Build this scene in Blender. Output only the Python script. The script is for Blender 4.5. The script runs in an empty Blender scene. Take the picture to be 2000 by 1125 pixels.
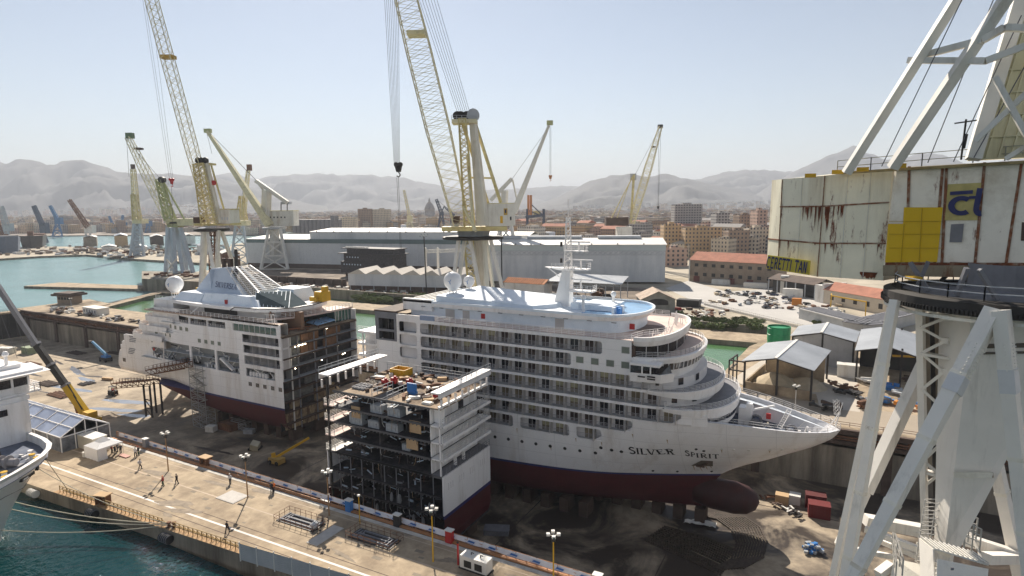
import bpy, bmesh, math, random
from math import radians, sin, cos, pi, sqrt
from mathutils import Vector as Vec, Matrix
random.seed(7)
sc = bpy.context.scene
COL = sc.collection
# ---------------- camera ----------------
# world axes: X runs along the dry dock (towards the bows), Y across it (away from the camera), Z up; quay level is z = 0
FPX, PITCH, ROLL, YAW, CAMH = 1180.0, radians(7.7), radians(-0.6), radians(28.5), 46.0
_U, _V = (cos(YAW), -sin(YAW)), (sin(YAW), cos(YAW))
def _rows():
    cp, sp = cos(PITCH), sin(PITCH)
    r = [(1, 0, 0), (0, -sp, -cp), (0, cp, -sp)]
    cr, sr = cos(ROLL), sin(ROLL)
    a = [tuple(cr*r[0][i]-sr*r[1][i] for i in range(3)), tuple(sr*r[0][i]+cr*r[1][i] for i in range(3)), r[2]]
    return [Vec((q[0]*_U[0]+q[1]*_U[1], q[0]*_V[0]+q[1]*_V[1], q[2])) for q in a]
RIGHT, DOWN, FWD = _rows()
cam_d = bpy.data.cameras.new("camera"); cam = bpy.data.objects.new("camera", cam_d); COL.objects.link(cam)
cam_d.sensor_width = 36; cam_d.lens = FPX/2000*36; cam_d.clip_start = .5; cam_d.clip_end = 60000
mw = Matrix.Identity(4)
for i in range(3):
    mw[i][0] = RIGHT[i]; mw[i][1] = -DOWN[i]; mw[i][2] = -FWD[i]
mw[2][3] = CAMH
cam.matrix_world = mw
sc.camera = cam
# ---------------- light ----------------
HAZE = 1.2e-4
SUN = Vec((-.84, .98, .95)).normalized()
w = bpy.data.worlds.new("World"); sc.world = w; w.use_nodes = True
nt = w.node_tree; bg = nt.nodes["Background"]
sky = nt.nodes.new("ShaderNodeTexSky"); sky.sky_type = 'NISHITA'; sky.sun_disc = False
sky.sun_elevation = math.asin(SUN.z); sky.sun_rotation = math.atan2(SUN.x, SUN.y)
sky.air_density = 1.0; sky.dust_density = .2; sky.ozone_density = 2.0; sky.altitude = 0
hs_ = nt.nodes.new('ShaderNodeHueSaturation'); hs_.inputs['Saturation'].default_value = .68; nt.links.new(sky.outputs[0], hs_.inputs['Color']); nt.links.new(hs_.outputs[0], bg.inputs[0]); bg.inputs[1].default_value = 0.050
sl = bpy.data.lights.new("sun", 'SUN'); sl.energy = 4.4; sl.angle = radians(.53); sl.color = (1, .91, .79)
so = bpy.data.objects.new("sun", sl); COL.objects.link(so); so.rotation_euler = SUN.to_track_quat('Z', 'Y').to_euler()
sc.view_settings.view_transform = 'Standard'; sc.view_settings.look = 'None'
sc.view_settings.gamma = 1; sc.view_settings.exposure = 1.05
sc.cycles.max_bounces = 5; sc.cycles.volume_bounces = 0
# ---------------- placing helpers: a point of the place on a plane, from where it stands in view ----------------
def ray(x, y): return RIGHT*((x-1000)/FPX)+DOWN*((y-562.5)/FPX)+FWD
def P(x, y, z=0.0):
    r = ray(x, y); t = (z-CAMH)/r.z; return Vec((r.x*t, r.y*t, z))
def PV(x, y, v):
    r = ray(x, y); t = v/r.y; return Vec((r.x*t, v, r.z*t+CAMH))
def PU(x, y, u):
    r = ray(x, y); t = u/r.x; return Vec((u, r.y*t, r.z*t+CAMH))
FH = Vec((FWD.x, FWD.y, 0)).normalized(); RH = Vec((FH.y, -FH.x, 0)); UP = Vec((0, 0, 1))
def D(x, y, d):
    r = ray(x, y); t = d/(r.x*FH.x+r.y*FH.y); return Vec((r.x*t, r.y*t, r.z*t+CAMH))
# ---------------- mesh builder ----------------
class MB:
    def __init__(s): s.v = []; s.f = []; s.m = []
    def add(s, vs, fs, m=0):
        o = len(s.v); s.v += [tuple(p) for p in vs]
        for f in fs: s.f.append(tuple(o+i for i in f)); s.m.append(m)
        return s
    def box(s, c, d, m=0, rz=0.0, M=None):
        hx, hy, hz = d[0]/2, d[1]/2, d[2]/2; cs, sn = cos(rz), sin(rz); vs = []
        for z in (-hz, hz):
            for x, y in ((-hx, -hy), (hx, -hy), (hx, hy), (-hx, hy)):
                vs.append((c[0]+x*cs-y*sn, c[1]+x*sn+y*cs, c[2]+z))
        return s.add(vs, [(3, 2, 1, 0), (4, 5, 6, 7), (0, 1, 5, 4), (1, 2, 6, 5), (2, 3, 7, 6), (3, 0, 4, 7)], m)
    def bb(s, x0, x1, y0, y1, z0, z1, m=0): return s.box(((x0+x1)/2, (y0+y1)/2, (z0+z1)/2), (abs(x1-x0), abs(y1-y0), abs(z1-z0)), m)
    def beam(s, p, q, w, h=None, m=0, w2=None, h2=None, up=None):
        p = Vec(p); q = Vec(q); h = w if h is None else h; w2 = w if w2 is None else w2; h2 = h if h2 is None else h2
        d = q-p
        if d.length < 1e-6: return s
        d.normalize(); u = Vec(up) if up is not None else (UP if abs(d.z) < .95 else Vec((0, 1, 0)))
        a = d.cross(u); a = a.normalized() if a.length > 1e-6 else Vec((1, 0, 0)); b = a.cross(d).normalized(); vs = []
        for c, ww, hh in ((p, w, h), (q, w2, h2)):
            for i, j in ((-1, -1), (1, -1), (1, 1), (-1, 1)): vs.append(c+a*(i*ww/2)+b*(j*hh/2))
        return s.add(vs, [(0, 1, 2, 3), (7, 6, 5, 4), (0, 4, 5, 1), (1, 5, 6, 2), (2, 6, 7, 3), (3, 7, 4, 0)], m)
    def tube(s, p, q, r, n=6, m=0, r2=None, cap=True):
        p = Vec(p); q = Vec(q); r2 = r if r2 is None else r2; d = (q-p)
        if d.length < 1e-6: return s
        d.normalize(); u = UP if abs(d.z) < .95 else Vec((1, 0, 0)); a = d.cross(u).normalized(); b = a.cross(d); vs = []
        for c, rr in ((p, r), (q, r2)):
            for i in range(n): t = 2*pi*i/n; vs.append(c+a*(rr*cos(t))+b*(rr*sin(t)))
        fs = [(i, i+n, (i+1) % n+n, (i+1) % n) for i in range(n)]
        if cap: fs += [tuple(range(n)), tuple(range(2*n-1, n-1, -1))]
        return s.add(vs, fs, m)
    def path(s, pts, r, n=5, m=0):
        for a, b in zip(pts, pts[1:]): s.tube(a, b, r, n, m)
        return s
    def lathe(s, c, prof, n=16, m=0, axis=UP):
        axis = Vec(axis); a = axis.orthogonal().normalized(); b = axis.cross(a).normalized(); vs = []; c = Vec(c); k = len(prof)
        for r, h in prof:
            for i in range(n): t = 2*pi*i/n; vs.append(c+axis*h+a*(r*cos(t))+b*(r*sin(t)))
        fs = [(j*n+i, j*n+(i+1) % n, (j+1)*n+(i+1) % n, (j+1)*n+i) for j in range(k-1) for i in range(n)]
        return s.add(vs, fs, m)
    def prism(s, poly, z0, z1, m=0, mt=None, side=True):
        n = len(poly); A = sum(poly[i][0]*poly[(i+1) % n][1]-poly[(i+1) % n][0]*poly[i][1] for i in range(n))
        if A < 0: poly = poly[::-1]
        s.add([(p[0], p[1], z1) for p in poly], [tuple(range(n))], m if mt is None else mt)
        s.add([(p[0], p[1], z0) for p in poly], [tuple(range(n-1, -1, -1))], m)
        if side: s.add([(p[0], p[1], z) for z in (z0, z1) for p in poly], [(i, (i+1) % n, (i+1) % n+n, i+n) for i in range(n)], m)
        return s
    def quad(s, a, b, c, d, m=0): return s.add([a, b, c, d], [(0, 1, 2, 3)], m)
    def strip(s, A, B, m=0):
        n = len(A); return s.add(list(A)+list(B), [(i, i+1, n+i+1, n+i) for i in range(n-1)], m)
    def slab(s, pts, t, m=0):   # thick plate from a planar polygon
        pts = [Vec(p) for p in pts]; n = len(pts); nr = (pts[1]-pts[0]).cross(pts[2]-pts[0]).normalized()*t
        return s.add(pts+[p-nr for p in pts], [tuple(range(n)), tuple(range(2*n-1, n-1, -1))]+[(i, n+i, n+(i+1) % n, (i+1) % n) for i in range(n)], m)
    def lattice(s, p, q, w0, w1, n, ch=.12, br=.06, m=0, side=None, asp=1.0, wm=None):
        p = Vec(p); q = Vec(q); d = (q-p).normalized(); b = Vec(side) if side is not None else FH
        a = d.cross(b).normalized(); b = a.cross(d).normalized(); rows = []
        for i in range(n+1):
            t = i/n; ww = w0+(w1-w0)*t
            if wm is not None: ww = w0+(wm-w0)*min(1, t*3) if t < .6 else wm+(w1-wm)*(t-.6)/.4
            c = p.lerp(q, t); rows.append([c+a*(x*ww/2)+b*(y*ww*asp/2) for x, y in ((-1, -1), (1, -1), (1, 1), (-1, 1))])
        for k in range(4):
            for i in range(n): s.beam(rows[i][k], rows[i+1][k], ch, m=m)
        for i in range(n):
            for k in range(4):
                k2 = (k+1) % 4
                s.beam(rows[i][k], rows[i+1][k2], br, m=m); s.beam(rows[i][k2], rows[i+1][k], br, m=m)
                if i % 2 == 0: s.beam(rows[i][k], rows[i][k2], br, m=m)
        return s
    def rail(s, pts, h=1.1, bars=3, r=.03, sp=1.5, m=0):
        pts = [Vec(p) for p in pts]
        for a, b in zip(pts, pts[1:]):
            for k in range(bars): z = Vec((0, 0, h*(k+1)/bars)); s.beam(a+z, b+z, r*1.6, m=m)
            n = max(1, int((b-a).length/sp+.5))
            for i in range(n+1): c = a.lerp(b, i/n); s.beam(c, c+Vec((0, 0, h)), r*2, m=m)
        return s
    def build(s, name, mats, parent=None, loc=None, smooth=False, **kw):
        me = bpy.data.meshes.new(name); me.from_pydata(s.v, [], s.f)
        mats = mats if isinstance(mats, (list, tuple)) else [mats]
        for q in mats: me.materials.append(q)
        if len(mats) > 1: me.polygons.foreach_set("material_index", s.m)
        if smooth: me.polygons.foreach_set("use_smooth", [True]*len(me.polygons))
        me.update()
        if smooth:
            q = bmesh.new(); q.from_mesh(me); bmesh.ops.remove_doubles(q, verts=q.verts, dist=1e-4); bmesh.ops.recalc_face_normals(q, faces=q.faces); q.to_mesh(me); q.free()
        o = bpy.data.objects.new(name, me); COL.objects.link(o)
        if parent is not None: o.parent = parent
        if loc is not None: o.location = loc
        for k, x in kw.items(): o[k] = x
        return o
def tag(o, label=None, category=None, group=None, kind=None):
    for k, x in (('label', label), ('category', category), ('group', group), ('kind', kind)):
        if x: o[k] = x
    return o
def thing(name, label, category, loc=(0, 0, 0), rz=0.0, group=None):
    o = bpy.data.objects.new(name, None); COL.objects.link(o); o.location = loc; o.rotation_euler = (0, 0, rz)
    o.empty_display_size = .5
    return tag(o, label, category, group)
KIDS = {}
def copy_tree(o, loc=None, rz=None, label=None, parent=None, kids=None, scale=None):
    c = o.copy(); COL.objects.link(c)
    if parent is not None: c.parent = parent
    if loc is not None: c.location = loc
    if rz is not None: c.rotation_euler = (0, 0, rz)
    if scale is not None: c.scale = (scale,)*3
    if label: c['label'] = label
    for ch in (kids if kids is not None else [x for x in COL.objects if x.parent == o]):
        copy_tree(ch, parent=c, kids=[x for x in o_children(ch)])
    return c
def o_children(o): return [x for x in list(COL.objects) if x.parent == o]
# ---------------- materials ----------------
def mat(name, col, rough=.6, metal=0.0, var=.12, scale=.35, dirt=None, dirt_amt=.35, dscale=.15, bump=0.0, bscale=4, streak=False, spec=.3, rust=None, rust_amt=0, alpha=None, trans=0):
    m = bpy.data.materials.new(name); m.use_nodes = True; n = m.node_tree; b = n.nodes["Principled BSDF"]; L = n.links.new
    b.inputs['Roughness'].default_value = rough; b.inputs['Metallic'].default_value = metal
    b.inputs['Specular IOR Level'].default_value = spec
    tc = n.nodes.new("ShaderNodeNewGeometry"); src = tc.outputs['Position']
    def noise(sc_, det=6, stretch=None, rg=.6):
        v = src
        if stretch:
            mp = n.nodes.new("ShaderNodeMapping"); mp.inputs['Scale'].default_value = stretch; L(src, mp.inputs[0]); v = mp.outputs[0]
        t = n.nodes.new("ShaderNodeTexNoise"); t.inputs['Scale'].default_value = sc_; t.inputs['Detail'].default_value = det; t.inputs['Roughness'].default_value = rg
        L(v, t.inputs['Vector']); return t.outputs['Fac']
    def ramp(f, a, b_, lo=0, hi=1):
        r = n.nodes.new("ShaderNodeMapRange"); r.inputs[1].default_value = a; r.inputs[2].default_value = b_; r.inputs[3].default_value = lo; r.inputs[4].default_value = hi; r.clamp = True; L(f, r.inputs[0]); return r.outputs[0]
    def mix(f, a, b_):
        x = n.nodes.new("ShaderNodeMix"); x.data_type = 'RGBA'
        if isinstance(f, float): x.inputs[0].default_value = f
        else: L(f, x.inputs[0])
        for k, c in ((6, a), (7, b_)):
            if isinstance(c, tuple): x.inputs[k].default_value = (*c[:3], 1)
            else: L(c, x.inputs[k])
        return x.outputs[2]
    col = tuple(col)
    c = mix(ramp(noise(scale), .3, .7), tuple(x*(1-var) for x in col), tuple(min(1, x*(1+var)) for x in col))
    if dirt:
        f = noise(dscale, 8, (1, 1, .12) if streak else None, .7)
        c = mix(ramp(f, .62-.28*dirt_amt, .80-.2*dirt_amt, 0, .85), c, tuple(dirt))
    if rust:
        f = noise(.9, 8, (1, 1, .25), .75)
        c = mix(ramp(f, .66-rust_amt*.2, .72-rust_amt*.15), c, tuple(rust))
    L(c, b.inputs['Base Color'])
    if bump:
        bp = n.nodes.new("ShaderNodeBump"); bp.inputs['Strength'].default_value = 1; bp.inputs['Distance'].default_value = bump
        L(noise(bscale, 4), bp.inputs['Height']); L(bp.outputs[0], b.inputs['Normal'])
    if trans: b.inputs['Transmission Weight'].default_value = trans
    if alpha is not None: b.inputs['Alpha'].default_value = alpha
    return m
white = mat("ship_white", (.86, .835, .81), .38, var=.03, dirt=(.60, .56, .51), dirt_amt=.3, dscale=.4, streak=True, spec=.5)
whiteb = mat("roof_white", (.74, .80, .86), .45, var=.05, dirt=(.5, .6, .68), dirt_amt=.3, dscale=.3)
balc = mat("balcony_white", (.72, .69, .67), .6, var=.06)
part_m = mat("divider_grey", (.50, .47, .45), .6)
glass = mat("dark_glass", (.02, .02, .025), .1, var=.5, scale=.9, spec=.8)
glassg = mat("green_glass", (.05, .11, .10), .08, var=.4, scale=.9, spec=.8)
curtain = mat("curtained_glass", (.20, .16, .10), .3, var=.4, scale=.7)
curtb = mat("drawn_curtain", (.42, .38, .24), .5, var=.25, scale=.7)
brownc = mat("brown_curtain", (.06, .04, .035), .3, var=.4, scale=.7)
red = mat("antifouling_red", (.085, .015, .017), .6, var=.15, dirt=(.07, .02, .02), dirt_amt=.5, dscale=.2)
blue = mat("boot_blue", (.035, .035, .13), .5, var=.1)
pink = mat("sun_deck", (.62, .49, .43), .7, var=.06)
teak = mat("teak_deck", (.42, .31, .24), .75, var=.1)
bdeck = mat("blue_deck", (.22, .40, .62), .25, var=.25, scale=.25, spec=.6)
navy = mat("navy_deck", (.02, .035, .07), .4)
cream = mat("crane_cream", (.66, .64, .57), .55, var=.08, dirt=(.35, .28, .19), dirt_amt=.3, dscale=.3, streak=True)
yelc = mat("crane_yellow", (.58, .50, .24), .6, var=.15, dirt=(.34, .22, .10), dirt_amt=.5, dscale=.5)
yel2 = mat("pale_yellow", (.66, .61, .40), .6, var=.12, dirt=(.36, .28, .16), dirt_amt=.35, dscale=.5)
greyst = mat("tower_grey", (.42, .44, .46), .6, var=.1)
lgrey = mat("leg_pale", (.70, .68, .63), .6, var=.08, dirt=(.4, .34, .26), dirt_amt=.35, dscale=.4, streak=True)
dark = mat("dark_steel", (.035, .032, .03), .6, var=.3)
rustm = mat("rust_steel", (.16, .075, .04), .85, var=.35, scale=.8)
ropem = mat("wire_rope", (.10, .10, .11), .7)
orope = mat("mooring_rope", (.55, .50, .38), .9)
conc = mat("quay_concrete", (.40, .315, .215), .9, var=.22, scale=.5, dirt=(.19, .14, .095), dirt_amt=.66, dscale=.16, bump=.02)
concg = mat("wall_concrete", (.30, .26, .20), .9, var=.2, scale=.1, dirt=(.10, .08, .06), dirt_amt=.8, dscale=.25, streak=True)
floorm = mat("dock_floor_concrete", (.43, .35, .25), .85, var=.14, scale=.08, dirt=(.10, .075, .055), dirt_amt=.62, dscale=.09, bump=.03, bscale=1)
wetm = mat("wet_patch", (.25, .27, .31), .06, var=.2, scale=.3, spec=.7)
landm = mat("yard_ground", (.44, .385, .30), .95, var=.2, scale=.05, dirt=(.22, .19, .13), dirt_amt=.6, dscale=.03)
citym = mat("city_ground", (.27, .23, .19), .95, var=.3, scale=.01)
roadm = mat("pale_road", (.47, .45, .42), .9, var=.08, scale=.06)
yelp = mat("yellow_paint", (.62, .36, .02), .5, var=.1)
orangeb = mat("orange_paint", (.60, .22, .03), .5)
redp = mat("red_paint", (.42, .03, .03), .5)
bluep = mat("blue_paint", (.05, .20, .50), .4)
greenp = mat("tank_green", (.02, .26, .11), .45, var=.1, dirt=(.01, .12, .06), dirt_amt=.4, dscale=.4, streak=True)
tile = mat("red_tiles", (.40, .17, .11), .9, var=.2, scale=.3)
shedw = mat("shed_sheet", (.62, .63, .63), .5, var=.04, dirt=(.36, .39, .42), dirt_amt=.4, dscale=.05, streak=True)
shedr = mat("shed_roof", (.72, .69, .63), .5, var=.05)
shedg = mat("shed_dark_band", (.13, .18, .18), .5)
metalr = mat("sheet_roof", (.40, .41, .42), .35, metal=.3, var=.12, scale=.15, dirt=(.28, .29, .30), dirt_amt=.5, dscale=.1)
stone = mat("warehouse_stone", (.30, .235, .175), .9, var=.15, dirt=(.18, .14, .11), dirt_amt=.4)
brown = mat("dark_brown", (.09, .06, .045), .8, var=.3)
tanp = mat("plywood", (.50, .34, .19), .8, var=.1)
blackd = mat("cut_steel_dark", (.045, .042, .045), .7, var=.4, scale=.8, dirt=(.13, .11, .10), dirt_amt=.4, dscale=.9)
greyp = mat("grey_primer", (.20, .20, .215), .7, var=.12, scale=.8)
bundle = mat("wrapped_bundle", (.34, .36, .38), .5, var=.2, scale=2)
sand = mat("sand_heap", (.46, .38, .27), .95, var=.2)
tentw = mat("tent_white", (.78, .76, .74), .7, var=.03)
clearr = mat("clear_tent_roof", (.35, .40, .52), .2, var=.15, spec=.7)
leafA = mat("bush_leaves", (.10, .14, .035), .8, var=.5, scale=.6)
leafB = mat("dry_leaves", (.15, .14, .055), .85, var=.4, scale=.5)
skin = mat("skin", (.45, .28, .20), .6); cdark = mat("dark_clothes", (.03, .03, .035), .8); cred = mat("red_top", (.35, .05, .04), .8)
clight = mat("pale_top", (.55, .55, .56), .8); corange = mat("orange_vest", (.75, .20, .04), .7); cgreen = mat("green_trousers", (.06, .10, .07), .8)
chain_m = mat("chain_iron", (.07, .05, .035), .7, var=.5, scale=1.5, spec=.5)
bannerw = mat("banner_white", (.72, .74, .80), .6); bannerb = mat("banner_blue", (.05, .16, .45), .6)
tyre = mat("tyre_rubber", (.02, .02, .02), .8)
teal = mat("pale_blue_block", (.50, .60, .70), .5)
def water(name, col, rough, bscale, bstr, spec=.5, det=6):
    m = mat(name, col, rough, var=.15, scale=.02, spec=spec); n = m.node_tree; b = n.nodes["Principled BSDF"]
    b.inputs['IOR'].default_value = 1.33
    g = n.nodes.new("ShaderNodeNewGeometry"); t = n.nodes.new("ShaderNodeTexNoise"); t.inputs['Scale'].default_value = bscale; t.inputs['Detail'].default_value = det; t.inputs['Roughness'].default_value = .6
    bp = n.nodes.new("ShaderNodeBump"); bp.inputs['Distance'].default_value = bstr
    n.links.new(g.outputs['Position'], t.inputs[0]); n.links.new(t.outputs['Fac'], bp.inputs['Height']); n.links.new(bp.outputs[0], b.inputs['Normal'])
    return m
seam = water("sea_water", (.16, .29, .29), .2, .35, .3)
nearw = water("harbour_water", (.0, .030, .033), .02, .9, .33, .4, 3)
greenw = water("green_water", (.07, .16, .06), .12, .8, .05)

def floor_stain_shade(m):   # dried puddle stains plus painted-in shade, thick on the bow side of the dock
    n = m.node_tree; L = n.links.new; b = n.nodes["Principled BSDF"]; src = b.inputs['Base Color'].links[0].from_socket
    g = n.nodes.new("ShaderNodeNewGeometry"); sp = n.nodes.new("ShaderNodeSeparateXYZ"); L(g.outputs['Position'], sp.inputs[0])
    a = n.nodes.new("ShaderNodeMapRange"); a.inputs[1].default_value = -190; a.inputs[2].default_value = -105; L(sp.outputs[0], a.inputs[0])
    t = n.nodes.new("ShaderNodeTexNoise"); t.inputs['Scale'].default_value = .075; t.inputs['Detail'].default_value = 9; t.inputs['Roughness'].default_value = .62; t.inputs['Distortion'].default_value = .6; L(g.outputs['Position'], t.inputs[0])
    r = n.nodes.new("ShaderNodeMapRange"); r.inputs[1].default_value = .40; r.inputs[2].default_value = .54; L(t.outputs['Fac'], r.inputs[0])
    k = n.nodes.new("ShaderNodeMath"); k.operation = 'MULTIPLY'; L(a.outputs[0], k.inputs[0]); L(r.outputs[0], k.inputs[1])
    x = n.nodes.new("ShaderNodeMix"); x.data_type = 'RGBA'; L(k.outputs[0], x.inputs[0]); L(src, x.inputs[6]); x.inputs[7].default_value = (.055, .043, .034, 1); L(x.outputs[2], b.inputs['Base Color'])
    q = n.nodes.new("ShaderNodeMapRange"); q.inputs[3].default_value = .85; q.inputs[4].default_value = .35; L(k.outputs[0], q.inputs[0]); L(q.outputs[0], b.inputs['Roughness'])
floor_stain_shade(floorm)
def seams(m, sx, sz, k=.80, wd=.045):   # faint plate seams on a hull
    n = m.node_tree; L = n.links.new; b = n.nodes["Principled BSDF"]; src = b.inputs['Base Color'].links[0].from_socket
    g = n.nodes.new("ShaderNodeNewGeometry"); sp = n.nodes.new("ShaderNodeSeparateXYZ"); L(g.outputs['Position'], sp.inputs[0]); o = []
    for ax, s_ in ((0, sx), (2, sz)):
        q = sp.outputs[ax]
        for op, v in (('DIVIDE', s_), ('FRACT', 0), ('LESS_THAN', wd/s_*1.5)):
            t = n.nodes.new("ShaderNodeMath"); t.operation = op; L(q, t.inputs[0]); t.inputs[1].default_value = v; q = t.outputs[0]
        o.append(q)
    t = n.nodes.new("ShaderNodeMath"); t.operation = 'MAXIMUM'; L(o[0], t.inputs[0]); L(o[1], t.inputs[1])
    x = n.nodes.new("ShaderNodeMix"); x.data_type = 'RGBA'; x.blend_type = 'MULTIPLY'; L(t.outputs[0], x.inputs[0]); L(src, x.inputs[6]); x.inputs[7].default_value = (k, k, k, 1); L(x.outputs[2], b.inputs['Base Color'])
hullw = mat("hull_white", (.86, .835, .81), .36, var=.035, scale=.25, dirt=(.62, .56, .50), dirt_amt=.42, dscale=.25, streak=True, spec=.5); seams(hullw, 7.4, 2.68)
seams(red, 7.4, 2.0, .75)
from mathutils import noise as mn
FLOOR = -12.5
def S(o): return tag(o, kind='structure')
def G2(x, d, z=0.0):   # ground point at bearing x and distance d
    p = D(x, 403, d); return Vec((p.x, p.y, z))
# ---------------- water and ground ----------------
def sheet(name, m, pts, z, lift=0):
    return S(MB().add([(p[0], p[1], z) for p in pts], [tuple(range(len(pts)))]).build(name, m))
sheet("sea_water", seam, [(-9000, 48), (-339, 48), (-339, 340), (-420, 700), G2(700, 1500)[:2], G2(-3000, 9000)[:2], (-12000, 3000)], -2)
sheet("harbour_water", nearw, [(-9000, -500), (300, -500), (300, 48), (-9000, 48)], -2.004)
sheet("channel_water", greenw, [(-339, 150), (-10, 150), (0, 240), (-339, 240)], -2)
def land(name, m, pts, z=0.0, zb=-4.0, mside=None):
    mb = MB().prism([tuple(p[:2]) for p in pts], zb, z, 1, 0); return S(mb.build(name, [m, mside or concg]))
qn = [(-300, 36.5), (-112, 46.7), (-56, 49.7), (120, 59.2), (120, 62)]
land("quay", conc, [(-300, 37), (-112, 46.7), (-56, 49.7), (120, 58.5), (120, 65), (-337, 65), (-337, 37)])
land("far_quay", conc, [(-345, 137), (-345, 170), (-318, 166), (-309, 150), (-309, 158), (-27, 158), (-24, 206), (-15, 236), (400, 236), (400, 137)], -.004)
land("jetty", conc, [(-309, 149), (-322, 166), (-347, 214), (-341, 218), (-15, 229), (-15, 214), (-335, 203), (-309, 158)], -.3)
land("thin_pier", conc, [(-450, 185), (-365, 208), (-372, 220), (-450, 205)], -.5)
m0 = [(-412, 237), (-380, 236), (-20, 236), (500, 236), (900, 900), (300, 1500), G2(700, 1450)[:2], G2(445, 800)[:2], G2(445, 760)[:2], G2(420, 640)[:2], G2(250, 720)[:2], G2(120, 790)[:2], G2(-300, 800)[:2], (-1200, 240), (-730, 283), (-728, 317), (-702, 348), (-599, 335), (-469, 332), (-425, 300)]
land("yard_ground", landm, m0, .0, -4)
land("city_ground", citym, [G2(-2600, 1500)[:2], G2(-900, 1180)[:2], G2(200, 1150)[:2], G2(430, 1100)[:2], G2(700, 1450)[:2], G2(1400, 900)[:2], G2(3500, 900)[:2], G2(3500, 20000)[:2], G2(1000, 20000)[:2], G2(-2600, 20000)[:2]], -.05, -4)
# dock floor, walls
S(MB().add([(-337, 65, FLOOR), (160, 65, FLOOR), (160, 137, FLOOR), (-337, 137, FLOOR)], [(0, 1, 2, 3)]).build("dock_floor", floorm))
mb = MB(); mb.bb(-337, 160, 64.5, 65.0, FLOOR, -.01); mb.bb(-337, 160, 62, 64.5, FLOOR, -4)
S(mb.build("near_dock_wall", concg))
mb = MB(); mb.bb(-337, 160, 137, 139, FLOOR, -.3)
S(mb.build("far_dock_wall", concg))
mb = MB()
for k in range(21):
    u = -333+24.5*k
    mb.bb(u, u+1.6, 136.3, 137.0, FLOOR, -3.2)
mb.bb(-337, 160, 136.2, 137, -3.2, -2.4); mb.bb(-337, 160, 136.0, 136.95, -.9, .12)
S(mb.build("wall_buttresses", brown))
mb = MB()
for i in range(60): mb.bb(-330+8*i, -329.2+8*i, 136.25, 136.9, -2.4, -.9)
mb.tube((-337, 136.4, -1.5), (160, 136.4, -1.5), .25); mb.tube((-337, 136.5, -2.1), (160, 136.5, -2.1), .18)
S(mb.build("wall_pipe_gallery", rustm))
g = thing("dock_gate", "dark steel gate closing the far left end of the dry dock", "dock gate", (-337, 101, -12.5))
mb = MB(); mb.bb(-4, -.5, -36, 36, 0, 11.6)
for i in range(25): mb.bb(-.5, 0, -36+3*i, -35.6+3*i, 0, 11.4)
mb.build("gate_panel", dark, g); mb = MB(); mb.bb(-4.3, .3, -36, 36, 11.6, 12.3); mb.build("walkway", conc, g)
mb = MB().rail([(.2, -36, 12.3), (.2, 36, 12.3)], sp=3); mb.rail([(-4.2, -36, 12.3), (-4.2, 36, 12.3)], sp=3); mb.build("railing", dark, g)
# wet patches and stains of the dock floor, road strips
def blob(cx, cy, rx, ry, rot, z, n=26, seed=0):
    pts = []
    for i in range(n):
        t = 2*pi*i/n; k = 1+.45*mn.noise(Vec((cos(t)*1.3+seed, sin(t)*1.3, seed*.7)))+.2*mn.noise(Vec((cos(t)*4+seed, sin(t)*4, 3)))
        x, y = rx*k*cos(t), ry*k*sin(t); pts.append((cx+x*cos(rot)-y*sin(rot), cy+x*sin(rot)+y*cos(rot), z))
    return pts
wetd = mat("wet_dark_stain", (.06, .045, .035), .35, var=.4)
mb = MB(); i = 0
for (x, y, rx, ry, r) in [(245, 785, 9, 1.6, .25), (225, 800, 8, 1.3, .3), (150, 725, 9, 1.2, -.25), (170, 742, 6, 1.2, -.1), (95, 752, 10, 1.3, .05), (200, 835, 4, .8, 0), (160, 762, 5, 1, .1), (265, 812, 5, 1.2, .3)]:
    p = P(x, y, FLOOR); i += 1; mb.add(blob(p.x, p.y, rx, ry, r, FLOOR+.004+.0005*i, seed=i), [tuple(range(26))])
S(mb.build("puddles", wetm))
mb = MB(); i = 0
for (x, y, rx, ry, r) in [(140, 705, 5, .7, .1), (180, 735, 5, .8, .2), (60, 730, 9, .6, 0), (115, 708, 6, .5, -.2), (500, 860, 6, .6, .2), (420, 880, 7, .5, .1), (200, 720, 3, .6, 0), (30, 745, 12, .4, .05), (110, 770, 8, .4, .1), (260, 740, 5, .5, .3), (150, 790, 5, .4, 0)]:
    p = P(x, y, FLOOR); i += 1; mb.add(blob(p.x, p.y, rx, ry, r, FLOOR+.02+.0006*i, seed=i+20), [tuple(range(26))])
for k in range(14): mb.bb(-320+27*k, -319.8+27*k, 66, 136, FLOOR+.001, FLOOR+.012)
for v in (82, 121): mb.bb(-336, 120, v, v+.25, FLOOR+.002, FLOOR+.014)
S(mb.build("floor_stains", wetd))
S(MB().add([P(*q, 0)+Vec((0, 0, .006)) for q in [(1300, 563), (1345, 548), (1420, 570), (1560, 560), (1700, 640), (1640, 650), (1500, 622), (1380, 600)]], [tuple(range(8))]).build("yard_road", roadm))
S(MB().add([(5, 139, .002), (160, 139, .002), (160, 153, .002), (-25, 153, .002), (-25, 146, .002)], [(0, 1, 2, 3, 4)]).build("quay_road", mat("quay_road", (.36, .30, .23), .9, var=.1, scale=.1)))
S(MB().add([(-24, 160, .003), (-3, 160, .003), (-2, 150, .003), (6, 150, .003), (6, 215, .003), (-14, 212, .003)], [tuple(range(6))]).build("pier_pavement", mat("pale_pavement", (.50, .45, .38), .9, var=.1, scale=.2)))
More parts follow.
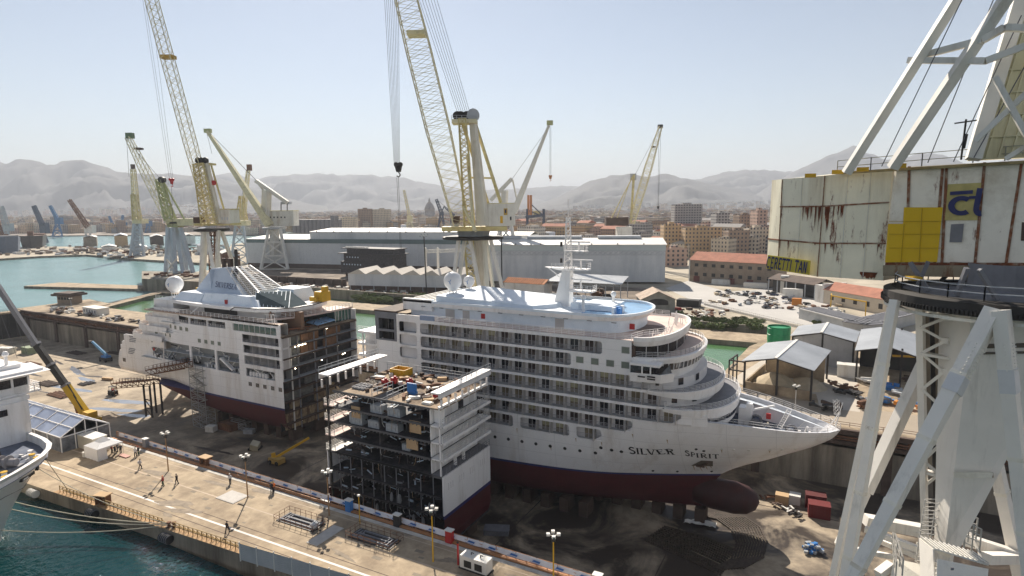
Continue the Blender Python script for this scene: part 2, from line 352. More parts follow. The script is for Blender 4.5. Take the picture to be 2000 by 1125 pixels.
# quay markings: rails, kerb lines, dark repair squares
mb = MB()
def qline(v0, v1, wd, z, m=0, u0=-150, u1=60): mb.add([(u0, v0, z), (u1, v1, z), (u1, v1+wd, z), (u0, v0+wd, z)], [(0, 1, 2, 3)], m)
qline(51.3, 55.0, .35, .008, 0); qline(52.6, 56.2, .12, .008, 1); qline(57.3, 59.6, .25, .008, 2); qline(62.2, 63.0, .12, .008, 2); qline(50.2, 53.4, .12, .008, 1)
S(mb.build("quay_line_markings", [mat("white_line", (.72, .66, .60), .7), brown, mat("tan_strip", (.50, .40, .30), .9)]))
mb = MB()
for i in range(46):
    u = random.uniform(-110, -30); v = random.uniform(53.5+(u+100)*.03, 61.5); s_ = random.uniform(.4, 1.0); mb.box((u, v, .004), (s_*1.5, s_*.7, .008), rz=.05)
S(mb.build("repair_patches", mat("patch_dark", (.24, .20, .15), .9)))
mb = MB()
for i in range(24):
    u = random.uniform(-125, -20); v = random.uniform(50.5, 64); mb.add(blob(u, v, random.uniform(1, 4), random.uniform(.2, .9), random.uniform(-.2, .5), .010+.0004*i, seed=i+60), [tuple(range(26))])
S(mb.build("quay_stains", mat("oil_stain", (.25, .20, .145), .8, var=.3, scale=1)))
sheet("works_ground", mat("works_ground", (.13, .10, .075), .95, var=.3, scale=.1, dirt=(.34, .28, .22), dirt_amt=.6, dscale=.08), [(-411, 238), (-300, 237), (-80, 237), (-60, 275), (-95, 330), (-200, 309), (-235, 355), (-412, 318)], .006)
# ---------------- mountains ----------------
rockm = mat("mountain_rock", (.06, .06, .062), .95, var=.3, scale=.0012, dirt=(.10, .095, .085), dirt_amt=.7, dscale=.004)
def ridge(name, pts, d, base, amp, seed, nx=330, ny=44, depth=.35):
    xs = [p[0] for p in pts]; mb = MB(); vs = []
    for j in range(ny):
        t = j/(ny-1)
        for i in range(nx):
            x = xs[0]+(xs[-1]-xs[0])*i/(nx-1)
            for a, b in zip(pts, pts[1:]):
                if a[0] <= x <= b[0]: y = a[1]+(b[1]-a[1])*(x-a[0])/(b[0]-a[0]); break
            top = D(x, y, d).z; dd = d*(1-depth+depth*min(1, t/.8)) if t <= .8 else d*(1+(t-.8)*1.2)
            prof = (t/.8)**1.5 if t <= .8 else max(0, 1-(t-.8)*4.5)
            g_ = G2(x, dd); q = Vec((g_.x, g_.y, 0))*(1/900)+Vec((seed, 0, 0))
            f = mn.fractal(q, .85, 2.1, 7); f2 = 1-min(1, 2.2*abs(mn.noise(q*1.7+Vec((5, 1, 0))))+.5*abs(mn.noise(q*5)))
            h = top*prof*(1-amp*f2*(1.05-prof)*2.4)+amp*top*.5*f*(1-abs(2*min(1, t/.8)-1))+top*amp*.16*f+top*.03*mn.noise(q*9)
            vs.append((g_.x, g_.y, max(-3, h) if t < 1 else -3))
    mb.add(vs, [(j*nx+i, j*nx+i+1, (j+1)*nx+i+1, (j+1)*nx+i) for j in range(ny-1) for i in range(nx-1)])
    return S(mb.build(name, rockm, smooth=True))
ridge("mountains", [(-900, 330), (-500, 300), (-200, 318), (0, 302), (60, 305), (100, 315), (150, 312), (180, 318), (235, 325), (300, 335), (420, 342), (520, 372), (600, 395), (640, 402)], 6500, 0, .5, 1)
ridge("mountains", [(380, 345), (440, 338), (500, 345), (555, 340), (590, 336), (650, 333), (700, 338), (760, 340), (820, 352), (870, 364), (930, 368), (1000, 366), (1060, 362), (1100, 358), (1180, 366), (1230, 400)], 9500, 0, .4, 4)
ridge("mountains", [(1040, 402), (1090, 385), (1120, 367), (1150, 352), (1190, 340), (1225, 337), (1260, 344), (1300, 340), (1335, 345), (1400, 360), (1480, 380), (1540, 398)], 6200, 0, .5, 8, depth=.45)
ridge("mountains", [(1250, 350), (1290, 347), (1340, 350), (1390, 343), (1430, 330), (1455, 327), (1500, 331), (1545, 335), (1600, 340), (1700, 360), (1800, 372)], 8200, 0, .35, 12)
ridge("mountains", [(1440, 398), (1500, 362), (1560, 328), (1610, 298), (1645, 281), (1662, 277), (1690, 288), (1730, 300), (1765, 297), (1790, 284), (1830, 294), (1880, 318), (1960, 305), (2060, 300), (2300, 330), (2700, 300), (3200, 350)], 7000, 0, .4, 15, depth=.4)
# ---------------- city ----------------
def bldmat(name, wall, sx=3.1, sz=3.3, wd=.42, wh=.5, win=(.05, .05, .06), roof=(.30, .26, .22)):
    m = bpy.data.materials.new(name); m.use_nodes = True; n = m.node_tree; L = n.links.new; b = n.nodes["Principled BSDF"]; b.inputs['Roughness'].default_value = .85
    g = n.nodes.new("ShaderNodeNewGeometry"); sp = n.nodes.new("ShaderNodeSeparateXYZ"); sn = n.nodes.new("ShaderNodeSeparateXYZ")
    L(g.outputs['Position'], sp.inputs[0]); L(g.outputs['True Normal'], sn.inputs[0])
    def M(op, a, b_=0.0, c=None):
        x = n.nodes.new("ShaderNodeMath"); x.operation = op
        for i, q in enumerate((a, b_) if c is None else (a, b_, c)):
            if isinstance(q, (int, float)): x.inputs[i].default_value = q
            else: L(q, x.inputs[i])
        return x.outputs[0]
    h = M('SUBTRACT', M('MULTIPLY', sp.outputs[1], sn.outputs[0]), M('MULTIPLY', sp.outputs[0], sn.outputs[1]))
    fx = M('FRACT', M('DIVIDE', h, sx)); fz = M('FRACT', M('DIVIDE', sp.outputs[2], sz))
    wx = M('LESS_THAN', M('ABSOLUTE', M('SUBTRACT', fx, .5)), wd/2); wz = M('LESS_THAN', M('ABSOLUTE', M('SUBTRACT', fz, .55)), wh/2)
    vert = M('LESS_THAN', M('ABSOLUTE', sn.outputs[2]), .5); msk = M('MULTIPLY', M('MULTIPLY', wx, wz), vert)
    no = n.nodes.new("ShaderNodeTexNoise"); no.inputs['Scale'].default_value = .06; L(g.outputs['Position'], no.inputs[0])
    def mix(f, a, c):
        x = n.nodes.new("ShaderNodeMix"); x.data_type = 'RGBA'; L(f, x.inputs[0])
        for k, q in ((6, a), (7, c)):
            if isinstance(q, tuple): x.inputs[k].default_value = (*q, 1)
            else: L(q, x.inputs[k])
        return x.outputs[2]
    base = mix(no.outputs[0], tuple(q*.7 for q in wall), tuple(min(1, q*1.25) for q in wall))
    c = mix(vert, roof, mix(msk, base, win)); L(c, b.inputs['Base Color']); return m
CB = [bldmat("facade_ochre", (.52, .36, .20)), bldmat("facade_pink", (.50, .34, .26), 3.6), bldmat("facade_cream", (.58, .49, .37), 2.8), bldmat("facade_grey", (.38, .36, .34), 3.3, 3.1, .6, .5), bldmat("facade_brown", (.33, .23, .16)), bldmat("facade_pale", (.66, .61, .54), 3.0, 3.2, .5)]
ROOFS = [tile, mat("grey_roof", (.30, .28, .26), .9)]
def bld(mb, x, y, wx, wy, h, rz, mi):
    mb.box((x, y, h/2), (wx, wy, h), mi, rz)
    if random.random() < .6: mb.box((x+random.uniform(-.2, .2)*wx, y+random.uniform(-.2, .2)*wy, h+1.3), (wx*.3, wy*.3, 2.6), mi, rz)
fcity = MB(); random.seed(11)
GA = radians(-14)
for i in range(10500):
    d = 950*math.exp(random.random()**1.05*1.9); x = random.uniform(-300, 2300)
    if x < 480 and d < 1260: continue
    if 480 <= x < 900 and d < 1500 and d < 1100: continue
    g_ = G2(x, d); hh = random.choice((9, 12, 15, 18, 22, 26)) * (1 if d < 2500 else .9)
    bld(fcity, g_.x, g_.y, random.uniform(12, 34), random.uniform(11, 22), hh, GA+random.choice((0, pi/2, .5, -.4)), random.randrange(6))
# towns on the lower hill slopes
for i in range(500):
    x = random.choice((random.uniform(0, 430), random.uniform(1120, 1640))); d = random.uniform(4300, 5600) if x < 500 else random.uniform(3700, 5000)
    g_ = G2(x, d); z = max(0, (d-3500)*.035); fcity.box((g_.x, g_.y, z), (25, 18, 26+z*.3), random.randrange(6), GA)
tag(fcity.build("distant_city", CB), kind='stuff')
greenm = mat("town_trees", (.05, .065, .03), .9, var=.4, scale=.05)
random.seed(5); nb = 0; spots = []
for i in range(1500):
    if nb >= 280: break
    r = random.random()
    if r < .62: x = random.uniform(1290, 1640); d = random.uniform(500, 1000)
    elif r < .75: x = random.uniform(1640, 2100); d = random.uniform(430, 900)
    else: x = random.uniform(900, 1300); d = random.uniform(620, 1050)
    if x < 1400 and d < 520: continue
    g_ = G2(x, d)
    if any((g_.x-a)**2+(g_.y-b)**2 < 23**2 for a, b in spots): continue
    spots.append((g_.x, g_.y)); nb += 1
    wx, wy, hh = random.uniform(16, 34), random.uniform(14, 20), random.choice((12, 14, 17, 20, 24)); mi = random.choice((0, 0, 1, 1, 2, 2, 3, 4, 5))
    mb = MB(); mb.box((0, 0, hh/2), (wx, wy, hh), 0)
    if random.random() < .3: mb.add([(-wx/2-.5, -wy/2-.5, hh), (wx/2+.5, -wy/2-.5, hh), (wx/2+.5, wy/2+.5, hh), (-wx/2-.5, wy/2+.5, hh), (-wx/2, 0, hh+3), (wx/2, 0, hh+3)], [(0, 1, 5, 4), (2, 3, 4, 5), (1, 2, 5), (3, 0, 4)], 1)
    else:
        mb.box((wx*.2, 0, hh+1.3), (wx*.25, wy*.4, 2.6), 0); mb.box((-wx*.25, 1, hh+1), (3, 3, 2), 0)
        for e in (-1, 1): mb.box((0, e*(wy/2-.2), hh+.5), (wx, .4, 1), 0); mb.box((e*(wx/2-.2), 0, hh+.5), (.4, wy-.8, 1), 0)
    for q in range(2, int(hh/3.3)):
        if mi in (0, 3, 5): mb.box((0, -wy/2-.5, q*3.3), (wx*.5, 1.0, .25), 0); mb.box((-wx/2-.5, 0, q*3.3), (1.0, wy*.4, .25), 0)
    o = mb.build("apartment_building", [CB[mi], ROOFS[i % 2]], loc=(g_.x, g_.y, 0)); o.rotation_euler = (0, 0, GA+random.choice((0, 0, pi/2, .25)))
    tag(o, "%s town building in the dense streets behind the shipyard sheds" % ("ochre", "pinkish", "cream", "grey", "brown", "pale")[mi], "building", "%s town buildings" % ("ochre", "pinkish", "cream", "grey", "brown", "pale")[mi])
def slab_bld(x, yb, d, wpx, ytop, mi, label, name="apartment_block", dep=18):
    a = G2(x, d); b = G2(x+wpx, d); h = D(x, ytop, d).z; c = (a+b)/2; L_ = (b-a).length; rz = math.atan2(b.y-a.y, b.x-a.x)
    mb = MB(); mb.box((0, dep/2, h/2), (L_, dep, h), 0); mb.box((0, dep/2, h+1.5), (L_*.3, dep*.4, 3), 0)
    for e in (-1, 1): mb.box((0, dep/2+e*(dep/2-.2), h+.5), (L_, .4, 1), 0)
    o = mb.build(name, CB[mi], loc=(c.x, c.y, 0)); o.rotation_euler = (0, 0, rz); tag(o, label, "building"); return o
slab_bld(1318, 0, 760, 54, 401, 3, "wide grey slab block rising above the right part of the town", "apartment_block")
slab_bld(1400, 0, 640, 26, 418, 3, "grey tower block right of the wide grey slab in the town")
slab_bld(1445, 0, 640, 30, 421, 4, "brown tall block among roofs left of the rusty crane house")
slab_bld(1480, 0, 600, 20, 412, 1, "narrow pinkish tower block next to the rusty crane house")
slab_bld(698, 0, 1150, 25, 409, 4, "left brown tower block behind the long grey shed")
slab_bld(727, 0, 1150, 33, 410, 2, "right cream tower block behind the long grey shed")
slab_bld(657, 0, 1050, 36, 426, 2, "cream slab block behind the long shed roof, beside the silos")
slab_bld(800, 0, 1300, 38, 428, 5, "pale long block behind the white ferry")
slab_bld(1340, 0, 520, 72, 447, 0, "long ochre apartment house behind the red-roofed stone warehouse", dep=14)
slab_bld(1425, 0, 500, 42, 452, 4, "brown apartment house with dark windows beside the ochre one", dep=14)
slab_bld(1298, 0, 540, 34, 440, 0, "orange-tinted house at the right end of the grey shed", dep=14)
slab_bld(1300, 0, 450, 46, 488, 1, "low pinkish house between the grey shed and the stone warehouse", dep=14)
slab_bld(1465, 0, 520, 40, 447, 2, "cream apartment house left of the hanging rusty crane house", dep=14)
slab_bld(95, 0, 1350, 34, 424, 3, "grey long block on the far left waterfront")
# church dome
g_ = G2(839, 1700); t = thing("domed_church", "pointed dome of a church on the skyline above the long shed", "church", (g_.x, g_.y, 0))
MB().lathe((0, 0, 0), [(17, 0), (17, 26), (15, 27), (14, 38), (15, 39), (13, 47), (8, 56), (3, 61), (2.5, 66), (.3, 72)], 14).build("dome", CB[3], t, smooth=True)
MB().box((0, 0, 9), (46, 40, 18)).build("nave", CB[3], t)
# silos
g_ = G2(574, 620); g2 = G2(652, 620); t = thing("grain_silo", "row of dark grey grain silos behind the left shed roof", "silo", (g_.x, g_.y, 0)); dv = g2-g_
zt = D(600, 429, 620).z; mb = MB()
for i in range(11): c = dv*(i/10); mb.lathe((c.x, c.y, 0), [(2.4, 0), (2.4, zt), (0, zt+.2)], 10)
for i in range(11): c = dv*(i/10)+Vec((2, 4.5, 0)); mb.lathe((c.x, c.y, 0), [(2.4, 0), (2.4, zt), (0, zt+.2)], 10)
mb.build("silo_tubes", greyp, t, smooth=False); mb = MB(); c = dv; mb.box((c.x, c.y, zt/2+2), (5, 6, zt+4)); mb.build("lift_tower", greyp, t)
# ---------------- sheds and yard buildings ----------------
def frame(A, B, name, label, cat, gr=None):
    A = Vec(A); B = Vec(B); L_ = (B-A).length; rz = math.atan2(B.y-A.y, B.x-A.x)
    return thing(name, label, cat, (A.x, A.y, 0), rz, gr), L_
def gable(mb, x0, x1, y0, y1, ze, zr, m=0, over=.4, t=.18):   # roof with its ridge along x
    ym = (y0+y1)/2
    mb.slab([(x0-over, y0-over, ze), (x1+over, y0-over, ze), (x1+over, ym, zr), (x0-over, ym, zr)], t, m)
    mb.slab([(x0-over, ym, zr), (x1+over, ym, zr), (x1+over, y1+over, ze), (x0-over, y1+over, ze)], t, m)
def ribs(mb, x0, x1, y, z0, z1, sp, m=0, w=.12):
    n = int((x1-x0)/sp)
    for i in range(n+1): mb.bb(x0+i*sp-w/2, x0+i*sp+w/2, y-.08, y, z0, z1, m)
def gwall(mb, x, y0, y1, z0, ze, zr, m=0, t=.2):
    ym = (y0+y1)/2; mb.add([(x, y0, z0), (x, y1, z0), (x, y1, ze), (x, ym, zr), (x, y0, ze), (x+t, y0, z0), (x+t, y1, z0), (x+t, y1, ze), (x+t, ym, zr), (x+t, y0, ze)], [(4, 3, 2, 1, 0), (5, 6, 7, 8, 9)], m)
# long left shed
t, L_ = frame((-414, 322, 0), (-222, 364, 0), "long_shed", "very long grey shed with dark green band behind the docked ships", "shed")
zb = 19.6
mb = MB(); mb.bb(0, L_, 0, 60, 3.5, zb); ribs(mb, 0, L_, 0, 3.5, zb, 3.2); mb.build("front_wall", shedw, t)
mb = MB(); mb.bb(-.1, L_+.1, -.1, 60, 0, 3.5); mb.build("plinth", brown, t)
mb = MB(); mb.bb(-.2, L_, -.25, 60, zb, zb+3.0); mb.build("dark_band", shedg, t)
mb = MB(); mb.bb(56, L_, 3, 62, zb+3, zb+8.6); mb.build("upper_wall", shedw, t)
mb = MB(); gable(mb, 0, 56, -.3, 60, zb+3, zb+5.4); gable(mb, 56, L_, 3, 62, zb+8.6, zb+10.4)
mb.build("roof", shedr, t)
mb = MB()
for i in range(9): mb.bb(62+i*15, 62.8+i*15, 2.4, 3, zb+8.4, zb+9.3)
mb.build("roof_vent", dark, t)
# right shed
t, L_ = frame((-190, 311, 0), (-88.5, 350, 0), "pale_shed", "broad pale grey shed with white roof right of the tall crane", "shed")
mb = MB(); mb.bb(0, L_, 0, 44, 1.2, 19.6); ribs(mb, 0, L_, 0, 1.2, 17.6, 3.0); mb.build("front_wall", shedw, t)
mb = MB(); mb.bb(-.15, L_+.15, -.15, 44, 19.6, 23.2); mb.build("upper_band", mat("band_pale", (.50, .55, .54), .5, var=.03), t)
mb = MB(); 
for i in range(int(L_/3)): x = 1+i*3; mb.beam((x, -.12, 17.4), (x+2.6, -.12, 19.3), .25); mb.beam((x+2.6, -.12, 17.4), (x, -.12, 19.3), .15)
mb.bb(0, L_, -.1, 0, 17.0, 17.25); mb.bb(0, L_, -.1, 0, 19.4, 19.65); mb.build("truss_band", greyst, t)
mb = MB(); gable(mb, 0, L_, 0, 44, 23.2, 26.0, over=.8); mb.build("roof", shedr, t)
mb = MB(); mb.bb(26, 60, 18, 26, 25.8, 27.3); mb.bb(70, 96, 18, 26, 25.8, 27.3); mb.bb(2, 22, 18, 26, 25.8, 27.3); mb.build("ridge_vent", greyst, t)
mb = MB()
for i in range(7): mb.bb(6+i*15, 6.6+i*15, -.9, -.2, 23.3, 24.0)
mb.build("gutter_box", dark, t)
g_ = frame((-222, 366, 0), (-196, 372, 0), "white_shed", "small white-roofed shed showing between the two long sheds", "shed")[0]
mb = MB(); mb.bb(0, 34, 0, 30, 0, 26); mb.build("wall", shedw, g_); mb = MB(); gable(mb, 0, 34, 0, 30, 26, 28); mb.build("roof", shedr, g_)
# sawtooth building
A, B = P(681, 566), P(897, 572); t, L_ = frame(A, B, "sawtooth_workshop", "low white workshop with a row of sawtooth roofs before the long shed", "workshop")
mb = MB(); mb.bb(0, L_, 0, 22, 2.6, 9.2); mb.build("wall", shedw, t); mb = MB(); mb.bb(.3, L_-.3, .4, 21.6, 0, 2.6)
mb.build("base_wall", brown, t); mb = MB(); n = 6; s_ = L_/n
for i in range(n):
    x0, x1 = i*s_, (i+1)*s_
    mb.add([(x0, -.3, 9.2), (x1, -.3, 9.2), (x0+s_*.62, -.3, 12.0), (x0, 22, 9.2), (x1, 22, 9.2), (x0+s_*.62, 22, 12.0)], [(0, 1, 2), (5, 4, 3), (0, 2, 5, 3), (2, 1, 4, 5)])
mb.build("sawtooth_roof", mat("roof_beige", (.60, .55, .48), .6, var=.05), t)
mb = MB()
for i in range(9): x = 1+i*L_/9; mb.bb(x, x+.3, -.25, 0, 0, 2.6)
mb.build("post", greyst, t)
# pale frame posts beside it
for k, x in enumerate((833, 857)):
    b = P(x, 568-k*4); h = PV(x, 484, b.y).z; mb = MB(); mb.bb(-.5, .5, -.5, .5, 0, h)
    if k == 0:
        mb.lattice((0, 0, h-2), (22, 3, h-1), 1.6, 1.6, 10, .15, .1)
    tag(mb.build("gantry_post", shedr, loc=b), ("pale gantry post with a lattice arm beside the sawtooth workshop", "second pale gantry post nearer the tall crane")[k], "post")
# burnt-looking hull block
A, B = P(669, 540), P(752, 545); t, L_ = frame(A, B, "hull_block", "dark unpainted ship section parked before the long shed", "ship section")
mb = MB(); mb.bb(2, L_+7, 0, 14, 3, 15.6); mb.bb(0, L_, -1, 8, 3, 10.5); mb.bb(-2, L_+9, -1.5, 15, 15.6, 16.1); mb.bb(4, L_+7, 1, 13, 16.1, 19); mb.bb(0, L_+8, 0, 14, 19, 19.5); mb.build("block_shell", blackd, t)
mb = MB()
for r, (n, z) in enumerate(((7, 8.6), (5, 13.4))):
    for i in range(n):
        mb2 = MB().lathe((3+i*2.4+r*2, -1.05+r, z), [(0, 0), (.5, 0), (.5, .06)], 10, axis=(0, -1, 0)); mb2.build("porthole", teal, t)
for i in range(10): mb.box((3+i*2, 2, 19.9), (1.5, 1, .8))
mb.build("deck_clutter", lgrey, t)
mb = MB()
for i in range(5): mb.bb(1+i*4, 2+i*4, 2, 3, 0, 3)
mb.build("support", brown, t)
# orange tiled long building, canopy, barn
A, B = P(985, 582), P(1062, 588); t, L_ = frame(A, B, "tiled_office", "white building with an orange tiled roof beside the crane leg", "building")
mb = MB(); mb.bb(0, L_, 0, 9, 2.2, 8.2); mb.build("wall", lgrey, t); mb = MB(); mb.bb(.4, L_-.4, 1, 8.6, 0, 2.2); mb.build("ground_storey", brown, t)
orm = mat("orange_tiles", (.52, .24, .12), .9, var=.2)
mb = MB(); gable(mb, 0, L_, 0, 9, 8.2, 10.2); 
for i in range(int(L_/1.3)): mb.beam((i*1.3, -.4, 8.4), (i*1.3, 4.5, 10.4), .18)
mb.build("roof", orm, t)
mb = MB()
for i in range(6): mb.bb(.2+i*L_/6, .5+i*L_/6, .3, .6, 0, 2.2)
mb.build("column", lgrey, t)
A, B = P(1070, 585), P(1215, 592); t, L_ = frame(A, B, "open_canopy", "flat pale canopy on thin posts behind the ship mast", "canopy")
mb = MB(); mb.slab([(0, -2, 9.6), (L_, -2, 9.2), (L_-1, 22, 10.4), (0, 22, 11)], .35); mb.build("canopy_roof", metalr, t)
for i in range(6):
    for yy in (0, 18): MB().bb(i*(L_-1)/5, i*(L_-1)/5+.35, yy, yy+.35, 0, 9.1).build("post", greyst, t)
mb = MB()
for i in range(5): a = i*(L_-1)/5; b = (i+1)*(L_-1)/5; mb.lattice((a, 0, 8.4), (b, 0, 8.4), 1.0, 1.0, 5, .1, .06)
mb.build("roof_truss", greyst, t)
for i in range(9):
    x, y = random.uniform(1065, 1225), random.uniform(572, 588); b = P(x, y)
    tag(MB().box((0, 0, 1.2), (random.uniform(3, 6), 2.4, 2.4)).box((0, 0, 2.6), (2, 2, .5)).build("yard_crate", random.choice((brown, dark, lgrey, rustm)), loc=b), "dark crate stored under the flat pale canopy", "crate", "crates under the canopy")
A, B = P(1252, 612), P(1318, 612); t, L_ = frame(A, B, "old_barn", "weathered grey barn with a half-round dark doorway", "barn")
mb = MB(); ym = L_/2
mb.add([(0, 0, 0), (L_, 0, 0), (L_, 0, 6.2), (ym, 0, 9.4), (0, 0, 6.2), (0, 14, 0), (L_, 14, 0), (L_, 14, 6.2), (ym, 14, 9.4), (0, 14, 6.2)], [(0, 1, 2, 3, 4), (9, 8, 7, 6, 5), (0, 4, 9, 5), (1, 6, 7, 2)]); mb.build("wall", mat("weathered_wall", (.27, .26, .23), .9, var=.2, dirt=(.15, .15, .12)), t)
mb = MB(); mb.slab([(-.6, -.8, 6.0), (ym, -.8, 9.6), (ym, 14.5, 9.6), (-.6, 14.5, 6.0)], .15); mb.slab([(ym, -.8, 9.6), (L_+.6, -.8, 6.0), (L_+.6, 14.5, 6.0), (ym, 14.5, 9.6)], .15); mb.build("roof", mat("rust_roof", (.42, .34, .27), .9, var=.25, rust=(.30, .15, .08), rust_amt=.6), t)
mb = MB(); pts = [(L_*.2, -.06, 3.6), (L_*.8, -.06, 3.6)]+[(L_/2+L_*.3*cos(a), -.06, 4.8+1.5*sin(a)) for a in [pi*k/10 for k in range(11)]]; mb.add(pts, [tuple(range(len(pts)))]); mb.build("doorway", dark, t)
# stone warehouse with red roof and its neighbours
A, B = P(1347, 549), P(1512, 562); t, L_ = frame(A, B, "stone_warehouse", "long brown stone warehouse with a red tiled roof", "warehouse")
mb = MB(); mb.bb(0, L_, 0, 20, 0, 13); mb.bb(-.1, L_+.1, -.15, 20, 6.2, 6.6); mb.build("wall", stone, t)
mb = MB(); gable(mb, 0, L_, 0, 20, 13, 17.4, over=.7); mb.build("roof", tile, t)
for i in range(9):
    x = 3+i*(L_-5)/8.4
    for z, h in ((9.2, 1.8), (3.6, 2.0)):
        o = MB().bb(x, x+2.2, -.08, .1, z, z+h).build("window", dark, t)
for i in (0, 4, 6): MB().bb(2.5+i*(L_-5)/8.4, 6.2+i*(L_-5)/8.4, -.16, .1, 0, 3.4).build("door", mat("door_red", (.16, .05, .04), .7), t)
mb = MB(); mb.bb(-.6, 0, -.3, 20.3, 0, 13.4); mb.build("end_pier", shedr, t)
A, B = P(1500, 570), P(1590, 585); t, L_ = frame(A, B, "dark_shed", "dark open shed under the lettered sign of the crane", "shed")
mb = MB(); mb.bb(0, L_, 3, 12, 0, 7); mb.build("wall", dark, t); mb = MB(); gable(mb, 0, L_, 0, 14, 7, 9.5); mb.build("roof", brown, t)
for i in range(6): MB().bb(i*L_/5-.2, i*L_/5+.2, 0, .4, 0, 7).build("post", greyst, t)
A, B = P(1608, 592), P(1760, 622); t, L_ = frame(A, B, "cream_workshop", "cream workshop with a red tiled roof beyond the yard", "workshop")
mb = MB(); mb.bb(0, L_, 0, 13, 0, 6.5); mb.build("wall", mat("cream_wall", (.55, .48, .38), .85, var=.06), t); mb = MB(); gable(mb, 0, L_, 0, 13, 6.5, 9.6); mb.build("roof", tile, t)
for i in range(6): MB().bb(4+i*L_/6.3, 6+i*L_/6.3, -.06, .1, 2.2, 4.4).build("window", dark, t)
mb = MB(); mb.bb(-5.5, -1, 0, 8, 0, 8); mb.bb(-1, 0, -.2, 13, 0, 9); mb.build("side_block", lgrey, t)
A, B, C_ = P(1560, 622), P(1688, 658), P(1792, 632); t, L_ = frame(A, B, "flat_annex", "long low grey building with a flat dark roof of panels", "building")
mb = MB(); mb.bb(0, L_, 0, 9, 0, 4); mb.build("wall", mat("annex_grey", (.42, .42, .41), .8), t); mb = MB(); mb.bb(-.2, L_+.2, -.2, 9.2, 4, 4.3)
for i in range(26): mb.bb(.6+i*L_/27, .6+i*L_/27+.7, .6, 8.4, 4.3, 4.5)
mb.build("roof", greyp, t); MB().bb(1, L_*.72, -.5, -.2, 4.0, 4.35).build("white_pipe", shedr, t); MB().bb(L_-3, L_-1, -.05, .1, .2, 2.8).build("door", dark, t)
t, L_ = frame(B+Vec((.4, .3, 0)), C_, "flat_annex", "short grey wing of the flat building turned to the right", "building")
mb = MB(); mb.bb(0, L_, 0, 8, 0, 4); mb.build("wall", bpy.data.materials["annex_grey"], t); mb = MB(); mb.bb(-.2, L_+.2, -.2, 8.2, 4, 4.3)
for i in range(16): mb.bb(.6+i*L_/17, .6+i*L_/17+.6, .6, 7.4, 4.3, 4.5)
mb.build("roof", greyp, t); MB().bb(1, 4, -.05, .1, .2, 3).build("door", dark, t)
# yellow gantry frame in front of the cream workshop
a, b = P(1622, 604), P(1690, 618); mb = MB(); mb.beam(a, a+UP*6, .4); mb.beam(b, b+UP*6, .4); mb.beam(a+UP*6, b+UP*6, .5); mb.beam(a+UP*6, a+Vec((0, 6, 6)), .4); mb.beam(a+Vec((0, 6, 0)), a+Vec((0, 6, 6)), .4)
tag(mb.build("portal_gantry", yelp), "yellow portal gantry before the cream workshop", "gantry crane")
# open pier sheds
def openshed(a, b, dep, ze, zr, name, label, posts=3, wallm=None, ridge_x=True, sag=0):
    t, L_ = frame(a, b, name, label, "shed"); xm = L_*.48
    mb = MB()
    mb.slab([(-.6, -.8, ze), (xm, -.8, zr), (xm, dep, zr), (-.6, dep, ze)], .12); mb.slab([(xm, -.8, zr), (L_+.6, -.8, ze-sag), (L_+.6, dep, ze-sag), (xm, dep, zr)], .12)
    mb.build("roof", metalr, t); MB().bb(xm-.35, xm+.35, -.9, dep+.1, zr-.05, zr+.12).build("ridge_strip", shedr, t)
    for i in range(posts):
        x = i*L_/(posts-1); zz = zr-.3 if 0 < i < posts-1 else ze-.3-(sag if i == posts-1 else 0)
        MB().bb(x-.22, x+.22, -.2, .2, 0, zz).build("post", dark, t); MB().bb(x-.22, x+.22, dep-1, dep-.6, 0, zz).build("post", dark, t)
    mb = MB(); mb.beam((0, 0, ze-.3), (xm, 0, zr-.3), .3); mb.beam((xm, 0, zr-.3), (L_, 0, ze-sag-.3), .3); mb.build("roof_beam", dark, t)
    return t, L_
A, B = Vec((-19, 155.5, 0)), Vec((-4.0, 153.5, 0))
t, L_ = openshed(A, B, 23, 7.6, 9.4, "open_pier_shed", "open grey-roofed shed on dark posts closest to the bow")
mb = MB(); mb.bb(0, L_, .3, .7, 0, 2.2); mb.bb(-.2, .2, 1, 21, 0, 2.2); mb.bb(1, L_, 18, 18.5, 0, 6.6); mb.build("low_wall", conc, t)
mb = MB(); mb.lathe((L_*.35, 9, 0), [(6.5, 0), (4, 1.6), (1.5, 3.0), (0, 3.3)], 14); mb.lathe((L_*.8, 12, 0), [(5, 0), (3, 1.5), (0, 2.4)], 12); tag(mb.build("sand_heap", sand, loc=(0, 0, 0)), None, None); o = bpy.data.objects["sand_heap"]; o.matrix_world = t.matrix_basis.copy(); tag(o, "two heaps of pale sand inside the open pier shed", "sand heap")
mb = MB()
for z in (7.4, 5.0): mb.beam((-3.5, -1, z), (-3.5, 6, z), .3); mb.beam((-3.5, -1, z), (0, -1, z), .3)
for yy in (-1, 2.5, 6): mb.beam((-3.5, yy, 0), (-3.5, yy, 7.4), .3)
mb.build("side_frame", dark, t)
A, B = Vec((-10.5, 190, 0)), Vec((5, 188.8, 0))
t, L_ = openshed(A, B, 16, 8.0, 9.8, "corrugated_shed", "corrugated metal shed with a stained grey end wall", 3)
mb = MB(); mb.add([(0, 0, 0), (L_, 0, 0), (L_, 0, 7.8), (L_*.48, 0, 9.6), (0, 0, 7.8)], [(0, 1, 2, 3, 4)]); ribs(mb, 0, L_, -.01, 0, 7.8, .8, w=.15)
mb.bb(-.2, 0, 0, 16, 0, 7.8); mb.bb(L_, L_+.2, 0, 16, 0, 7.8); mb.build("end_wall", mat("corrugated_wall", (.40, .40, .40), .5, var=.15, dirt=(.42, .42, .44), dirt_amt=.5, dscale=.12), t)
A, B = Vec((5.6, 176, 0)), Vec((20, 175, 0))
t, L_ = openshed(A, B, 30, 8.4, 10.2, "open_metal_shed", "wide open metal shed with a dark interior beside the crane leg", 4, sag=.6)
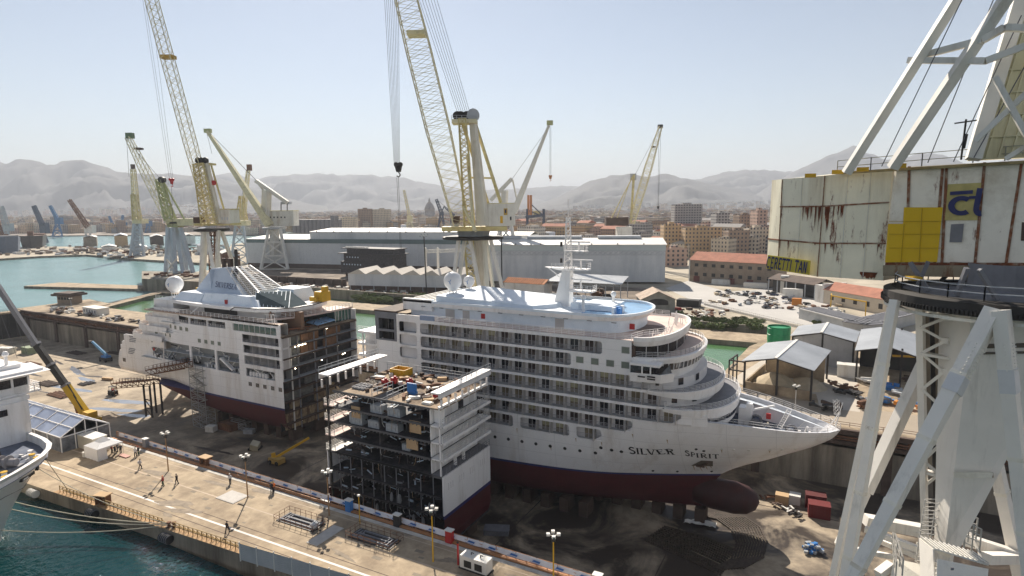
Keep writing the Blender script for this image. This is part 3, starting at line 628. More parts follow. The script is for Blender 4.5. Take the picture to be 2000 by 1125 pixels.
mb = MB(); mb.bb(0, L_, 18, 18.5, 0, 8); mb.build("back_wall", dark, t)
a = P(1740, 738); mb = MB(); mb.beam(a+UP*6, a+Vec((10, 3, 6)), .5); mb.beam(a+Vec((10, 3, 0)), a+Vec((10, 3, 6)), .5); tag(mb.build("gantry_beam", yelp), "yellow overhead beam at the mouth of the wide open shed", "crane beam")
# green tank
b = P(1520, 676); t = thing("green_tank", "bright green cylindrical tank standing beside the channel", "tank", b)
MB().lathe((0, 0, 0), [(3.4, 0), (3.4, 1.6), (3.5, 2.1), (3.5, 6.6), (3.35, 6.6), (3.35, 6.1), (0, 6.1)], 28).build("tank_shell", greenp, t, smooth=False)
mb = MB()
for z in (4, 6): mb.lathe((0, 0, z), [(3.5, 0), (3.6, .08), (3.5, .16)], 28)
mb.build("hoop", greenp, t)
# left side of the yard: block, control house, containers
mb = MB(); mb.prism([(-412, 237), (-366, 210), (-309, 216), (-354, 253)], -4, 5.4)
t = thing("caisson_block", "dark concrete caisson under the green-housed crane", "caisson"); mb.build("caisson_wall", concg, t)
mb = MB()
for i in range(14): a = random.uniform(-395, -325); mb.box((a, 232+random.uniform(-9, 9), 5.9), (random.uniform(1, 5), 2, 1.2), rz=random.random())
mb.build("top_clutter", rustm, t)
b = P(137, 592); t = thing("control_house", "small dark dock control cabin with an overhanging roof", "cabin", b, .2)
mb = MB(); mb.box((0, 0, 2), (9, 6, 4)); mb.build("wall", stone, t); mb = MB(); mb.box((0, 0, 4.5), (13, 9, 1.0)); mb.box((0, 0, 5.3), (11, 7.5, .5)); mb.build("roof", brown, t)
for i in range(4): MB().box((-3+2*i, -3.03, 2.8), (1.4, .1, 1.3)).build("window", dark, t)
b = P(188, 613); t = thing("white_container", "long white container cabin on the far left quay", "container", b, -.05)
mb = MB(); mb.box((0, 0, 1.5), (13, 5, 2.8)); mb.build("body", lgrey, t); mb = MB(); mb.box((0, 0, 3.0), (13.3, 5.3, .25)); mb.build("roof", shedr, t)
for i in range(5): MB().box((-5+2.4*i, -2.53, 1.6), (1, .06, 1.2)).build("window", greyp, t)
random.seed(21)
LB = ["dark pipe bundle", "rusty plate stack", "brown scrap pile", "grey equipment box", "pale block"]
for i in range(80):
    x = random.uniform(100, 300); y = 600+(x-110)*.17+random.uniform(0, 24); b = P(x, y)
    if b.y < 139 or b.y > 151: continue
    k = i % 5; mb = MB()
    for q in range(4): mb.box((random.uniform(-1, 1), random.uniform(-.6, .6), .3+q*.3), (random.uniform(1, 3), random.uniform(.4, 1), .35), rz=random.random()*3)
    tag(mb.build("quay_clutter", (dark, rustm, brown, greyp, lgrey)[k], loc=b), LB[k]+" lying on the far quay left of the stern", "clutter", LB[k]+"s on the far quay")
# bushes on the banks
def leafmesh(n, rx, ry, rz, ls, seed):
    random.seed(seed); mb = MB()
    cl = [(random.uniform(-.75, .75)*rx, random.uniform(-.7, .7)*ry, random.uniform(.1, .75)*rz, random.uniform(.25, .5)) for _ in range(14)]
    for i in range(n):
        c = random.choice(cl); v = Vec((random.gauss(0, 1), random.gauss(0, 1), random.gauss(0, 1))).normalized()*c[3]*random.uniform(.6, 1.05)
        p = Vec((c[0]+v.x*rx, c[1]+v.y*ry, max(.05, c[2]+v.z*rz))); a = Vec((random.gauss(0, 1), random.gauss(0, 1), random.gauss(0, 1))).normalized(); b = a.orthogonal().normalized(); s = ls*random.uniform(.5, 1.2)
        mb.quad(p-a*s, p-b*s*.5, p+a*s, p+b*s*.5, 0 if random.random() < .75 else 1)
    return mb
BM = [leafmesh(2000, 4.2, 2.6, 2.9, .42, s) for s in (1, 2, 3)]
BO = [None]*3
def bush(p, k, rz, s, label, group, name="bush"):
    if BO[k] is None: BO[k] = BM[k].build(name, [leafA, leafB]); o = BO[k]
    else: o = BO[k].copy(); COL.objects.link(o)
    o.name = name; o.location = p; o.rotation_euler = (0, 0, rz); o.scale = (s, s, s*.8); return tag(o, label, "bush", group)
random.seed(9)
for i in range(30):
    x = 706+i*5.6+random.uniform(-2, 2); y = 588+random.uniform(-6, 4); bush(P(x, y), i % 3, random.random()*6, random.uniform(.8, 1.25), "dense green bush in the thicket on the bank below the workshop", "bank thicket bushes")
for i in range(26):
    x = 1325+i*6.4+random.uniform(-3, 3); y = 634+random.uniform(-8, 8)
    if x > 1490: continue
    bush(P(x, y), i % 3, random.random()*6, random.uniform(.5, .95), "green bush on the rubble bank between bow and yard road", "rubble bank bushes")
for i, (x, y) in enumerate(((1608, 626), (1622, 629), (1596, 633))): bush(P(x, y), i, i, .6, "small bush behind the corrugated shed roof", "bushes behind the corrugated shed")
bush(P(1330, 615), 1, 2, .6, "low bush at the corner of the weathered barn", None)
# rubble bank walls
mb = MB(); mb.bb(-339, -175, 235.5, 236.5, -2.5, 3.2); mb.bb(-175, -20, 236.2, 237, -2.5, 1.2); tag(mb.build("bank_wall", concg), "stained grey bank wall along the far side of the channel", "wall")
random.seed(3)
mb = MB()
for i in range(900):
    u = random.uniform(-335, -40); v = random.uniform(239, 272); s_ = random.uniform(.4, 2.6)
    if -290 < u < -175 and v > 262: continue
    mb.box((u, v, .3), (s_, s_*random.uniform(.3, 1), random.uniform(.3, 1.4)), random.randrange(3), rz=random.random()*3)
tag(mb.build("yard_rubble", [rustm, lgrey, brown]), kind='stuff')
mb = MB(); a, b = P(470, 548), P(676, 560); mb.slab([a, b, b+UP*4.2, a+UP*4.2], .6); a, b = P(560, 566), P(678, 574)
for i in range(12): c = P(480, 549).lerp(P(670, 560), i/11); mb.box((c.x, c.y-.6, 2), (.5, 1.2, 4))
tag(mb.build("slipway_wall", brown), "long dark brown slipway wall left of the sawtooth workshop", "wall")
# parked cars
def car_kids(t, m):
    mb = MB(); mb.add([(-2.1, -.85, .35), (2.1, -.85, .35), (2.1, .85, .35), (-2.1, .85, .35), (-2.1, -.85, .85), (2.1, -.85, .75), (2.1, .85, .75), (-2.1, .85, .85)], [(3, 2, 1, 0), (4, 5, 6, 7), (0, 1, 5, 4), (1, 2, 6, 5), (2, 3, 7, 6), (3, 0, 4, 7)]); mb.build("body", m, t)
    mb = MB(); mb.add([(-1.7, -.8, .85), (1.2, -.8, .8), (1.2, .8, .8), (-1.7, .8, .85), (-1.2, -.65, 1.4), (.5, -.65, 1.4), (.5, .65, 1.4), (-1.2, .65, 1.4)], [(4, 5, 6, 7), (0, 1, 5, 4), (1, 2, 6, 5), (2, 3, 7, 6), (3, 0, 4, 7)]); mb.build("cabin", glass, t)
    for x in (-1.3, 1.3):
        for y in (-.8, .8): MB().tube((x, y-.1, .32), (x, y+.1, .32), .32, 10).build("wheel", tyre, t)
carm = [lgrey, dark, mat("silver_paint", (.5, .5, .5), .3, .5), mat("navy_paint", (.03, .04, .1), .3)]
CARL = ["white", "black", "silver", "navy"]
random.seed(4); cars = []
for k in range(4):
    t = thing("parked_car", "", "car", group="%s cars parked in the yard" % CARL[k]); car_kids(t, carm[k]); t['label'] = "%s car parked in the yard beyond the channel" % CARL[k]; cars.append((t, o_children(t), [False]))
for i, (x, y) in enumerate([(1505, 565), (1512, 577), (1508, 590), (1500, 596), (1490, 584), (1480, 575), (1470, 583), (1455, 578), (1440, 576), (1425, 574), (1515, 600), (1497, 602), (1525, 570), (1535, 584), (1546, 592), (1462, 590), (1402, 573), (1412, 579)]):
    t, ks, used = cars[(i*7) % 4 if i % 3 else 2]
    if not used[0]: used[0] = True; t.location = P(x, y); t.rotation_euler = (0, 0, random.random()*3)
    else: copy_tree(t, P(x, y), random.random()*3, kids=ks)
for i, (x, y, m, s_, lb) in enumerate([(1408, 555, lgrey, (10, 3, 2.6), "white container in the yard left of the car park"), (1475, 562, shedr, (12, 3, 2.6), "long white container behind the parked cars"), (1500, 556, metalr, (9, 3, 3), "grey container against the stone warehouse"), (1532, 572, shedr, (4, 4, 9), "tall white steel cabinet in the yard"), (1548, 580, lgrey, (9, 3, 4), "white equipment box behind the yard cars"), (1556, 596, orangeb, (4, 3, 3), "orange machine cabin in the yard"), (1300, 604, redp, (14, .5, 1), "long low red barrier beside the barn"), (1358, 590, lgrey, (6, 2, 1.5), "white pallet stack at the yard gate"), (1345, 598, dark, (10, 5, 3), "black pile of steel beside the barn"), (1590, 575, shedr, (3.4, 3.4, 4), "squat white tank in the yard")]):
    mb = MB(); mb.box((0, 0, s_[2]/2), s_); mb.box((0, 0, s_[2]+.08), (s_[0]*.96, s_[1]*.9, .16))
    for q in range(5): mb.box((-s_[0]*.4+q*s_[0]*.2, -s_[1]/2-.05, s_[2]/2), (.15, .1, s_[2]*.9))
    tag(mb.build("yard_unit", m, loc=P(x, y)), lb, "yard equipment")
random.seed(64); KN = ["pale pallet", "dark steel bundle", "rusty frame", "grey crate", "tan heap"]
for i in range(60):
    x = random.uniform(1395, 1640); b = P(x, 566+(x-1395)*.06+random.uniform(0, 30)+(12 if x > 1560 else 0)); k = i % 5; mb = MB()
    for q in range(3): mb.box((random.gauss(0, .9), random.gauss(0, .6), .25+q*.3), (random.uniform(.8, 3.2), random.uniform(.6, 1.6), random.uniform(.4, 1.0)), rz=random.random()*3)
    tag(mb.build("yard_goods", (lgrey, dark, rustm, greyst, sand)[k], loc=b), "%s among the stores in the yard beyond the channel" % KN[k], "stores", "%ss in the yard beyond the channel" % KN[k])
# low white fence of the yard road
a, b = P(1375, 596), P(1605, 652); mb = MB(); n = 60
for i in range(n+1): c = a.lerp(b, i/n); mb.beam(c, c+UP*1.8, .12)
for z in (.9, 1.7): mb.beam(a+UP*z, b+UP*z, .1)
mb.quad(a+UP*.1, b+UP*.1, b+UP*.8, a+UP*.8)
tag(mb.build("mesh_fence", shedr), "long white mesh fence beside the pale yard road", "fence")
# ---------------- lettering: strokes laid on a surface ----------------
def arc(cx, cy, rx, ry, a0, a1, n=10): return [(cx+rx*cos(radians(a0+(a1-a0)*i/n)), cy+ry*sin(radians(a0+(a1-a0)*i/n))) for i in range(n+1)]
# (list of strokes (points, weight), width); weight 1 = thick, .45 = thin
GL = {
 'S': ([(arc(.3, .75, .24, .25, 30, 200)+arc(.3, .26, .27, .26, 60, -150)[0:], 1)], .62),
 'I': ([([(.15, 0), (.15, 1)], 1)], .3), 'L': ([([(.15, 1), (.15, 0)], 1), ([(.15, .03), (.58, .03), (.58, .18)], .5)], .62),
 'V': ([([(.02, 1), (.36, 0)], 1), ([(.36, 0), (.7, 1)], .5)], .72), 'E': ([([(.15, 0), (.15, 1)], 1), ([(.15, .97), (.55, .97), (.55, .84)], .5), ([(.15, .52), (.45, .52)], .5), ([(.15, .03), (.58, .03), (.58, .17)], .5)], .64),
 'R': ([([(.15, 0), (.15, 1)], 1), ([(.15, .97)]+arc(.3, .74, .27, .23, 90, -90)+[(.15, .5)], .7), ([(.32, .5), (.66, 0)], 1)], .7),
 'P': ([([(.15, 0), (.15, 1)], 1), ([(.15, .97)]+arc(.3, .72, .28, .25, 90, -90)+[(.15, .47)], .7)], .62),
 'T': ([([(.33, 0), (.33, 1)], 1), ([(.02, .84), (.02, .97), (.64, .97), (.64, .84)], .5)], .68),
 'A': ([([(.02, 0), (.34, 1)], .5), ([(.34, 1), (.68, 0)], 1), ([(.13, .33), (.55, .33)], .5)], .72),
 'C': ([(arc(.36, .5, .32, .48, 45, 315, 14), 1)], .68), 'N': ([([(.1, 0), (.1, 1)], 1), ([(.1, 1), (.56, 0)], 1), ([(.56, 0), (.56, 1)], 1)], .68),
 'c': ([(arc(.36, .38, .30, .33, 50, 310, 14), 1)], .66), 't': ([([(.42, 1.02), (.34, .28)]+arc(.5, .22, .16, .17, 180, 290, 6), 1)], .6), ' ': ([], .4)}
SER = {'I': [(.15, 0), (.15, 1)], 'L': [(.15, 1), (.15, 0)], 'V': [(.02, 1), (.7, 1)], 'E': [(.15, 0), (.15, 1)], 'R': [(.15, 0), (.15, 1), (.66, 0)], 'P': [(.15, 0), (.15, 1)], 'T': [(.33, 0)], 'A': [(.02, 0), (.68, 0)]}
def letters(mb, text, place, h, wt=.16, serif=False, gap=.10, sx=1.0, sub=4, m=0):
    """place(s, t) -> point on the surface, slightly proud of it; s along the line in metres"""
    x = 0.0
    def ribbon(pts, w):
        q = []
        for a, b in zip(pts, pts[1:]):
            for k in range(sub): q.append((a[0]+(b[0]-a[0])*k/sub, a[1]+(b[1]-a[1])*k/sub))
        q.append(pts[-1]); L_, R_ = [], []
        for i, c in enumerate(q):
            a, b = q[max(0, i-1)], q[min(len(q)-1, i+1)]; dx, dy = b[0]-a[0], b[1]-a[1]; l = math.hypot(dx, dy) or 1
            nx, ny = -dy/l*w/2, dx/l*w/2; L_.append(place((x+(c[0]+nx)*sx)*h, (c[1]+ny)*h)); R_.append(place((x+(c[0]-nx)*sx)*h, (c[1]-ny)*h))
        mb.strip(L_, R_, m)
    for ch in text:
        st, wd = GL[ch]
        for pts, k in st: ribbon(pts, wt*(k if serif else 1))
        if serif:
            for c in SER.get(ch, []): ribbon([(c[0]-wt*.95, c[1]+(.02 if c[1] < .5 else -.02)), (c[0]+wt*.95, c[1]+(.02 if c[1] < .5 else -.02))], wt*.3)
        x += (wd+gap)*sx
    return x*h
def interp(tab, x):
    if x <= tab[0][0]: return tab[0][1]
    for a, b in zip(tab, tab[1:]):
        if x <= b[0]: t = (x-a[0])/(b[0]-a[0]); return a[1]+(b[1]-a[1])*t
    return tab[-1][1]
def cinterp(tab, x):   # smooth (cosine-free Catmull-Rom on values)
    n = len(tab)
    for i in range(n-1):
        if x <= tab[i+1][0] or i == n-2:
            x0, y0 = tab[i]; x1, y1 = tab[i+1]; ym = tab[i-1] if i else tab[i]; yp = tab[i+2] if i+2 < n else tab[i+1]
            t = max(0, min(1, (x-x0)/(x1-x0))); s0 = (y1-ym[1])/((x1-ym[0]) or 1)*(x1-x0) if i else (y1-y0); s1 = (yp[1]-y0)/((yp[0]-x0) or 1)*(x1-x0) if i+2 < n else (y1-y0)
            return (2*t**3-3*t*t+1)*y0+(t**3-2*t*t+t)*s0+(-2*t**3+3*t*t)*y1+(t**3-t*t)*s1
KEEL, WL = -9.6, -3.0
# ---------------- the bow half of the cruise ship ----------------
VC = 110.0
FS = thing("cruise_ship_bow", "long white bow half of a cruise ship with rows of balconies", "cruise ship", (0, 0, 0))
WLT = [(0, 13), (.07, 13), (.35, 11.4), (.56, 9.1), (.78, 5.0), (1, .25)]
SHT = [(0, 13), (.3, 13), (.485, 12.9), (.58, 12.2), (.647, 11.1), (.696, 10.1), (.777, 8.6), (.858, 6.7), (.914, 4.9), (.963, 2.9), (.987, 1.5), (1, .1)]
STEM = [(-9.6, -20), (-3.5, -17.3), (-2.9, -16.8), (-1.5, -14.9), (.2, -11.8), (1.5, -9), (2.8, -6.6), (4.2, -3.9), (5.4, -1.7), (6.9, .45), (8.0, 1.4), (8.8, 1.8), (10, 1.9), (12, 1.9)]
SHZ = [(-60, 9.45), (-22, 9.45), (-19.5, 10.35), (-17, 10.2), (-12, 9.9), (-7, 9.4), (-3.5, 9.0), (2, 8.7)]
def hullpt(x, lam, side=-1):
    """x 0..1 along the fore body, lam 0..1 from waterline to sheer"""
    zt = interp(SHZ, -60+61.8*x)
    z = WL+(zt-WL)*lam; us = cinterp(STEM, z); u = -60+(us+60)*x
    w_ = lam**.95; b = cinterp(WLT, x)*(1-w_)+cinterp(SHT, x)*w_
    if x > .995: b = .05
    return Vec((u, VC+side*b, z))
def skin_(mb, side, lams, m, x0=0, nx=64, x1=1.0):
    for a, b in zip(lams, lams[1:]):
        e = .8 if x1 == 1 else 1; A = [hullpt(x0+(x1-x0)*(i/nx)**e, a, side) for i in range(nx+1)]; B = [hullpt(x0+(x1-x0)*(i/nx)**e, b, side) for i in range(nx+1)]
        if side < 0: mb.strip(A, B, m)
        else: mb.strip(B, A, m)
mb = MB()
LM = [.0345+(.9655)*k/14 for k in range(15)]
LA = [LM[0]+(.578-LM[0])*k/8 for k in range(9)]
for sd in (-1, 1): skin_(mb, sd, LM, 0, .493, 46); skin_(mb, sd, LA, 0, 0, 26, .493)
# parallel body aft of the fore body: plain sides up to the lowest row on the near side; full height on the far side
U0 = -85.6
mb.build("hull", hullw, FS, smooth=True)
mb = MB(); mb.bb(U0, -59.98, 97.0, 97.25, -2.55, 4.2, 0); mb.build("parallel_side", hullw, FS); mb = MB(); mb.bb(U0, -29.9, 122.75, 123.0, -2.55, 23.6, 0); mb.build("far_side", white, FS)
def low(side, z0, z1, m, name, col, nz=4, bilge=True):
    mb = MB(); nx = 48
    def pt(x, z):
        k = max(0, (WL-z)/(WL-KEEL)); us = cinterp(STEM, min(z, WL)) if z < WL else -16.8; u = -60+(us+60)*x
        b = cinterp(WLT, x)*(1-.30*k**4-.25*k*(x**2)); return Vec((u, VC+side*max(.05, b), z))
    for j in range(nz):
        a = z0+(z1-z0)*j/nz; b = z0+(z1-z0)*(j+1)/nz
        A = [pt(i/nx, a) for i in range(nx+1)]; B = [pt(i/nx, b) for i in range(nx+1)]
        mb.strip(A, B, 0) if side < 0 else mb.strip(B, A, 0)
    for j in range(nz):
        a = z0+(z1-z0)*j/nz; b = z0+(z1-z0)*(j+1)/nz; pa, pb = pt(0, a), pt(0, b)
        mb.quad((U0, pa.y, a), pa, pb, (U0, pb.y, b))
    return mb
for col, nm, z0, z1, nz in ((red, "underwater_hull", KEEL, WL, 8), (blue, "boot_stripe", WL, -2.55, 1)):
    mb = MB()
    for sd in (-1, 1): q = low(sd, z0, z1, 0, nm, col, nz); mb.add(q.v, q.f)
    if nm == "underwater_hull": mb.add([(U0, 101, KEEL), (-60, 101, KEEL), (-25, 108, KEEL), (-19, 110, KEEL), (-25, 112, KEEL), (-60, 119, KEEL), (U0, 119, KEEL)], [tuple(range(7))])
    mb.build(nm, col, FS, smooth=True)
mb = MB(); prof = [(0, -1), (2.2, 0), (2.85, 3), (2.95, 7), (2.5, 9.2), (1.5, 10.6), (0, 11.2)]
mb.lathe((-21.2, VC, -6.75), prof, 18, axis=(1, 0, 0)); mb.v = [(x, VC+(y-VC)*.85, z) for x, y, z in mb.v]
mb.build("bulbous_bow", mat("bulb_red", (.065, .02, .018), .6, var=.2, dirt=(.05, .03, .03), dirt_amt=.8), FS, smooth=True)
# cut end
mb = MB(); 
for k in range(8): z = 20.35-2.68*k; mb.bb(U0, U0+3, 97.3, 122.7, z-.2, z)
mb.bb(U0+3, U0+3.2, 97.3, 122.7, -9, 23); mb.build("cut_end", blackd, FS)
# deck rows with balconies on the near side
FL = [20.35-2.68*k for k in range(7)]; OT = 2.34; YS, YB = 97.0, 98.75
def bside(u, z):   # near side of the upper works: flat, drawn in slightly towards the bow, following the hull below
    if z < 9.44 and u > -60:
        lam = (z-WL)/(9.45-WL); us = cinterp(STEM, z); return hullpt(max(0, (u+60)/(us+60)), lam).y
    return 97.0+max(0, (u+31))**2*.0135
ROWS = [(-74.0, -35.1), (-74.0, -40.9), (-74.0, -26.7), (-74.0, -24.0), (-74.0, -21.6), (-74.0, -29.6), None]
side_mb = MB()
def wallpiece(u0, u1, z0, z1, m=0, th=.25, n=None):
    n = n or max(1, int((u1-u0)/2))
    for i in range(n):
        a = u0+(u1-u0)*i/n; b = u0+(u1-u0)*(i+1)/n; ya, yb = bside(a, z0), bside(b, z0); yc, yd = bside(b, z1), bside(a, z1)
        side_mb.add([(a, ya, z0), (b, yb, z0), (b, yc, z1), (a, yd, z1), (a, ya+th, z0), (b, yb+th, z0), (b, yc+th, z1), (a, yd+th, z1)], [(0, 1, 2, 3), (7, 6, 5, 4), (3, 2, 6, 7), (4, 5, 1, 0), (0, 3, 7, 4), (5, 6, 2, 1)], m)
def fillet(u, z, su, sz, r=.5):
    pts = [(u, z)]+[(u+su*(r-r*cos(a)), z+sz*(r-r*sin(a))) for a in [pi/2*k/5 for k in range(6)]]
    y = bside(u, z); A = [(p[0], y+.003, p[1]) for p in pts]; B = [(p[0], y+.247, p[1]) for p in pts]; n = len(pts)
    side_mb.add(A+B, [tuple(range(n)), tuple(range(2*n-1, n-1, -1))]+[(i, (i+1) % n, n+(i+1) % n, n+i) for i in range(n)])
def opening(u0, u1, k, ends=True):
    z0, z1 = FL[k]+.12, FL[k]+OT
    if ends:
        for su, u in ((1, u0), (-1, u1)):
            fillet(u, z0, su, 1); fillet(u, z1, su, -1)
# fascia strips and end pieces
top_z = 24.15
wallpiece(-85.6, -80.1, 4.2, 18.3)      # white below the grey block
wallpiece(-80.1, -74, FL[0]+OT, top_z); wallpiece(-74, -29.9, FL[0]+OT, 23.35)
for k in range(6):
    e = [-27.0, -27.0, -22.5, -20.0, -20.0, -29][k]
    wallpiece(-74, e, FL[k+1]+OT, FL[k]+.12)
ends = [-35.1, -40.9, -26.7, -24.0, -21.6, -29.6]
for k in range(2): wallpiece(ends[k], -29.9, FL[k]+.12, FL[k]+OT)
wallpiece(-21.6, -20.0, FL[4]+.12, FL[4]+OT); wallpiece(-29.6, -24, FL[5]+.12, FL[5]+OT)
# row 5 end and lower hull side up to the lowest windows
wallpiece(-74, -29.0, 4.2, FL[6]+.12)
wallpiece(-80.1, -74, 4.2, FL[3]); wallpiece(-20, -17.6, 9.4, 11.4)
segs6 = [(-74, -52.8), (-51.3, -41.4), (-40.0, -35.3)]
wallpiece(-52.8, -51.3, FL[6]+.12, FL[6]+OT); wallpiece(-41.4, -40.0, FL[6]+.12, FL[6]+OT); wallpiece(-35.3, -29, FL[6]+.12, FL[6]+OT)
# left pieces with three blank openings
for k in range(3): wallpiece(-80.1, -79.5, FL[k]+.12, FL[k]+OT); wallpiece(-74.9, -74.0, FL[k]+.12, FL[k]+OT); wallpiece(-80.1, -74, FL[k+1]+OT, FL[k]+.12)
wallpiece(-80.1, -74, FL[3], FL[3]+OT)
for k in range(3): opening(-79.5, -74.9, k)
for k in range(6): opening(ROWS[k][0], ROWS[k][1], k)
for s_ in segs6: opening(s_[0], s_[1], 6)
for u_, k_ in ((-21.6, 4), (-29.6, 5), (-35.3, 6)): y_ = bside(u_, FL[k_])-.004; side_mb.add([(u_, y_, FL[k_]+.12), (u_, y_, FL[k_]+1.1), (u_-1.5, bside(u_-1.5, FL[k_])-.004, FL[k_]+.12)], [(0, 1, 2)])
side_mb.build("side_plating", hullw, FS)
# grey unfinished block at the cut
mb = MB(); mb.bb(-85.7, -80.1, 96.9, 97.2, 23.0, top_z+.2); mb.bb(-85.7, -84.8, 96.9, 97.2, 18.3, 23); mb.bb(-80.7, -80.1, 96.9, 97.2, 18.3, 23); mb.bb(-84.8, -80.7, 96.9, 97.2, 20.2, 20.7); mb.bb(-84.8, -80.7, 96.9, 97.2, 18.3, 18.6)
mb.bb(-85.7, -85.5, 97.2, 104, 18.3, top_z+.2); mb.build("primer_block", greyp, FS)
mb = MB(); mb.bb(-85.5, -80.2, 99, 99.2, 18, 24); mb.bb(-83, -82.8, 97.3, 99, 18.5, 23); mb.bb(-81.6, -81.4, 97.3, 99, 18.5, 23); mb.build("block_interior", dark, FS)
mb = MB(); mb.bb(-86, -80.2, 97, 122, top_z+.2, top_z+.5); mb.build("block_deck", brown, FS)
# balcony interior
mb = MB()

for k in range(7): mb.bb(-79.6, [-30, -30, -25, -23.4, -21.4, -29.6, -35][k], YB, YB+.2, FL[k], FL[k]+2.6)
mb.bb(-79.5, -74.9, 97.6, 97.7, FL[1], FL[0]+.1); mb.bb(-79.5, -74.9, 97.6, 97.7, FL[2], FL[1]-.1)
mb.build("balcony_wall", balc, FS)
mb = MB()
for k in range(7):
    mb = MB()
    ue = [-35.1, -40.9, -26.7, -24.0, -21.6, -29.6, -35.3][k]; nn = 26
    for i in range(nn):
        a = -79.5+(ue+79.5)*i/nn; b = -79.5+(ue+79.5)*(i+1)/nn; y_ = max(bside(a, FL[k]-.1), bside(b, FL[k]-.1))+.27
        if y_ < 98.7: mb.bb(a, b, y_, 98.75, FL[k]-.12, FL[k]+.05)
    mb.build("balcony_floor", greyst, FS)
# doors and dividers
def door_unit(mi):
    mb = MB(); mb.bb(-.78, .78, -.06, 0, .05, 2.15, 0); 
    for x in (-.8, 0, .78): mb.bb(x-.035, x+.035, -.09, -.005, .05, 2.2, 1)
    mb.bb(-.8, .8, -.095, -.01, 2.15, 2.22, 1)
    if mi == curtb: mb.bb(-.7, .7, -.07, -.061, 1.0, 2.1, 2)
    return mb
dm = {}
pitch = 2.86; random.seed(2); cnt = 0; rest = MB(); prest = MB()
divm = MB(); divm.add([(0, -1.45, .05), (0, 0, .05), (0, 0, 2.25), (0, -.7, 2.25), (0, -1.3, 1.5), (.09, -1.45, .05), (.09, 0, .05), (.09, 0, 2.25), (.09, -.7, 2.25), (.09, -1.3, 1.5)], [(0, 1, 2, 3, 4), (9, 8, 7, 6, 5), (4, 3, 8, 9), (0, 4, 9, 5), (3, 2, 7, 8)])
dv0 = divm.build("divider", part_m, FS, loc=(-73, YB, FL[0])); first = True; allu = []
for k in range(7):
    sg = [ROWS[k]] if k < 6 else segs6
    for (a, b) in sg:
        u = -73.3+.9
        while u < b-.3:
            if u > a+.5: allu.append((k, u, b))
            u += pitch
allu.sort(key=lambda q: (q[1] < -62 and q[0] > 2))
for k, u, b in allu:
    r = random.random(); cm = glass if r < .4 else brownc if r < .7 else curtb if (r < .88 and k > 1 and u > -60) or (k < 2 and r < .95 and u < -50) else curtain
    if cnt < 98:
        if cm.name not in dm:
            o = door_unit(cm).build("balcony_door", [curtain if cm == curtb else cm, balc, curtb], FS, loc=(u, YB, FL[k])); dm[cm.name] = o
        else:
            o = dm[cm.name].copy(); COL.objects.link(o); o.parent = FS; o.location = (u, YB, FL[k])
        cnt += 1
        if u+1.5 < b:
            if first: dv0.location = (u+1.35, YB, FL[k]); first = False
            else: o = dv0.copy(); COL.objects.link(o); o.parent = FS; o.location = (u+1.35, YB, FL[k])
    else:
        q = door_unit(cm); rest.add([(x+u, y+YB, z+FL[k]) for x, y, z in q.v], q.f); rest.m[-len(q.f):] = q.m
        q = divm; prest.add([(x+u+1.35, y+YB, z+FL[k]) for x, y, z in q.v], q.f)
rest.build("balcony_doors", [glass, balc, curtb], FS, kind='stuff'); prest.build("dividers", part_m, FS, kind='stuff')
# balcony rails
def balrail(u0, u1, k):
    mb = MB(); z0 = FL[k]; u = u0
    n = int((u1-u0)/1.43)
    for i in range(n):
        a = u0+(u1-u0)*i/n; b = u0+(u1-u0)*(i+1)/n; ya, yb = bside(a, z0+.5)+.12, bside(b, z0+.5)+.12
        for z in (.38, .62, .86): mb.beam((a, ya, z0+z), (b, yb, z0+z), .05)
        mb.beam((a, ya, z0+1.12), (b, yb, z0+1.12), .09, .06)
    for i in range(n+1): u = u0+(u1-u0)*i/n; y_ = bside(u, z0+.5)+.12; mb.beam((u, y_, z0+.1), (u, y_, z0+1.12), .06)
    mb.build("balcony_rail", mat("rail_grey", (.36, .35, .36), .5) if "rail_grey" not in bpy.data.materials else bpy.data.materials["rail_grey"], FS)
for k in range(6): balrail(ROWS[k][0], ROWS[k][1], k)
for s_ in segs6: balrail(s_[0], s_[1], 6)
# square windows
for (u, z) in ((-39.2, 19.05), (-36.4, 19.05), (-33.6, 19.05), (-30.9, 19.05), (-30.9, 21.65)):
    o = MB().bb(u-.68, u+.68, 96.97, 97.02, z-.55, z+.55).build("window", mat("sq_glass", (.20, .22, .18), .1) if "sq_glass" not in bpy.data.materials else bpy.data.materials["sq_glass"], FS)
    MB().bb(u-.78, u+.78, 96.985, 97.0, z-.65, z+.65).build("window_frame", balc, o)
pts = [(-20.9+1.1*cos(a)*(1 if abs(cos(a)) < .7 else 1), bside(-20.9, 0)-.75, 10.95+.5*sin(a)) for a in [2*pi*k/16 for k in range(16)]]
MB().add(pts, [tuple(range(16))]).build("oval_window", greyp, FS)
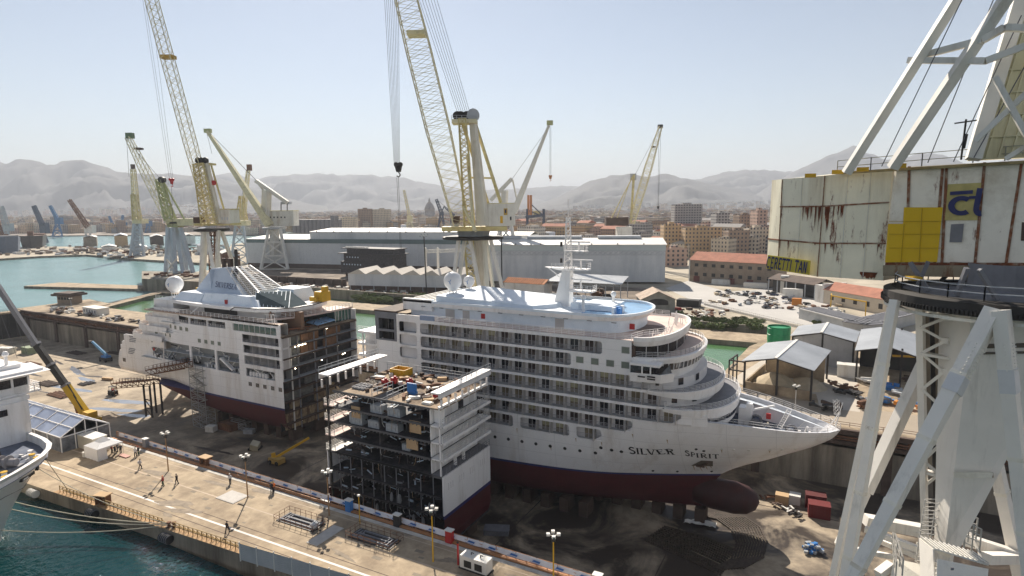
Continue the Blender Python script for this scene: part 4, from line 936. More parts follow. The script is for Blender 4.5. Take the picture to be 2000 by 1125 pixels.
# portholes along the lower hull
def onhull(u, z, off=.03):
    lam = (z-WL)/(9.45-WL); us = cinterp(STEM, z); x = (u+60)/(us+60)
    for _ in range(4): lam = (z-WL)/(interp(SHZ, u)-WL)
    a = hullpt(max(0, x), lam); b = hullpt(max(0, x)+.01, lam); c = hullpt(max(0, x), min(1, lam+.03)); nr = (b-a).cross(c-a).normalized()
    if nr.y > 0: nr = -nr
    return a+nr*off, nr
ph = None
for u, z in [(-59.6+i*2.86, 1.7) for i in range(9)]+[(-35.6, 3.0), (-33.7, 2.8), (-32.0, 2.7)]:
    p, nr = onhull(u, z)
    MB().lathe((0, 0, 0), [(0, .02), (.26, .02), (.33, .0), (.33, -.1)], 10, axis=nr).build("porthole", dark, FS, loc=p)
for i, (u, z) in enumerate(((-19.5, 4.6), (-18.3, 4.3), (-15.5, 5.0), (-13.6, 5.0), (-11.2, 5.1), (-8.0, 5.3), (-6.2, 5.4), (-4.4, 5.5), (-27.6, -1.9), (-23.6, -1.9), (-17.9, -1.7))):
    p, nr = onhull(u, z); MB().lathe((0, 0, 0), [(0, .05), (.2, .05), (.3, -.05)], 8, axis=nr).build("hull_fitting", (dark if i < 2 or i > 7 else lgrey), FS, loc=p)
# name on the bow
def name_place(u0, z0, off=.05):
    def f(s, t): p, nr = onhull(u0+s, z0+t-.012*s*0, off); return p
    return f
mb = MB(); letters(mb, "SILVER", name_place(-30.6, 2.55), 1.4, .18, True, .12, 1.15); mb.build("name_word", dark, FS); mb = MB()
letters(mb, "SPIRIT", name_place(-22.0, 2.6), 1.12, .17, True, .16, 1.35); mb.build("name_word", dark, FS)
# anchor pocket
mb = MB(); random.seed(15)
for (u, z, l) in ((-20.6, .1, 1.6), (-19.4, .1, 1.9), (-18.4, .1, 1.2), (-17.6, .2, .8), (-24, 6.4, 1.0), (-15.5, 4.8, .7), (-8, 5.1, .6), (-35.4, 4.2, .9), (-40.2, 4.2, .8), (-52, 4.2, 1.0), (-45.2, 1.5, .7), (-29.7, 6.8, .8)):
    A = []; B = []
    for k in range(6): f_ = k/5; w_ = .12*(1-f_)+.01; A.append(onhull(u-w_+.05*f_, z-l*f_, .02)[0]); B.append(onhull(u+w_+.05*f_, z-l*f_, .02)[0])
    q = MB().strip(A, B); q.build("rust_run", mat("run_tan", (.50, .38, .26), .8, var=.2, scale=2) if "run_tan" not in bpy.data.materials else bpy.data.materials["run_tan"], FS)
mb = MB(); A = [onhull(u, z, .06)[0] for u, z in ((-21.0, .1), (-17.2, .2), (-17.0, 1.9), (-18.9, 1.9))]; mb.add(A, [(0, 1, 2, 3)]); mb.build("anchor_pocket", mat("pocket", (.16, .13, .10), .8), FS)
mb = MB(); mb.beam(onhull(-19.2, .5, .25)[0], onhull(-18.0, 1.5, .25)[0], .3); mb.beam(onhull(-19.9, .6, .25)[0], onhull(-18.6, .4, .25)[0], .35); mb.build("anchor", brown, FS)
# rounded decks towards the bow
def dshape(ub, ut, bh, back, n=28, p=2.3):   # outline: straight sides to ub, then a rounded front up to ut
    pts = [(back, VC-bh)]
    for i in range(n+1):
        a = -pi/2+pi*i/n; cs, sn = max(0, cos(a)), sin(a); pts.append((ub+(ut-ub)*cs**(2/p), VC+bh*(1 if sn > 0 else -1)*abs(sn)**(2/p)))
    pts.append((back, VC+bh)); return pts
def tier(name, pts, z0, z1, m, mtop=None, flare=0.0, parent=FS, taper=False):
    mb = MB(); n = len(pts); c = (pts[0][0], VC)
    lo = [(c[0]+(p[0]-c[0])*(1-flare), c[1]+(p[1]-c[1])*(1-flare)) for p in pts]
    zz = [z1-(z1-z0)*(.32+.68*min(1, min(i, n-1-i)/8)**1.2 if taper else 1) for i in range(n)]
    mb.strip([(p[0], p[1], zz[i]) for i, p in enumerate(lo)], [(p[0], p[1], z1) for p in pts], 0)
    mb.add([(p[0], p[1], z1) for p in pts], [tuple(range(n))], 1); mb.add([(p[0], p[1], zz[i]) for i, p in enumerate(lo)], [tuple(range(n-1, -1, -1))], 0)
    return mb.build(name, [m, mtop or m], parent)
def lip(name, pts, z0, z1, t, m):   # a low wall around the edge
    mb = MB(); cx = pts[0][0]; inn = [(p[0]-(t if p[0] > cx+1 else 0), VC+(p[1]-VC)*(1-t/13)) for p in pts]
    mb.strip([(p[0], p[1], z0) for p in pts], [(p[0], p[1], z1) for p in pts]); mb.strip([(p[0], p[1], z1) for p in pts], [(p[0], p[1], z1) for p in inn]); mb.strip([(p[0], p[1], z1) for p in inn], [(p[0], p[1], z0) for p in inn]); return mb.build(name, m, FS)
def drail(pts, z, h=1.1, inset=.3, bars=4, r=.03):
    P3 = [Vec((p[0]-(inset if p[0] > pts[0][0]+2 else 0), VC+(p[1]-VC)*(1-inset/13), z)) for p in pts]; return MB().rail(P3, h, bars, r, 1.4).build("railing", white, FS)
# main sun deck (z 23.3)
sd = dshape(-29.5, -23.7, 13.0, -80.1)
mb = MB(); mb.bb(-80.1, -29.5, 97.05, 122.95, 23.0, 23.35); mb.build("sun_deck", pink, FS)
tier("sun_deck_front", dshape(-29.6, -23.7, 13.0, -29.7), 22.35, 23.36, white, pink, .05)
lip("deck_bulwark", dshape(-29.6, -23.7, 13.05, -29.5)[1:-1], 23.3, 24.0, .35, white)
drail([(-74, 97.15), (-30, 97.15)], 23.35, 1.1, 0); drail([(-74, 122.8), (-30, 122.8)], 23.35, 1.1, 0)
mb = MB(); mb.rail([(-30, 97.4, 23.4), (-29, 101, 23.4), (-26.6, 104, 23.4), (-25.6, 107, 23.4)], 1.1, 3); mb.build("railing", white, FS)
mb = MB(); mb.bb(-74, -70.5, 97.0, 97.2, 23.35, 24.3); mb.build("glass_screen", mat("blue_screen", (.25, .32, .45), .2), FS)
# dark lounge windows below it
tier("lounge_window", dshape(-29.6, -24.5, 12.6, -29.9), 20.3, 22.36, mat("lounge_dark", (.02, .017, .016), .25, spec=.25), None, .03)
mb = MB(); mb.bb(-29.9, -29.3, 97.2, 98, 20.3, 22.4); mb.build("lounge_pillar", brown, FS)
for a in range(1, 8):
    pts = dshape(-29.6, -24.4, 12.68, -29.9); p = pts[1+a*3]; MB().beam((p[0], p[1], 20.3), (p[0], p[1], 22.4), .09).build("mullion", balc, FS)
# bridge deck (z 20.3) with overhanging bridge below
bd = dshape(-29.6, -20.3, 13.0, -29.8)
tier("bridge_roof_deck", bd, 19.55, 20.3, white, pink, .02); lip("bridge_roof_edge", bd[1:-1], 20.3, 20.6, .5, white); drail(bd[1:-1], 20.35, 1.1, .6)
tier("bridge_window_band", dshape(-29.6, -20.9, 12.6, -29.8), 18.3, 19.56, glass, None, .02)
mb = MB(); pts = dshape(-29.6, -20.8, 12.65, -29.8, 56); c = Vec((-29.7, VC, 0))
for i in range(10, 50, 2): p = Vec((*pts[i], 19.56)); q = Vec((-29.7+(pts[i][0]+29.7)*.975, VC+(pts[i][1]-VC)*.975, 18.3)); mb.beam(q, p, .16)
mb.build("bridge_mullions", white, FS)
tier("bridge_front", dshape(-29.6, -21.3, 12.5, -29.8), 16.7, 18.32, white, None, .05)
# bridge wing
w_ = thing("bridge_wing", None, None, (0, 0, 0)); w_.parent = FS
mb = MB(); mb.add([(-29.6, 95.4, 16.9), (-24.6, 96.0, 16.9), (-23, 98, 16.9), (-29.6, 98, 16.9), (-29.6, 95.2, 18.4), (-24.4, 95.8, 18.4), (-22.8, 98, 18.4), (-29.6, 98, 18.4)], [(3, 2, 1, 0), (4, 5, 6, 7), (0, 1, 5, 4), (1, 2, 6, 5), (3, 0, 4, 7)])
mb.bb(-29.6, -24.6, 95.2, 98, 19.7, 20.1); mb.bb(-27.6, -27.4, 95.2, 95.4, 18.4, 19.8); mb.bb(-26.2, -26.0, 95.2, 95.4, 18.4, 19.8); mb.build("wing_shell", white, w_)
mb = MB(); mb.add([(-29.5, 95.35, 18.4), (-24.6, 95.9, 18.4), (-23.2, 97.8, 18.4), (-29.5, 97.8, 18.4), (-29.5, 95.4, 19.7), (-24.9, 95.6, 19.7), (-23.6, 97.8, 19.7), (-29.5, 97.8, 19.7)], [(0, 1, 5, 4), (1, 2, 6, 5), (3, 0, 4, 7)]); mb.build("wing_glass", glass, w_)
mb = MB()
for a, b, z in ((-28.2, -27.0, 17.9), (-26.6, -25.3, 18.05), (-26.6, -25.3, 17.65)): mb.bb(a, b, 95.15, 95.3, z-.1, z+.1)
mb.build("wing_vent", dark, w_)
# house behind bridge front down to the terraces
tier("house_front", dshape(-29, -20.2, 11.8, -30), 15.0, 16.75, balc, None)
t3 = dshape(-27.0, -16.9, 12.95, -27.2); tier("terrace_deck", t3, 13.5, 15.0, white, greyp, .02, taper=True); drail(t3[1:-1], 15.0, 1.0, .35); lip("terrace_edge", t3[1:-1], 15.0, 15.1, .3, white)
tier("house_front", dshape(-26, -18.2, 11.3, -27.5), 12.3, 14.05, balc, None)
t4 = dshape(-24.2, -14.1, 12.8, -24.5); tier("terrace_deck", t4, 10.7, 12.3, white, greyp, .02, taper=True); drail(t4[1:-1], 12.3, 1.0, .35); lip("terrace_edge", t4[1:-1], 12.3, 12.4, .3, white)
tier("house_front", dshape(-23, -15.8, 10.8, -24.6), 9.6, 11.15, white, None)
t5 = dshape(-22.6, -14.6, 10.4, -23); tier("terrace_deck", t5, 8.8, 9.6, white, navy, .02); drail(t5[1:-1], 9.6, 1.0, .35)
tier("house_front", dshape(-22, -16.0, 9.6, -23), 6.2, 8.85, balc, None)
for (pts, z, hh) in ((dshape(-29, -20.15, 11.85, -30, 56), 15.6, 1.2), (dshape(-26, -18.15, 11.35, -27.5, 56), 12.9, 1.2), (dshape(-23, -15.8, 10.85, -24.6, 56), 10.2, 1.0)):
    for i in (6, 14, 22):
        a, b = Vec((*pts[i], z)), Vec((*pts[i+2], z)); n_ = (b-a).cross(UP).normalized()*.04; MB().quad(a+n_, b+n_, b+n_+UP*hh, a+n_+UP*hh).build("window", glass, FS)
# foredeck
mb = MB(); A = [hullpt(x/40, 1.0, -1) for x in range(23, 41)]; B = [hullpt(x/40, 1.0, 1) for x in range(23, 41)]
def ondeck(i, sd, ins=.25, z=6.4):
    x = i/40; zt = interp(SHZ, -60+61.8*x); q = hullpt(x, (z-WL)/(zt-WL), sd); b = max(0, abs(q.y-VC)-ins); return Vec((q.x-ins, VC+sd*b, z))
DA = [ondeck(i, -1) for i in range(23, 41)]; DB = [ondeck(i, 1) for i in range(23, 41)]
mb.strip(DA, DB); mb.build("foredeck", mat("foredeck_grey", (.06, .08, .12), .5, var=.3, scale=.5, dirt=(.40, .45, .52), dirt_amt=.35, dscale=.35), FS)
capm = white; mb = MB(); io = lambda p, k: Vec((p.x-.4, VC+(p.y-VC)*.94, p.z+.02))
for Q, DQ in ((A, DA), (B, DB)):
    mb.strip([Vec((p.x, p.y, p.z+.02)) for p in Q], [io(p, 1) for p in Q]); mb.strip([io(p, 1) for p in Q], DQ)
mb.build("bulwark", mat("bulwark_inside", (.66, .66, .68), .6, var=.05), FS)
mb = MB(); mb.strip([Vec((p.x-.5, p.y-.9, p.z-.6)) for p in B if p.x < .5], [Vec((p.x-1.2, VC+(p.y-VC)*.80, p.z-.6)) for p in B if p.x < .5]); mb.build("bulwark_walk", whiteb, FS)
for p, q_ in list(zip(B, DB))[2:-2:2]: MB().beam(q_, (p.x-.6, VC+(p.y-VC)*.88, p.z-.7), .12).build("bulwark_stay", white, FS)
mb = MB(); mb.rail([Vec((p.x, VC+(p.y-VC)*.99, p.z)) for p in B], 1.0, 3, .035, 1.6); mb.build("railing", white, FS)
mb = MB(); mb.rail([Vec((p.x-.3, VC+(p.y-VC)*.9, p.z-.1)) for p in A[3:]], .8, 2, .03, 1.5); mb.build("railing", white, FS)
D1 = Vec((-10, 110, 6.4))
def win_(u, v, sgn):
    t = thing("mooring_winch", None, None, (u, v, 6.4)); t.parent = FS
    MB().tube((0, -1.2, .9), (0, 1.2, .9), .65, 12).build("drum", navy, t); mb = MB(); mb.lathe((0, -1.3, .9), [(0, 0), (1, 0), (1, .15), (0, .15)], 14, axis=(0, 1, 0)); mb.lathe((0, 1.3, .9), [(0, 0), (1, 0), (1, .15), (0, .15)], 14, axis=(0, 1, 0)); mb.box((0, 0, .15), (1.8, 3, .3)); mb.build("winch_frame", bluep if sgn else greyp, t)
win_(-9.5, 107.5, 0); win_(-11.5, 112.0, 0); win_(-5.5, 109.2, 0)
mb = MB(); mb.box((-9.6, 114.4, 7.9), (.8, .3, 1.0)); mb.build("red_locker", redp, FS)
for i, (u, v) in enumerate(((-6.5, 107.3), (-7.6, 106.4), (-4.5, 107.6), (-3.6, 111.5), (-8.6, 105.9))):
    mb = MB(); mb.beam((u, v, 6.4), (u+.5, v, 8.0), .35); mb.tube((u+.8, v, 6.4), (u+.8, v, 7.2), .25); mb.build("vent_pipe", white, FS)
mb = MB(); mb.beam((-8, 113.5, 6.4), (-6.6, 115.5, 9.4), .12); mb.beam((-7.3, 112.9, 6.4), (-5.9, 114.9, 9.4), .12)
for i in range(9): a = Vec((-8, 113.5, 6.4)).lerp(Vec((-6.6, 115.5, 9.4)), i/9); mb.beam(a, a+Vec((.7, -.6, 0)), .08)
mb.build("deck_ladder", white, FS)
mb = MB(); mb.box((-13.3, 113, 8), (2.2, 2.4, 3.2)); mb.beam((-12, 112, 9.5), (-8.5, 112.5, 10.6), .3); mb.box((-12.6, 112, 10), (1, 1, 1.2)); mb.build("deck_crane", white, FS)
mb = MB(); random.seed(8)
for i in range(26): u = random.uniform(-13.5, -2.5); v = VC+random.uniform(-1, 1)*(2.6+(-2-u)*.25); mb.box((u, v, 6.6), (random.uniform(.3, 1), random.uniform(.3, 1), random.uniform(.3, .9)), random.randrange(3), random.random())
mb.build("deck_gear", [white, navy, orope], FS)
# stem mast
mb = MB(); a = Vec((1.0, 110, 8.9)); b = Vec((1.9, 110.3, 13.4)); mb.tube(a, b, .09, 8, r2=.05); mb.beam((.0, 109.4, 8.9), b.lerp(a, .35), .08); mb.beam((.0, 110.9, 8.9), b.lerp(a, .35), .08)
for k in range(8): c = a.lerp(b, k/8); mb.beam(c, Vec((.0, 110.1, 8.9)).lerp(b.lerp(a, .35), min(1, k/5)), .04)
mb.lattice((1.2, 110, 11.4), (.9, 110, 13.8), .7, .7, 4, .04, .025); mb.build("bow_mast", white, FS)
# top house with blue roof
hp = dshape(-36, -31.5, 8.7, -79.5, p=2.0); tier("top_house", hp, 23.34, 25.6, whiteb, whiteb)
rp = dshape(-37, -29.9, 9.6, -80.8, p=2.0); tier("house_roof", rp, 25.55, 26.3, white, bdeck, .012)
rin = dshape(-37.3, -30.5, 9.0, -80, p=2.0); lip("roof_edge", rp, 26.3, 26.75, .4, whiteb)
mb = MB(); mb.bb(-68, -41.5, 102.8, 117, 26.3, 26.34); mb.build("roof_sheet", whiteb, FS)
mb = MB(); mb.add([(-72.8, 101.0, 26.3), (-50.5, 101.8, 26.3), (-47.5, 106, 26.3), (-47.5, 116, 26.3), (-72.8, 118.5, 26.3), (-72.8, 101.2, 27.9), (-51, 102, 27.1), (-48, 106, 27.1), (-48, 115.5, 27.1), (-72.8, 118.3, 27.9)], [(0, 1, 6, 5), (1, 2, 7, 6), (2, 3, 8, 7), (3, 4, 9, 8), (4, 0, 5, 9), (5, 6, 7, 8, 9)]); mb.build("raised_roof", whiteb, FS)
mb = MB(); mb.bb(-80, -73, 102, 118.5, 26.3, 26.7)
for i in range(5): mb.bb(-79.6+i*1.3, -79.3+i*1.3, 102.5, 118, 26.7, 26.9)
mb.build("roof_slats", lgrey, FS)
mb = MB(); mb.bb(-80.9, -73.5, 100.4, 101.2, 24.6, 27.0); mb.build("side_screen", white, FS)
mb = MB(); mb.bb(-43, -36.5, 106.2, 113.5, 26.35, 27.3); mb.bb(-44.6, -43, 105.6, 107.2, 26.35, 27.6); mb.build("skylight_box", whiteb, FS)
mb = MB()
for i, (u, v) in enumerate(((-35.6, 104.5), (-34.4, 104.2), (-34.9, 107.2), (-35.2, 105.8))): mb.box((u, v, 26.9), (.5, 1.2, 1.2), i % 2)
mb.build("roof_locker", [white, bluep], FS)
mb = MB()
for i in range(10): u = -76+4.6*i; mb.bb(u, u+.9, 100.2, 100.42, 25.45, 25.56)
mb.build("eave_light", greyp, FS)
for u, w_2, mm in ((-69.5, 2.2, 0), (-65.6, 1.6, 0), (-45.0, 1.8, 0), (-61.6, 1.0, 1), (-31.9, .6, 1)):
    if mm: MB().bb(u-.45, u+.45, 101.2 if u < -40 else 103.6, 101.28 if u < -40 else 103.9, 23.9, 24.9).build("fire_locker", redp, FS)
    else: MB().bb(u-w_2/2, u+w_2/2, 101.22, 101.28, 23.4, 25.2).build("door", part_m, FS)
# mast with platforms
mp = PV(1103, 606, 109.5); mu = mp.x
t = thing("radar_mast", None, None, (mu, 109.5, 26.3)); t.parent = FS
mb = MB(); mb.add([(-2.0, -1.1, 0), (1.3, -1.1, 0), (1.3, 1.1, 0), (-2.0, 1.1, 0), (-.2, -.8, 7.2), (1.5, -.8, 7.2), (1.5, .8, 7.2), (-.2, .8, 7.2)], [(4, 5, 6, 7), (0, 1, 5, 4), (1, 2, 6, 5), (2, 3, 7, 6), (3, 0, 4, 7)]); mb.build("mast_trunk", white, t)
mb = MB(); mb.add([(-4.2, -.5, 7.6), (1.8, -2.4, 7.6), (1.8, 2.4, 7.6), (-4.2, .5, 7.6), (-1, -.5, 7.1), (1.8, -1.2, 7.0), (1.8, 1.2, 7.0), (-1, .5, 7.1)], [(0, 1, 2, 3), (7, 6, 5, 4), (0, 4, 5, 1), (1, 5, 6, 2), (3, 2, 6, 7), (0, 3, 7, 4)]); mb.beam((-3.6, 0, 7.4), (-.4, 0, 5.2), .15); mb.bb(1, 5.0, -1.2, 1.2, 7.2, 7.5); mb.build("mast_platform", white, t); MB().bb(1, 6.2, -1.3, 1.3, 3.0, 3.3).build("mast_platform", white, t); MB().bb(.2, 4.6, -1, 1, 10.8, 11.0).build("mast_platform", white, t)
for q in ([(-2, -2, 7.6), (1.8, -2.4, 7.6), (5, -1.2, 7.6), (5, 1.2, 7.6)], [(1.4, -1.3, 3.3), (6.2, -1.3, 3.3), (6.2, 1.3, 3.3)], [(.2, -1, 11), (4.6, -1, 11), (4.6, 1, 11), (.2, 1, 11)]): MB().rail(q, 1, 3, .04, 1).build("mast_rail", white, t)
mb = MB(); mb.lattice((.7, 0, 7.4), (.7, 0, 17.5), 1.5, .7, 9, .14, .09); mb.tube((.7, 0, 17.5), (.7, 0, 21), .07); mb.beam((.7, -1.5, 16.4), (.7, 1.5, 16.4), .08); mb.build("mast_lattice", white, t)
for x, z, l in ((3.4, 5.4, 4.6), (3.4, 9.2, 4.8), (3.0, 12.7, 4.6)):
    MB().box((x, 0, z), (l, .35, .25)).tube((x, 0, z-1.8), (x, 0, z), .18).build("radar_bar", white, t)
for z in (8.6, 11.8): MB().tube((-.4, -.8, z), (-.4, -.8, z+.9), .25, 8).build("signal_lamp", dark, t)
# domes
def dome(par, p, r, h, name="satellite_dome"):
    t = thing(name, None, None, p); t.parent = par
    prof = [(r*sin(a), h+r-r*cos(a)) for a in [pi*k/14 for k in range(3, 15)]]; MB().lathe((0, 0, 0), [(r*.42, h-.1)]+prof, 22).build("dome_shell", white, t, smooth=True)
    mb = MB()
    for a in range(4): mb.beam((r*.4*cos(a*pi/2+.7), r*.4*sin(a*pi/2+.7), 0), (r*.4*cos(a*pi/2+.7), r*.4*sin(a*pi/2+.7), h+.2), .12)
    mb.build("dome_legs", white, t)
    if r > 1.2: mb = MB(); c = Vec((.25*r, -r*.98, h+r)); mb.beam(c, c+Vec((.35, 0, .5)), .12, .05); mb.beam(c, c+Vec((-.4, 0, .15)), .12, .05); mb.beam(c, c+Vec((.15, 0, -.5)), .12, .05); mb.build("emblem", bluep, t)
p = PV(885, 577, 106); dome(FS, (p.x, 106, 27.6), 1.95, .9); p = PV(916, 563, 113); dome(FS, (p.x, 113, 27.3), 1.25, 1.0)
p = PV(1198, 597, 112); dome(FS, (p.x, 112, 26.4), .55, 1.9)
p = PV(1139, 615, 103.5); dome(FS, (p.x, 103.5, 26.4), .5, 2.2)
mb = MB(); mb.bb(-78, -41, 118.9, 119.2, 26.7, 27.0); mb.bb(-78, -78+40, 118.4, 118.6, 26.3, 26.75); mb.build("roof_duct", greyst, FS)
mb = MB(); random.seed(6)
for i in range(16): u = random.uniform(-28.5, -24.8); v = random.uniform(101, 118); mb.tube((u, v, 23.4), (u+random.uniform(-.3, .5), v, 24.6), .07, 5)
for i in range(8): v = 112+i*.8; mb.beam((-26.0-(i*.25), v, 23.4), (-25.6-(i*.25), v, 25.4), .1)
mb.build("deck_posts", white, FS)
mb = MB().lathe((-30.2, 108.8, 23.36), [(0, .01), (3.3, .01), (3.3, 0)], 22); mb.build("round_mat", mat("mat_brown", (.22, .17, .15), .9), FS)
# keel blocks under the bow half
mb0 = MB().bb(-.9, .9, -1.6, 1.6, 0, KEEL-FLOOR-.1); kb = None
for i in range(17):
    u = -84+i*4.0
    for v in (110, 102.5, 117.5):
        if v != 110 and u > -40: continue
        if kb is None: kb = mb0.build("keel_block", brown, loc=(u, v, FLOOR)); o = kb
        else: o = kb.copy(); COL.objects.link(o); o.location = (u, v, FLOOR)
        tag(o, "concrete keel block under the bow half of the ship", "keel block", "keel blocks under the bow half")
# open decks of the port part behind the mid section, next to the cut
mb = MB()
for z in (17.9, 15.2, 12.5): mb.bb(-97, -85.9, 103.5, 112, z-.5, z)
mb.build("stub_deck", white, FS); mb = MB()
for z in (17.9, 15.2, 12.5): mb.rail([(-97, 103.6, z), (-86, 103.6, z)], 1.1, 3, .04)
for z in (15.2, 12.5, 9.8):
    for u in (-96, -92, -88): mb.bb(u, u+.3, 103.8, 104.1, z, z+2.3)
mb.build("stub_rail", white, FS); mb = MB(); mb.bb(-97, -86, 106, 106.3, 9, 17.4); mb.build("stub_wall", balc, FS)
# ---------------- stern half of the ship ----------------
AV, AC = 98.5, 111.5; AU = -117.0
AS = thing("cruise_ship_stern", "white stern half of a cruise ship with pyramid funnel and cut open end", "cruise ship", (0, 0, 0))
SP = [(-189.8, -2.2), (-189.6, 2), (-187.5, 6), (-184.6, 10.0), (-183, 12.0)]   # stern profile u, z
def sternu(z): return cinterp([(-8.8, -138), (-7.7, -147), (-6.4, -158), (-4.2, -171), (-3.0, -177), (-2.5, -181), (-1.5, -188.6), (2, -189.6), (6, -187.6), (10, -184.6), (12, -183), (14.5, -180), (17, -176.5), (18.6, -174)], z)
def ahw(u, z):
    us = sternu(z); t = max(0, min(1, (u-us)/(30 if z > -1 else 42))); t = t if z > -2.6 else max(0, min(1, (u-us)/9)); b = 13*(1-(1-t)**2.6) if z > -2.6 else 13*(t**.5)
    base = 11.7 if z > -2.2 else (10 if z > -4.5 else 6)
    b = max(b, base*(1-max(0, (.0-t))))
    if z < WL: b *= 1-.3*((WL-z)/6.6)**4
    return b
mb = MB()
def askin(z0, z1, nz, ua, ub, m=0, nx=30, sides=(-1, 1), target=None):
    mbb = target or mb
    for j in range(nz):
        a = z0+(z1-z0)*j/nz; b = z0+(z1-z0)*(j+1)/nz
        for sd in sides:
            def row(z): 
                us = max(ua, sternu(z)); return [Vec((us+(ub-us)*(i/nx), AC+sd*ahw(us+(ub-us)*(i/nx), z), z)) for i in range(nx+1)]
            A, B = row(a), row(b)
            mbb.strip(A, B, m) if sd < 0 else mbb.strip(B, A, m)
        if ua <= -189: 
            p, q = Vec((sternu(a), AC-ahw(sternu(a), a), a)), Vec((sternu(b), AC-ahw(sternu(b), b), b)); mbb.quad(Vec((p.x, 2*AC-p.y, a)), p, q, Vec((q.x, 2*AC-q.y, b)), m)
askin(-2.5, 4.2, 6, -190, AU)
mb.build("hull", hullw, AS, smooth=True)
m2 = MB(); askin(-9.0, WL, 7, -185, AU, target=m2); m2.build("underwater_hull", red, AS, smooth=True)
m2 = MB(); askin(WL, -2.5, 1, -172, AU, target=m2); m2.build("boot_stripe", blue, AS)
# side plating with its openings: cells of (u0,u1,z0,z1)
OPN = [(-161.4, -152.3, 15.7, 17.35), (-151.7, -144.6, 15.7, 17.35), (-144.1, -137.1, 15.7, 17.35), (-134.2, -118.2, 15.6, 17.4),
       (-130.9, AU, 12.9, 14.9), (-130.7, AU, 10.2, 12.2), (-130.6, AU, 7.3, 9.5), (-130.3, -119.8, 4.2, 6.3),
       (-171.8, -165.4, 4.6, 7.6), (-165.0, -152.8, 4.6, 9.7), (-151.9, -142.2, 4.4, 9.6), (-141.4, -132.7, 4.3, 9.5)]
zs = sorted(set([4.2, 18.3]+[o[2] for o in OPN]+[o[3] for o in OPN]))
mb = MB(); TH = .3
def ay(u, z): return AC-ahw(u, z)
for z0, z1 in zip(zs, zs[1:]):
    zc = (z0+z1)/2; cuts = sorted([(o[0], o[1]) for o in OPN if o[2] < zc < o[3]]); us = max(sternu(z0), -176)if z0 > 4 else sternu(z0)
    e = [(-182 if z1 < 10 else -180+(z1-10)*.5+1.5)]
    u = max(sternu(zc), [-189, -176.2, -172.6, -170.4, -167.8][0 if zc < 9.8 else 1 if zc < 12 else 2 if zc < 14.6 else 3 if zc < 17 else 4]); segs = []
    for a, b in cuts: segs.append((u, a)); u = b
    segs.append((u, AU))
    for a, b in segs:
        if b-a < .05: continue
        n = max(1, int((b-a)/3))
        for i in range(n):
            p, q = a+(b-a)*i/n, a+(b-a)*(i+1)/n
            for y_, fl in ((1, 0),):
                A0, A1, B0, B1 = (p, ay(p, zc), z0), (q, ay(q, zc), z0), (q, ay(q, zc), z1), (p, ay(p, zc), z1)
                mb.add([A0, A1, B0, B1]+[(x[0], x[1]+TH, x[2]) for x in (A0, A1, B0, B1)], [(0, 1, 2, 3), (7, 6, 5, 4), (3, 2, 6, 7), (4, 5, 1, 0), (0, 3, 7, 4), (5, 6, 2, 1)])
mb.bb(-170, AU, 2*AC-AV-.3, 2*AC-AV, 4.2, 18.3); mb.build("side_plating", hullw, AS)
# insides
mb = MB(); mb.bb(-176, AU-.2, 101.3, 101.5, 4.2, 10); mb.bb(-164, AU-.2, 100.9, 101.1, 15.3, 18.2); mb.bb(-131, AU, 100.5, 100.7, 7.2, 15); mb.build("inner_wall", mat("inner_grey", (.36, .35, .33), .7, var=.15), AS)
mb = MB()
for z in (4.2, 7.2, 9.9, 12.6, 15.4): mb.bb(-165 if z > 5 else -176, AU, 98.85, 124.4, z-.15, z)
mb.build("deck_plates", greyst, AS)
for r_, z in enumerate((12.6, 9.9, 7.2)):
    for i in range(5):
        u = -130+i*2.75; MB().bb(u+.4, u+1.5, 100.42, 100.5, z+.1, z+2.1).build("balcony_door", glass, AS)
        mb = MB(); mb.bb(u+2.1, u+2.2, 98.9, 100.5, z, z+2.2); mb.build("divider", part_m, AS)
    mb = MB(); mb.rail([(-130.7, 98.65, z), (AU-.1, 98.65, z)], 1.1, 3, .03, 1.4); mb.build("balcony_rail", bpy.data.materials["rail_grey"], AS)
MB().bb(-134.1, -118.3, 98.7, 98.75, 15.6, 17.4).build("long_window", glassg, AS)
for i in range(9): MB().bb(-134.1+i*1.95, -134.0+i*1.95, 98.62, 98.7, 15.6, 17.4).build("mullion", balc, AS)
for a, b in ((-161.4, -152.3), (-151.7, -144.6), (-144.1, -137.1)):
    MB().rail([(a, 98.62, 15.7), (b, 98.62, 15.7)], .8, 3, .03, 1.0).build("railing", balc, AS)
    mb = MB(); mb.bb(a+.5, b-1.2, 100.6, 100.9, 15.5, 17.4); mb.build("dark_window", glass, AS)
# equipment in the boat bays
random.seed(13); mb = MB(); eqm = [lgrey, greyst, dark, white]
for a, b, z0, z1 in ((-171.5, -165.6, 4.3, 7.5), (-164.8, -153, 4.4, 9.2), (-151.7, -142.4, 4.3, 9.2), (-141.2, -132.9, 4.2, 9.2), (-130, -120, 4.2, 6)):
    for i in range(15):
        p = Vec((random.uniform(a, b), random.uniform(98.9, 100.8), random.uniform(z0, z1))); q = p+Vec((random.uniform(-3, 3), random.uniform(-.3, .3), random.uniform(-2, 2))); q.x = min(b, max(a, q.x)); q.z = min(z1, max(z0, q.z)); mb.beam(p, q, random.uniform(.08, .3), m=random.randrange(4))
    for i in range(7): mb.box((random.uniform(a, b), 99.8, z0+.5), (random.uniform(.4, 1.2), .9, random.uniform(.5, 1.3)), random.randrange(4))
mb.build("bay_equipment", eqm, AS, kind="stuff")
MB().beam((-140.2, 98.9, 7.6), (-135.6, 98.9, 4.9), .9, .5).build("davit_arm", white, AS)
MB().lathe((-169.4, 98.8, 6.9), [(0, 0), (.45, 0), (.45, .1)], 12, axis=(0, -1, 0)).build("red_ring", redp, AS)
mb = MB()
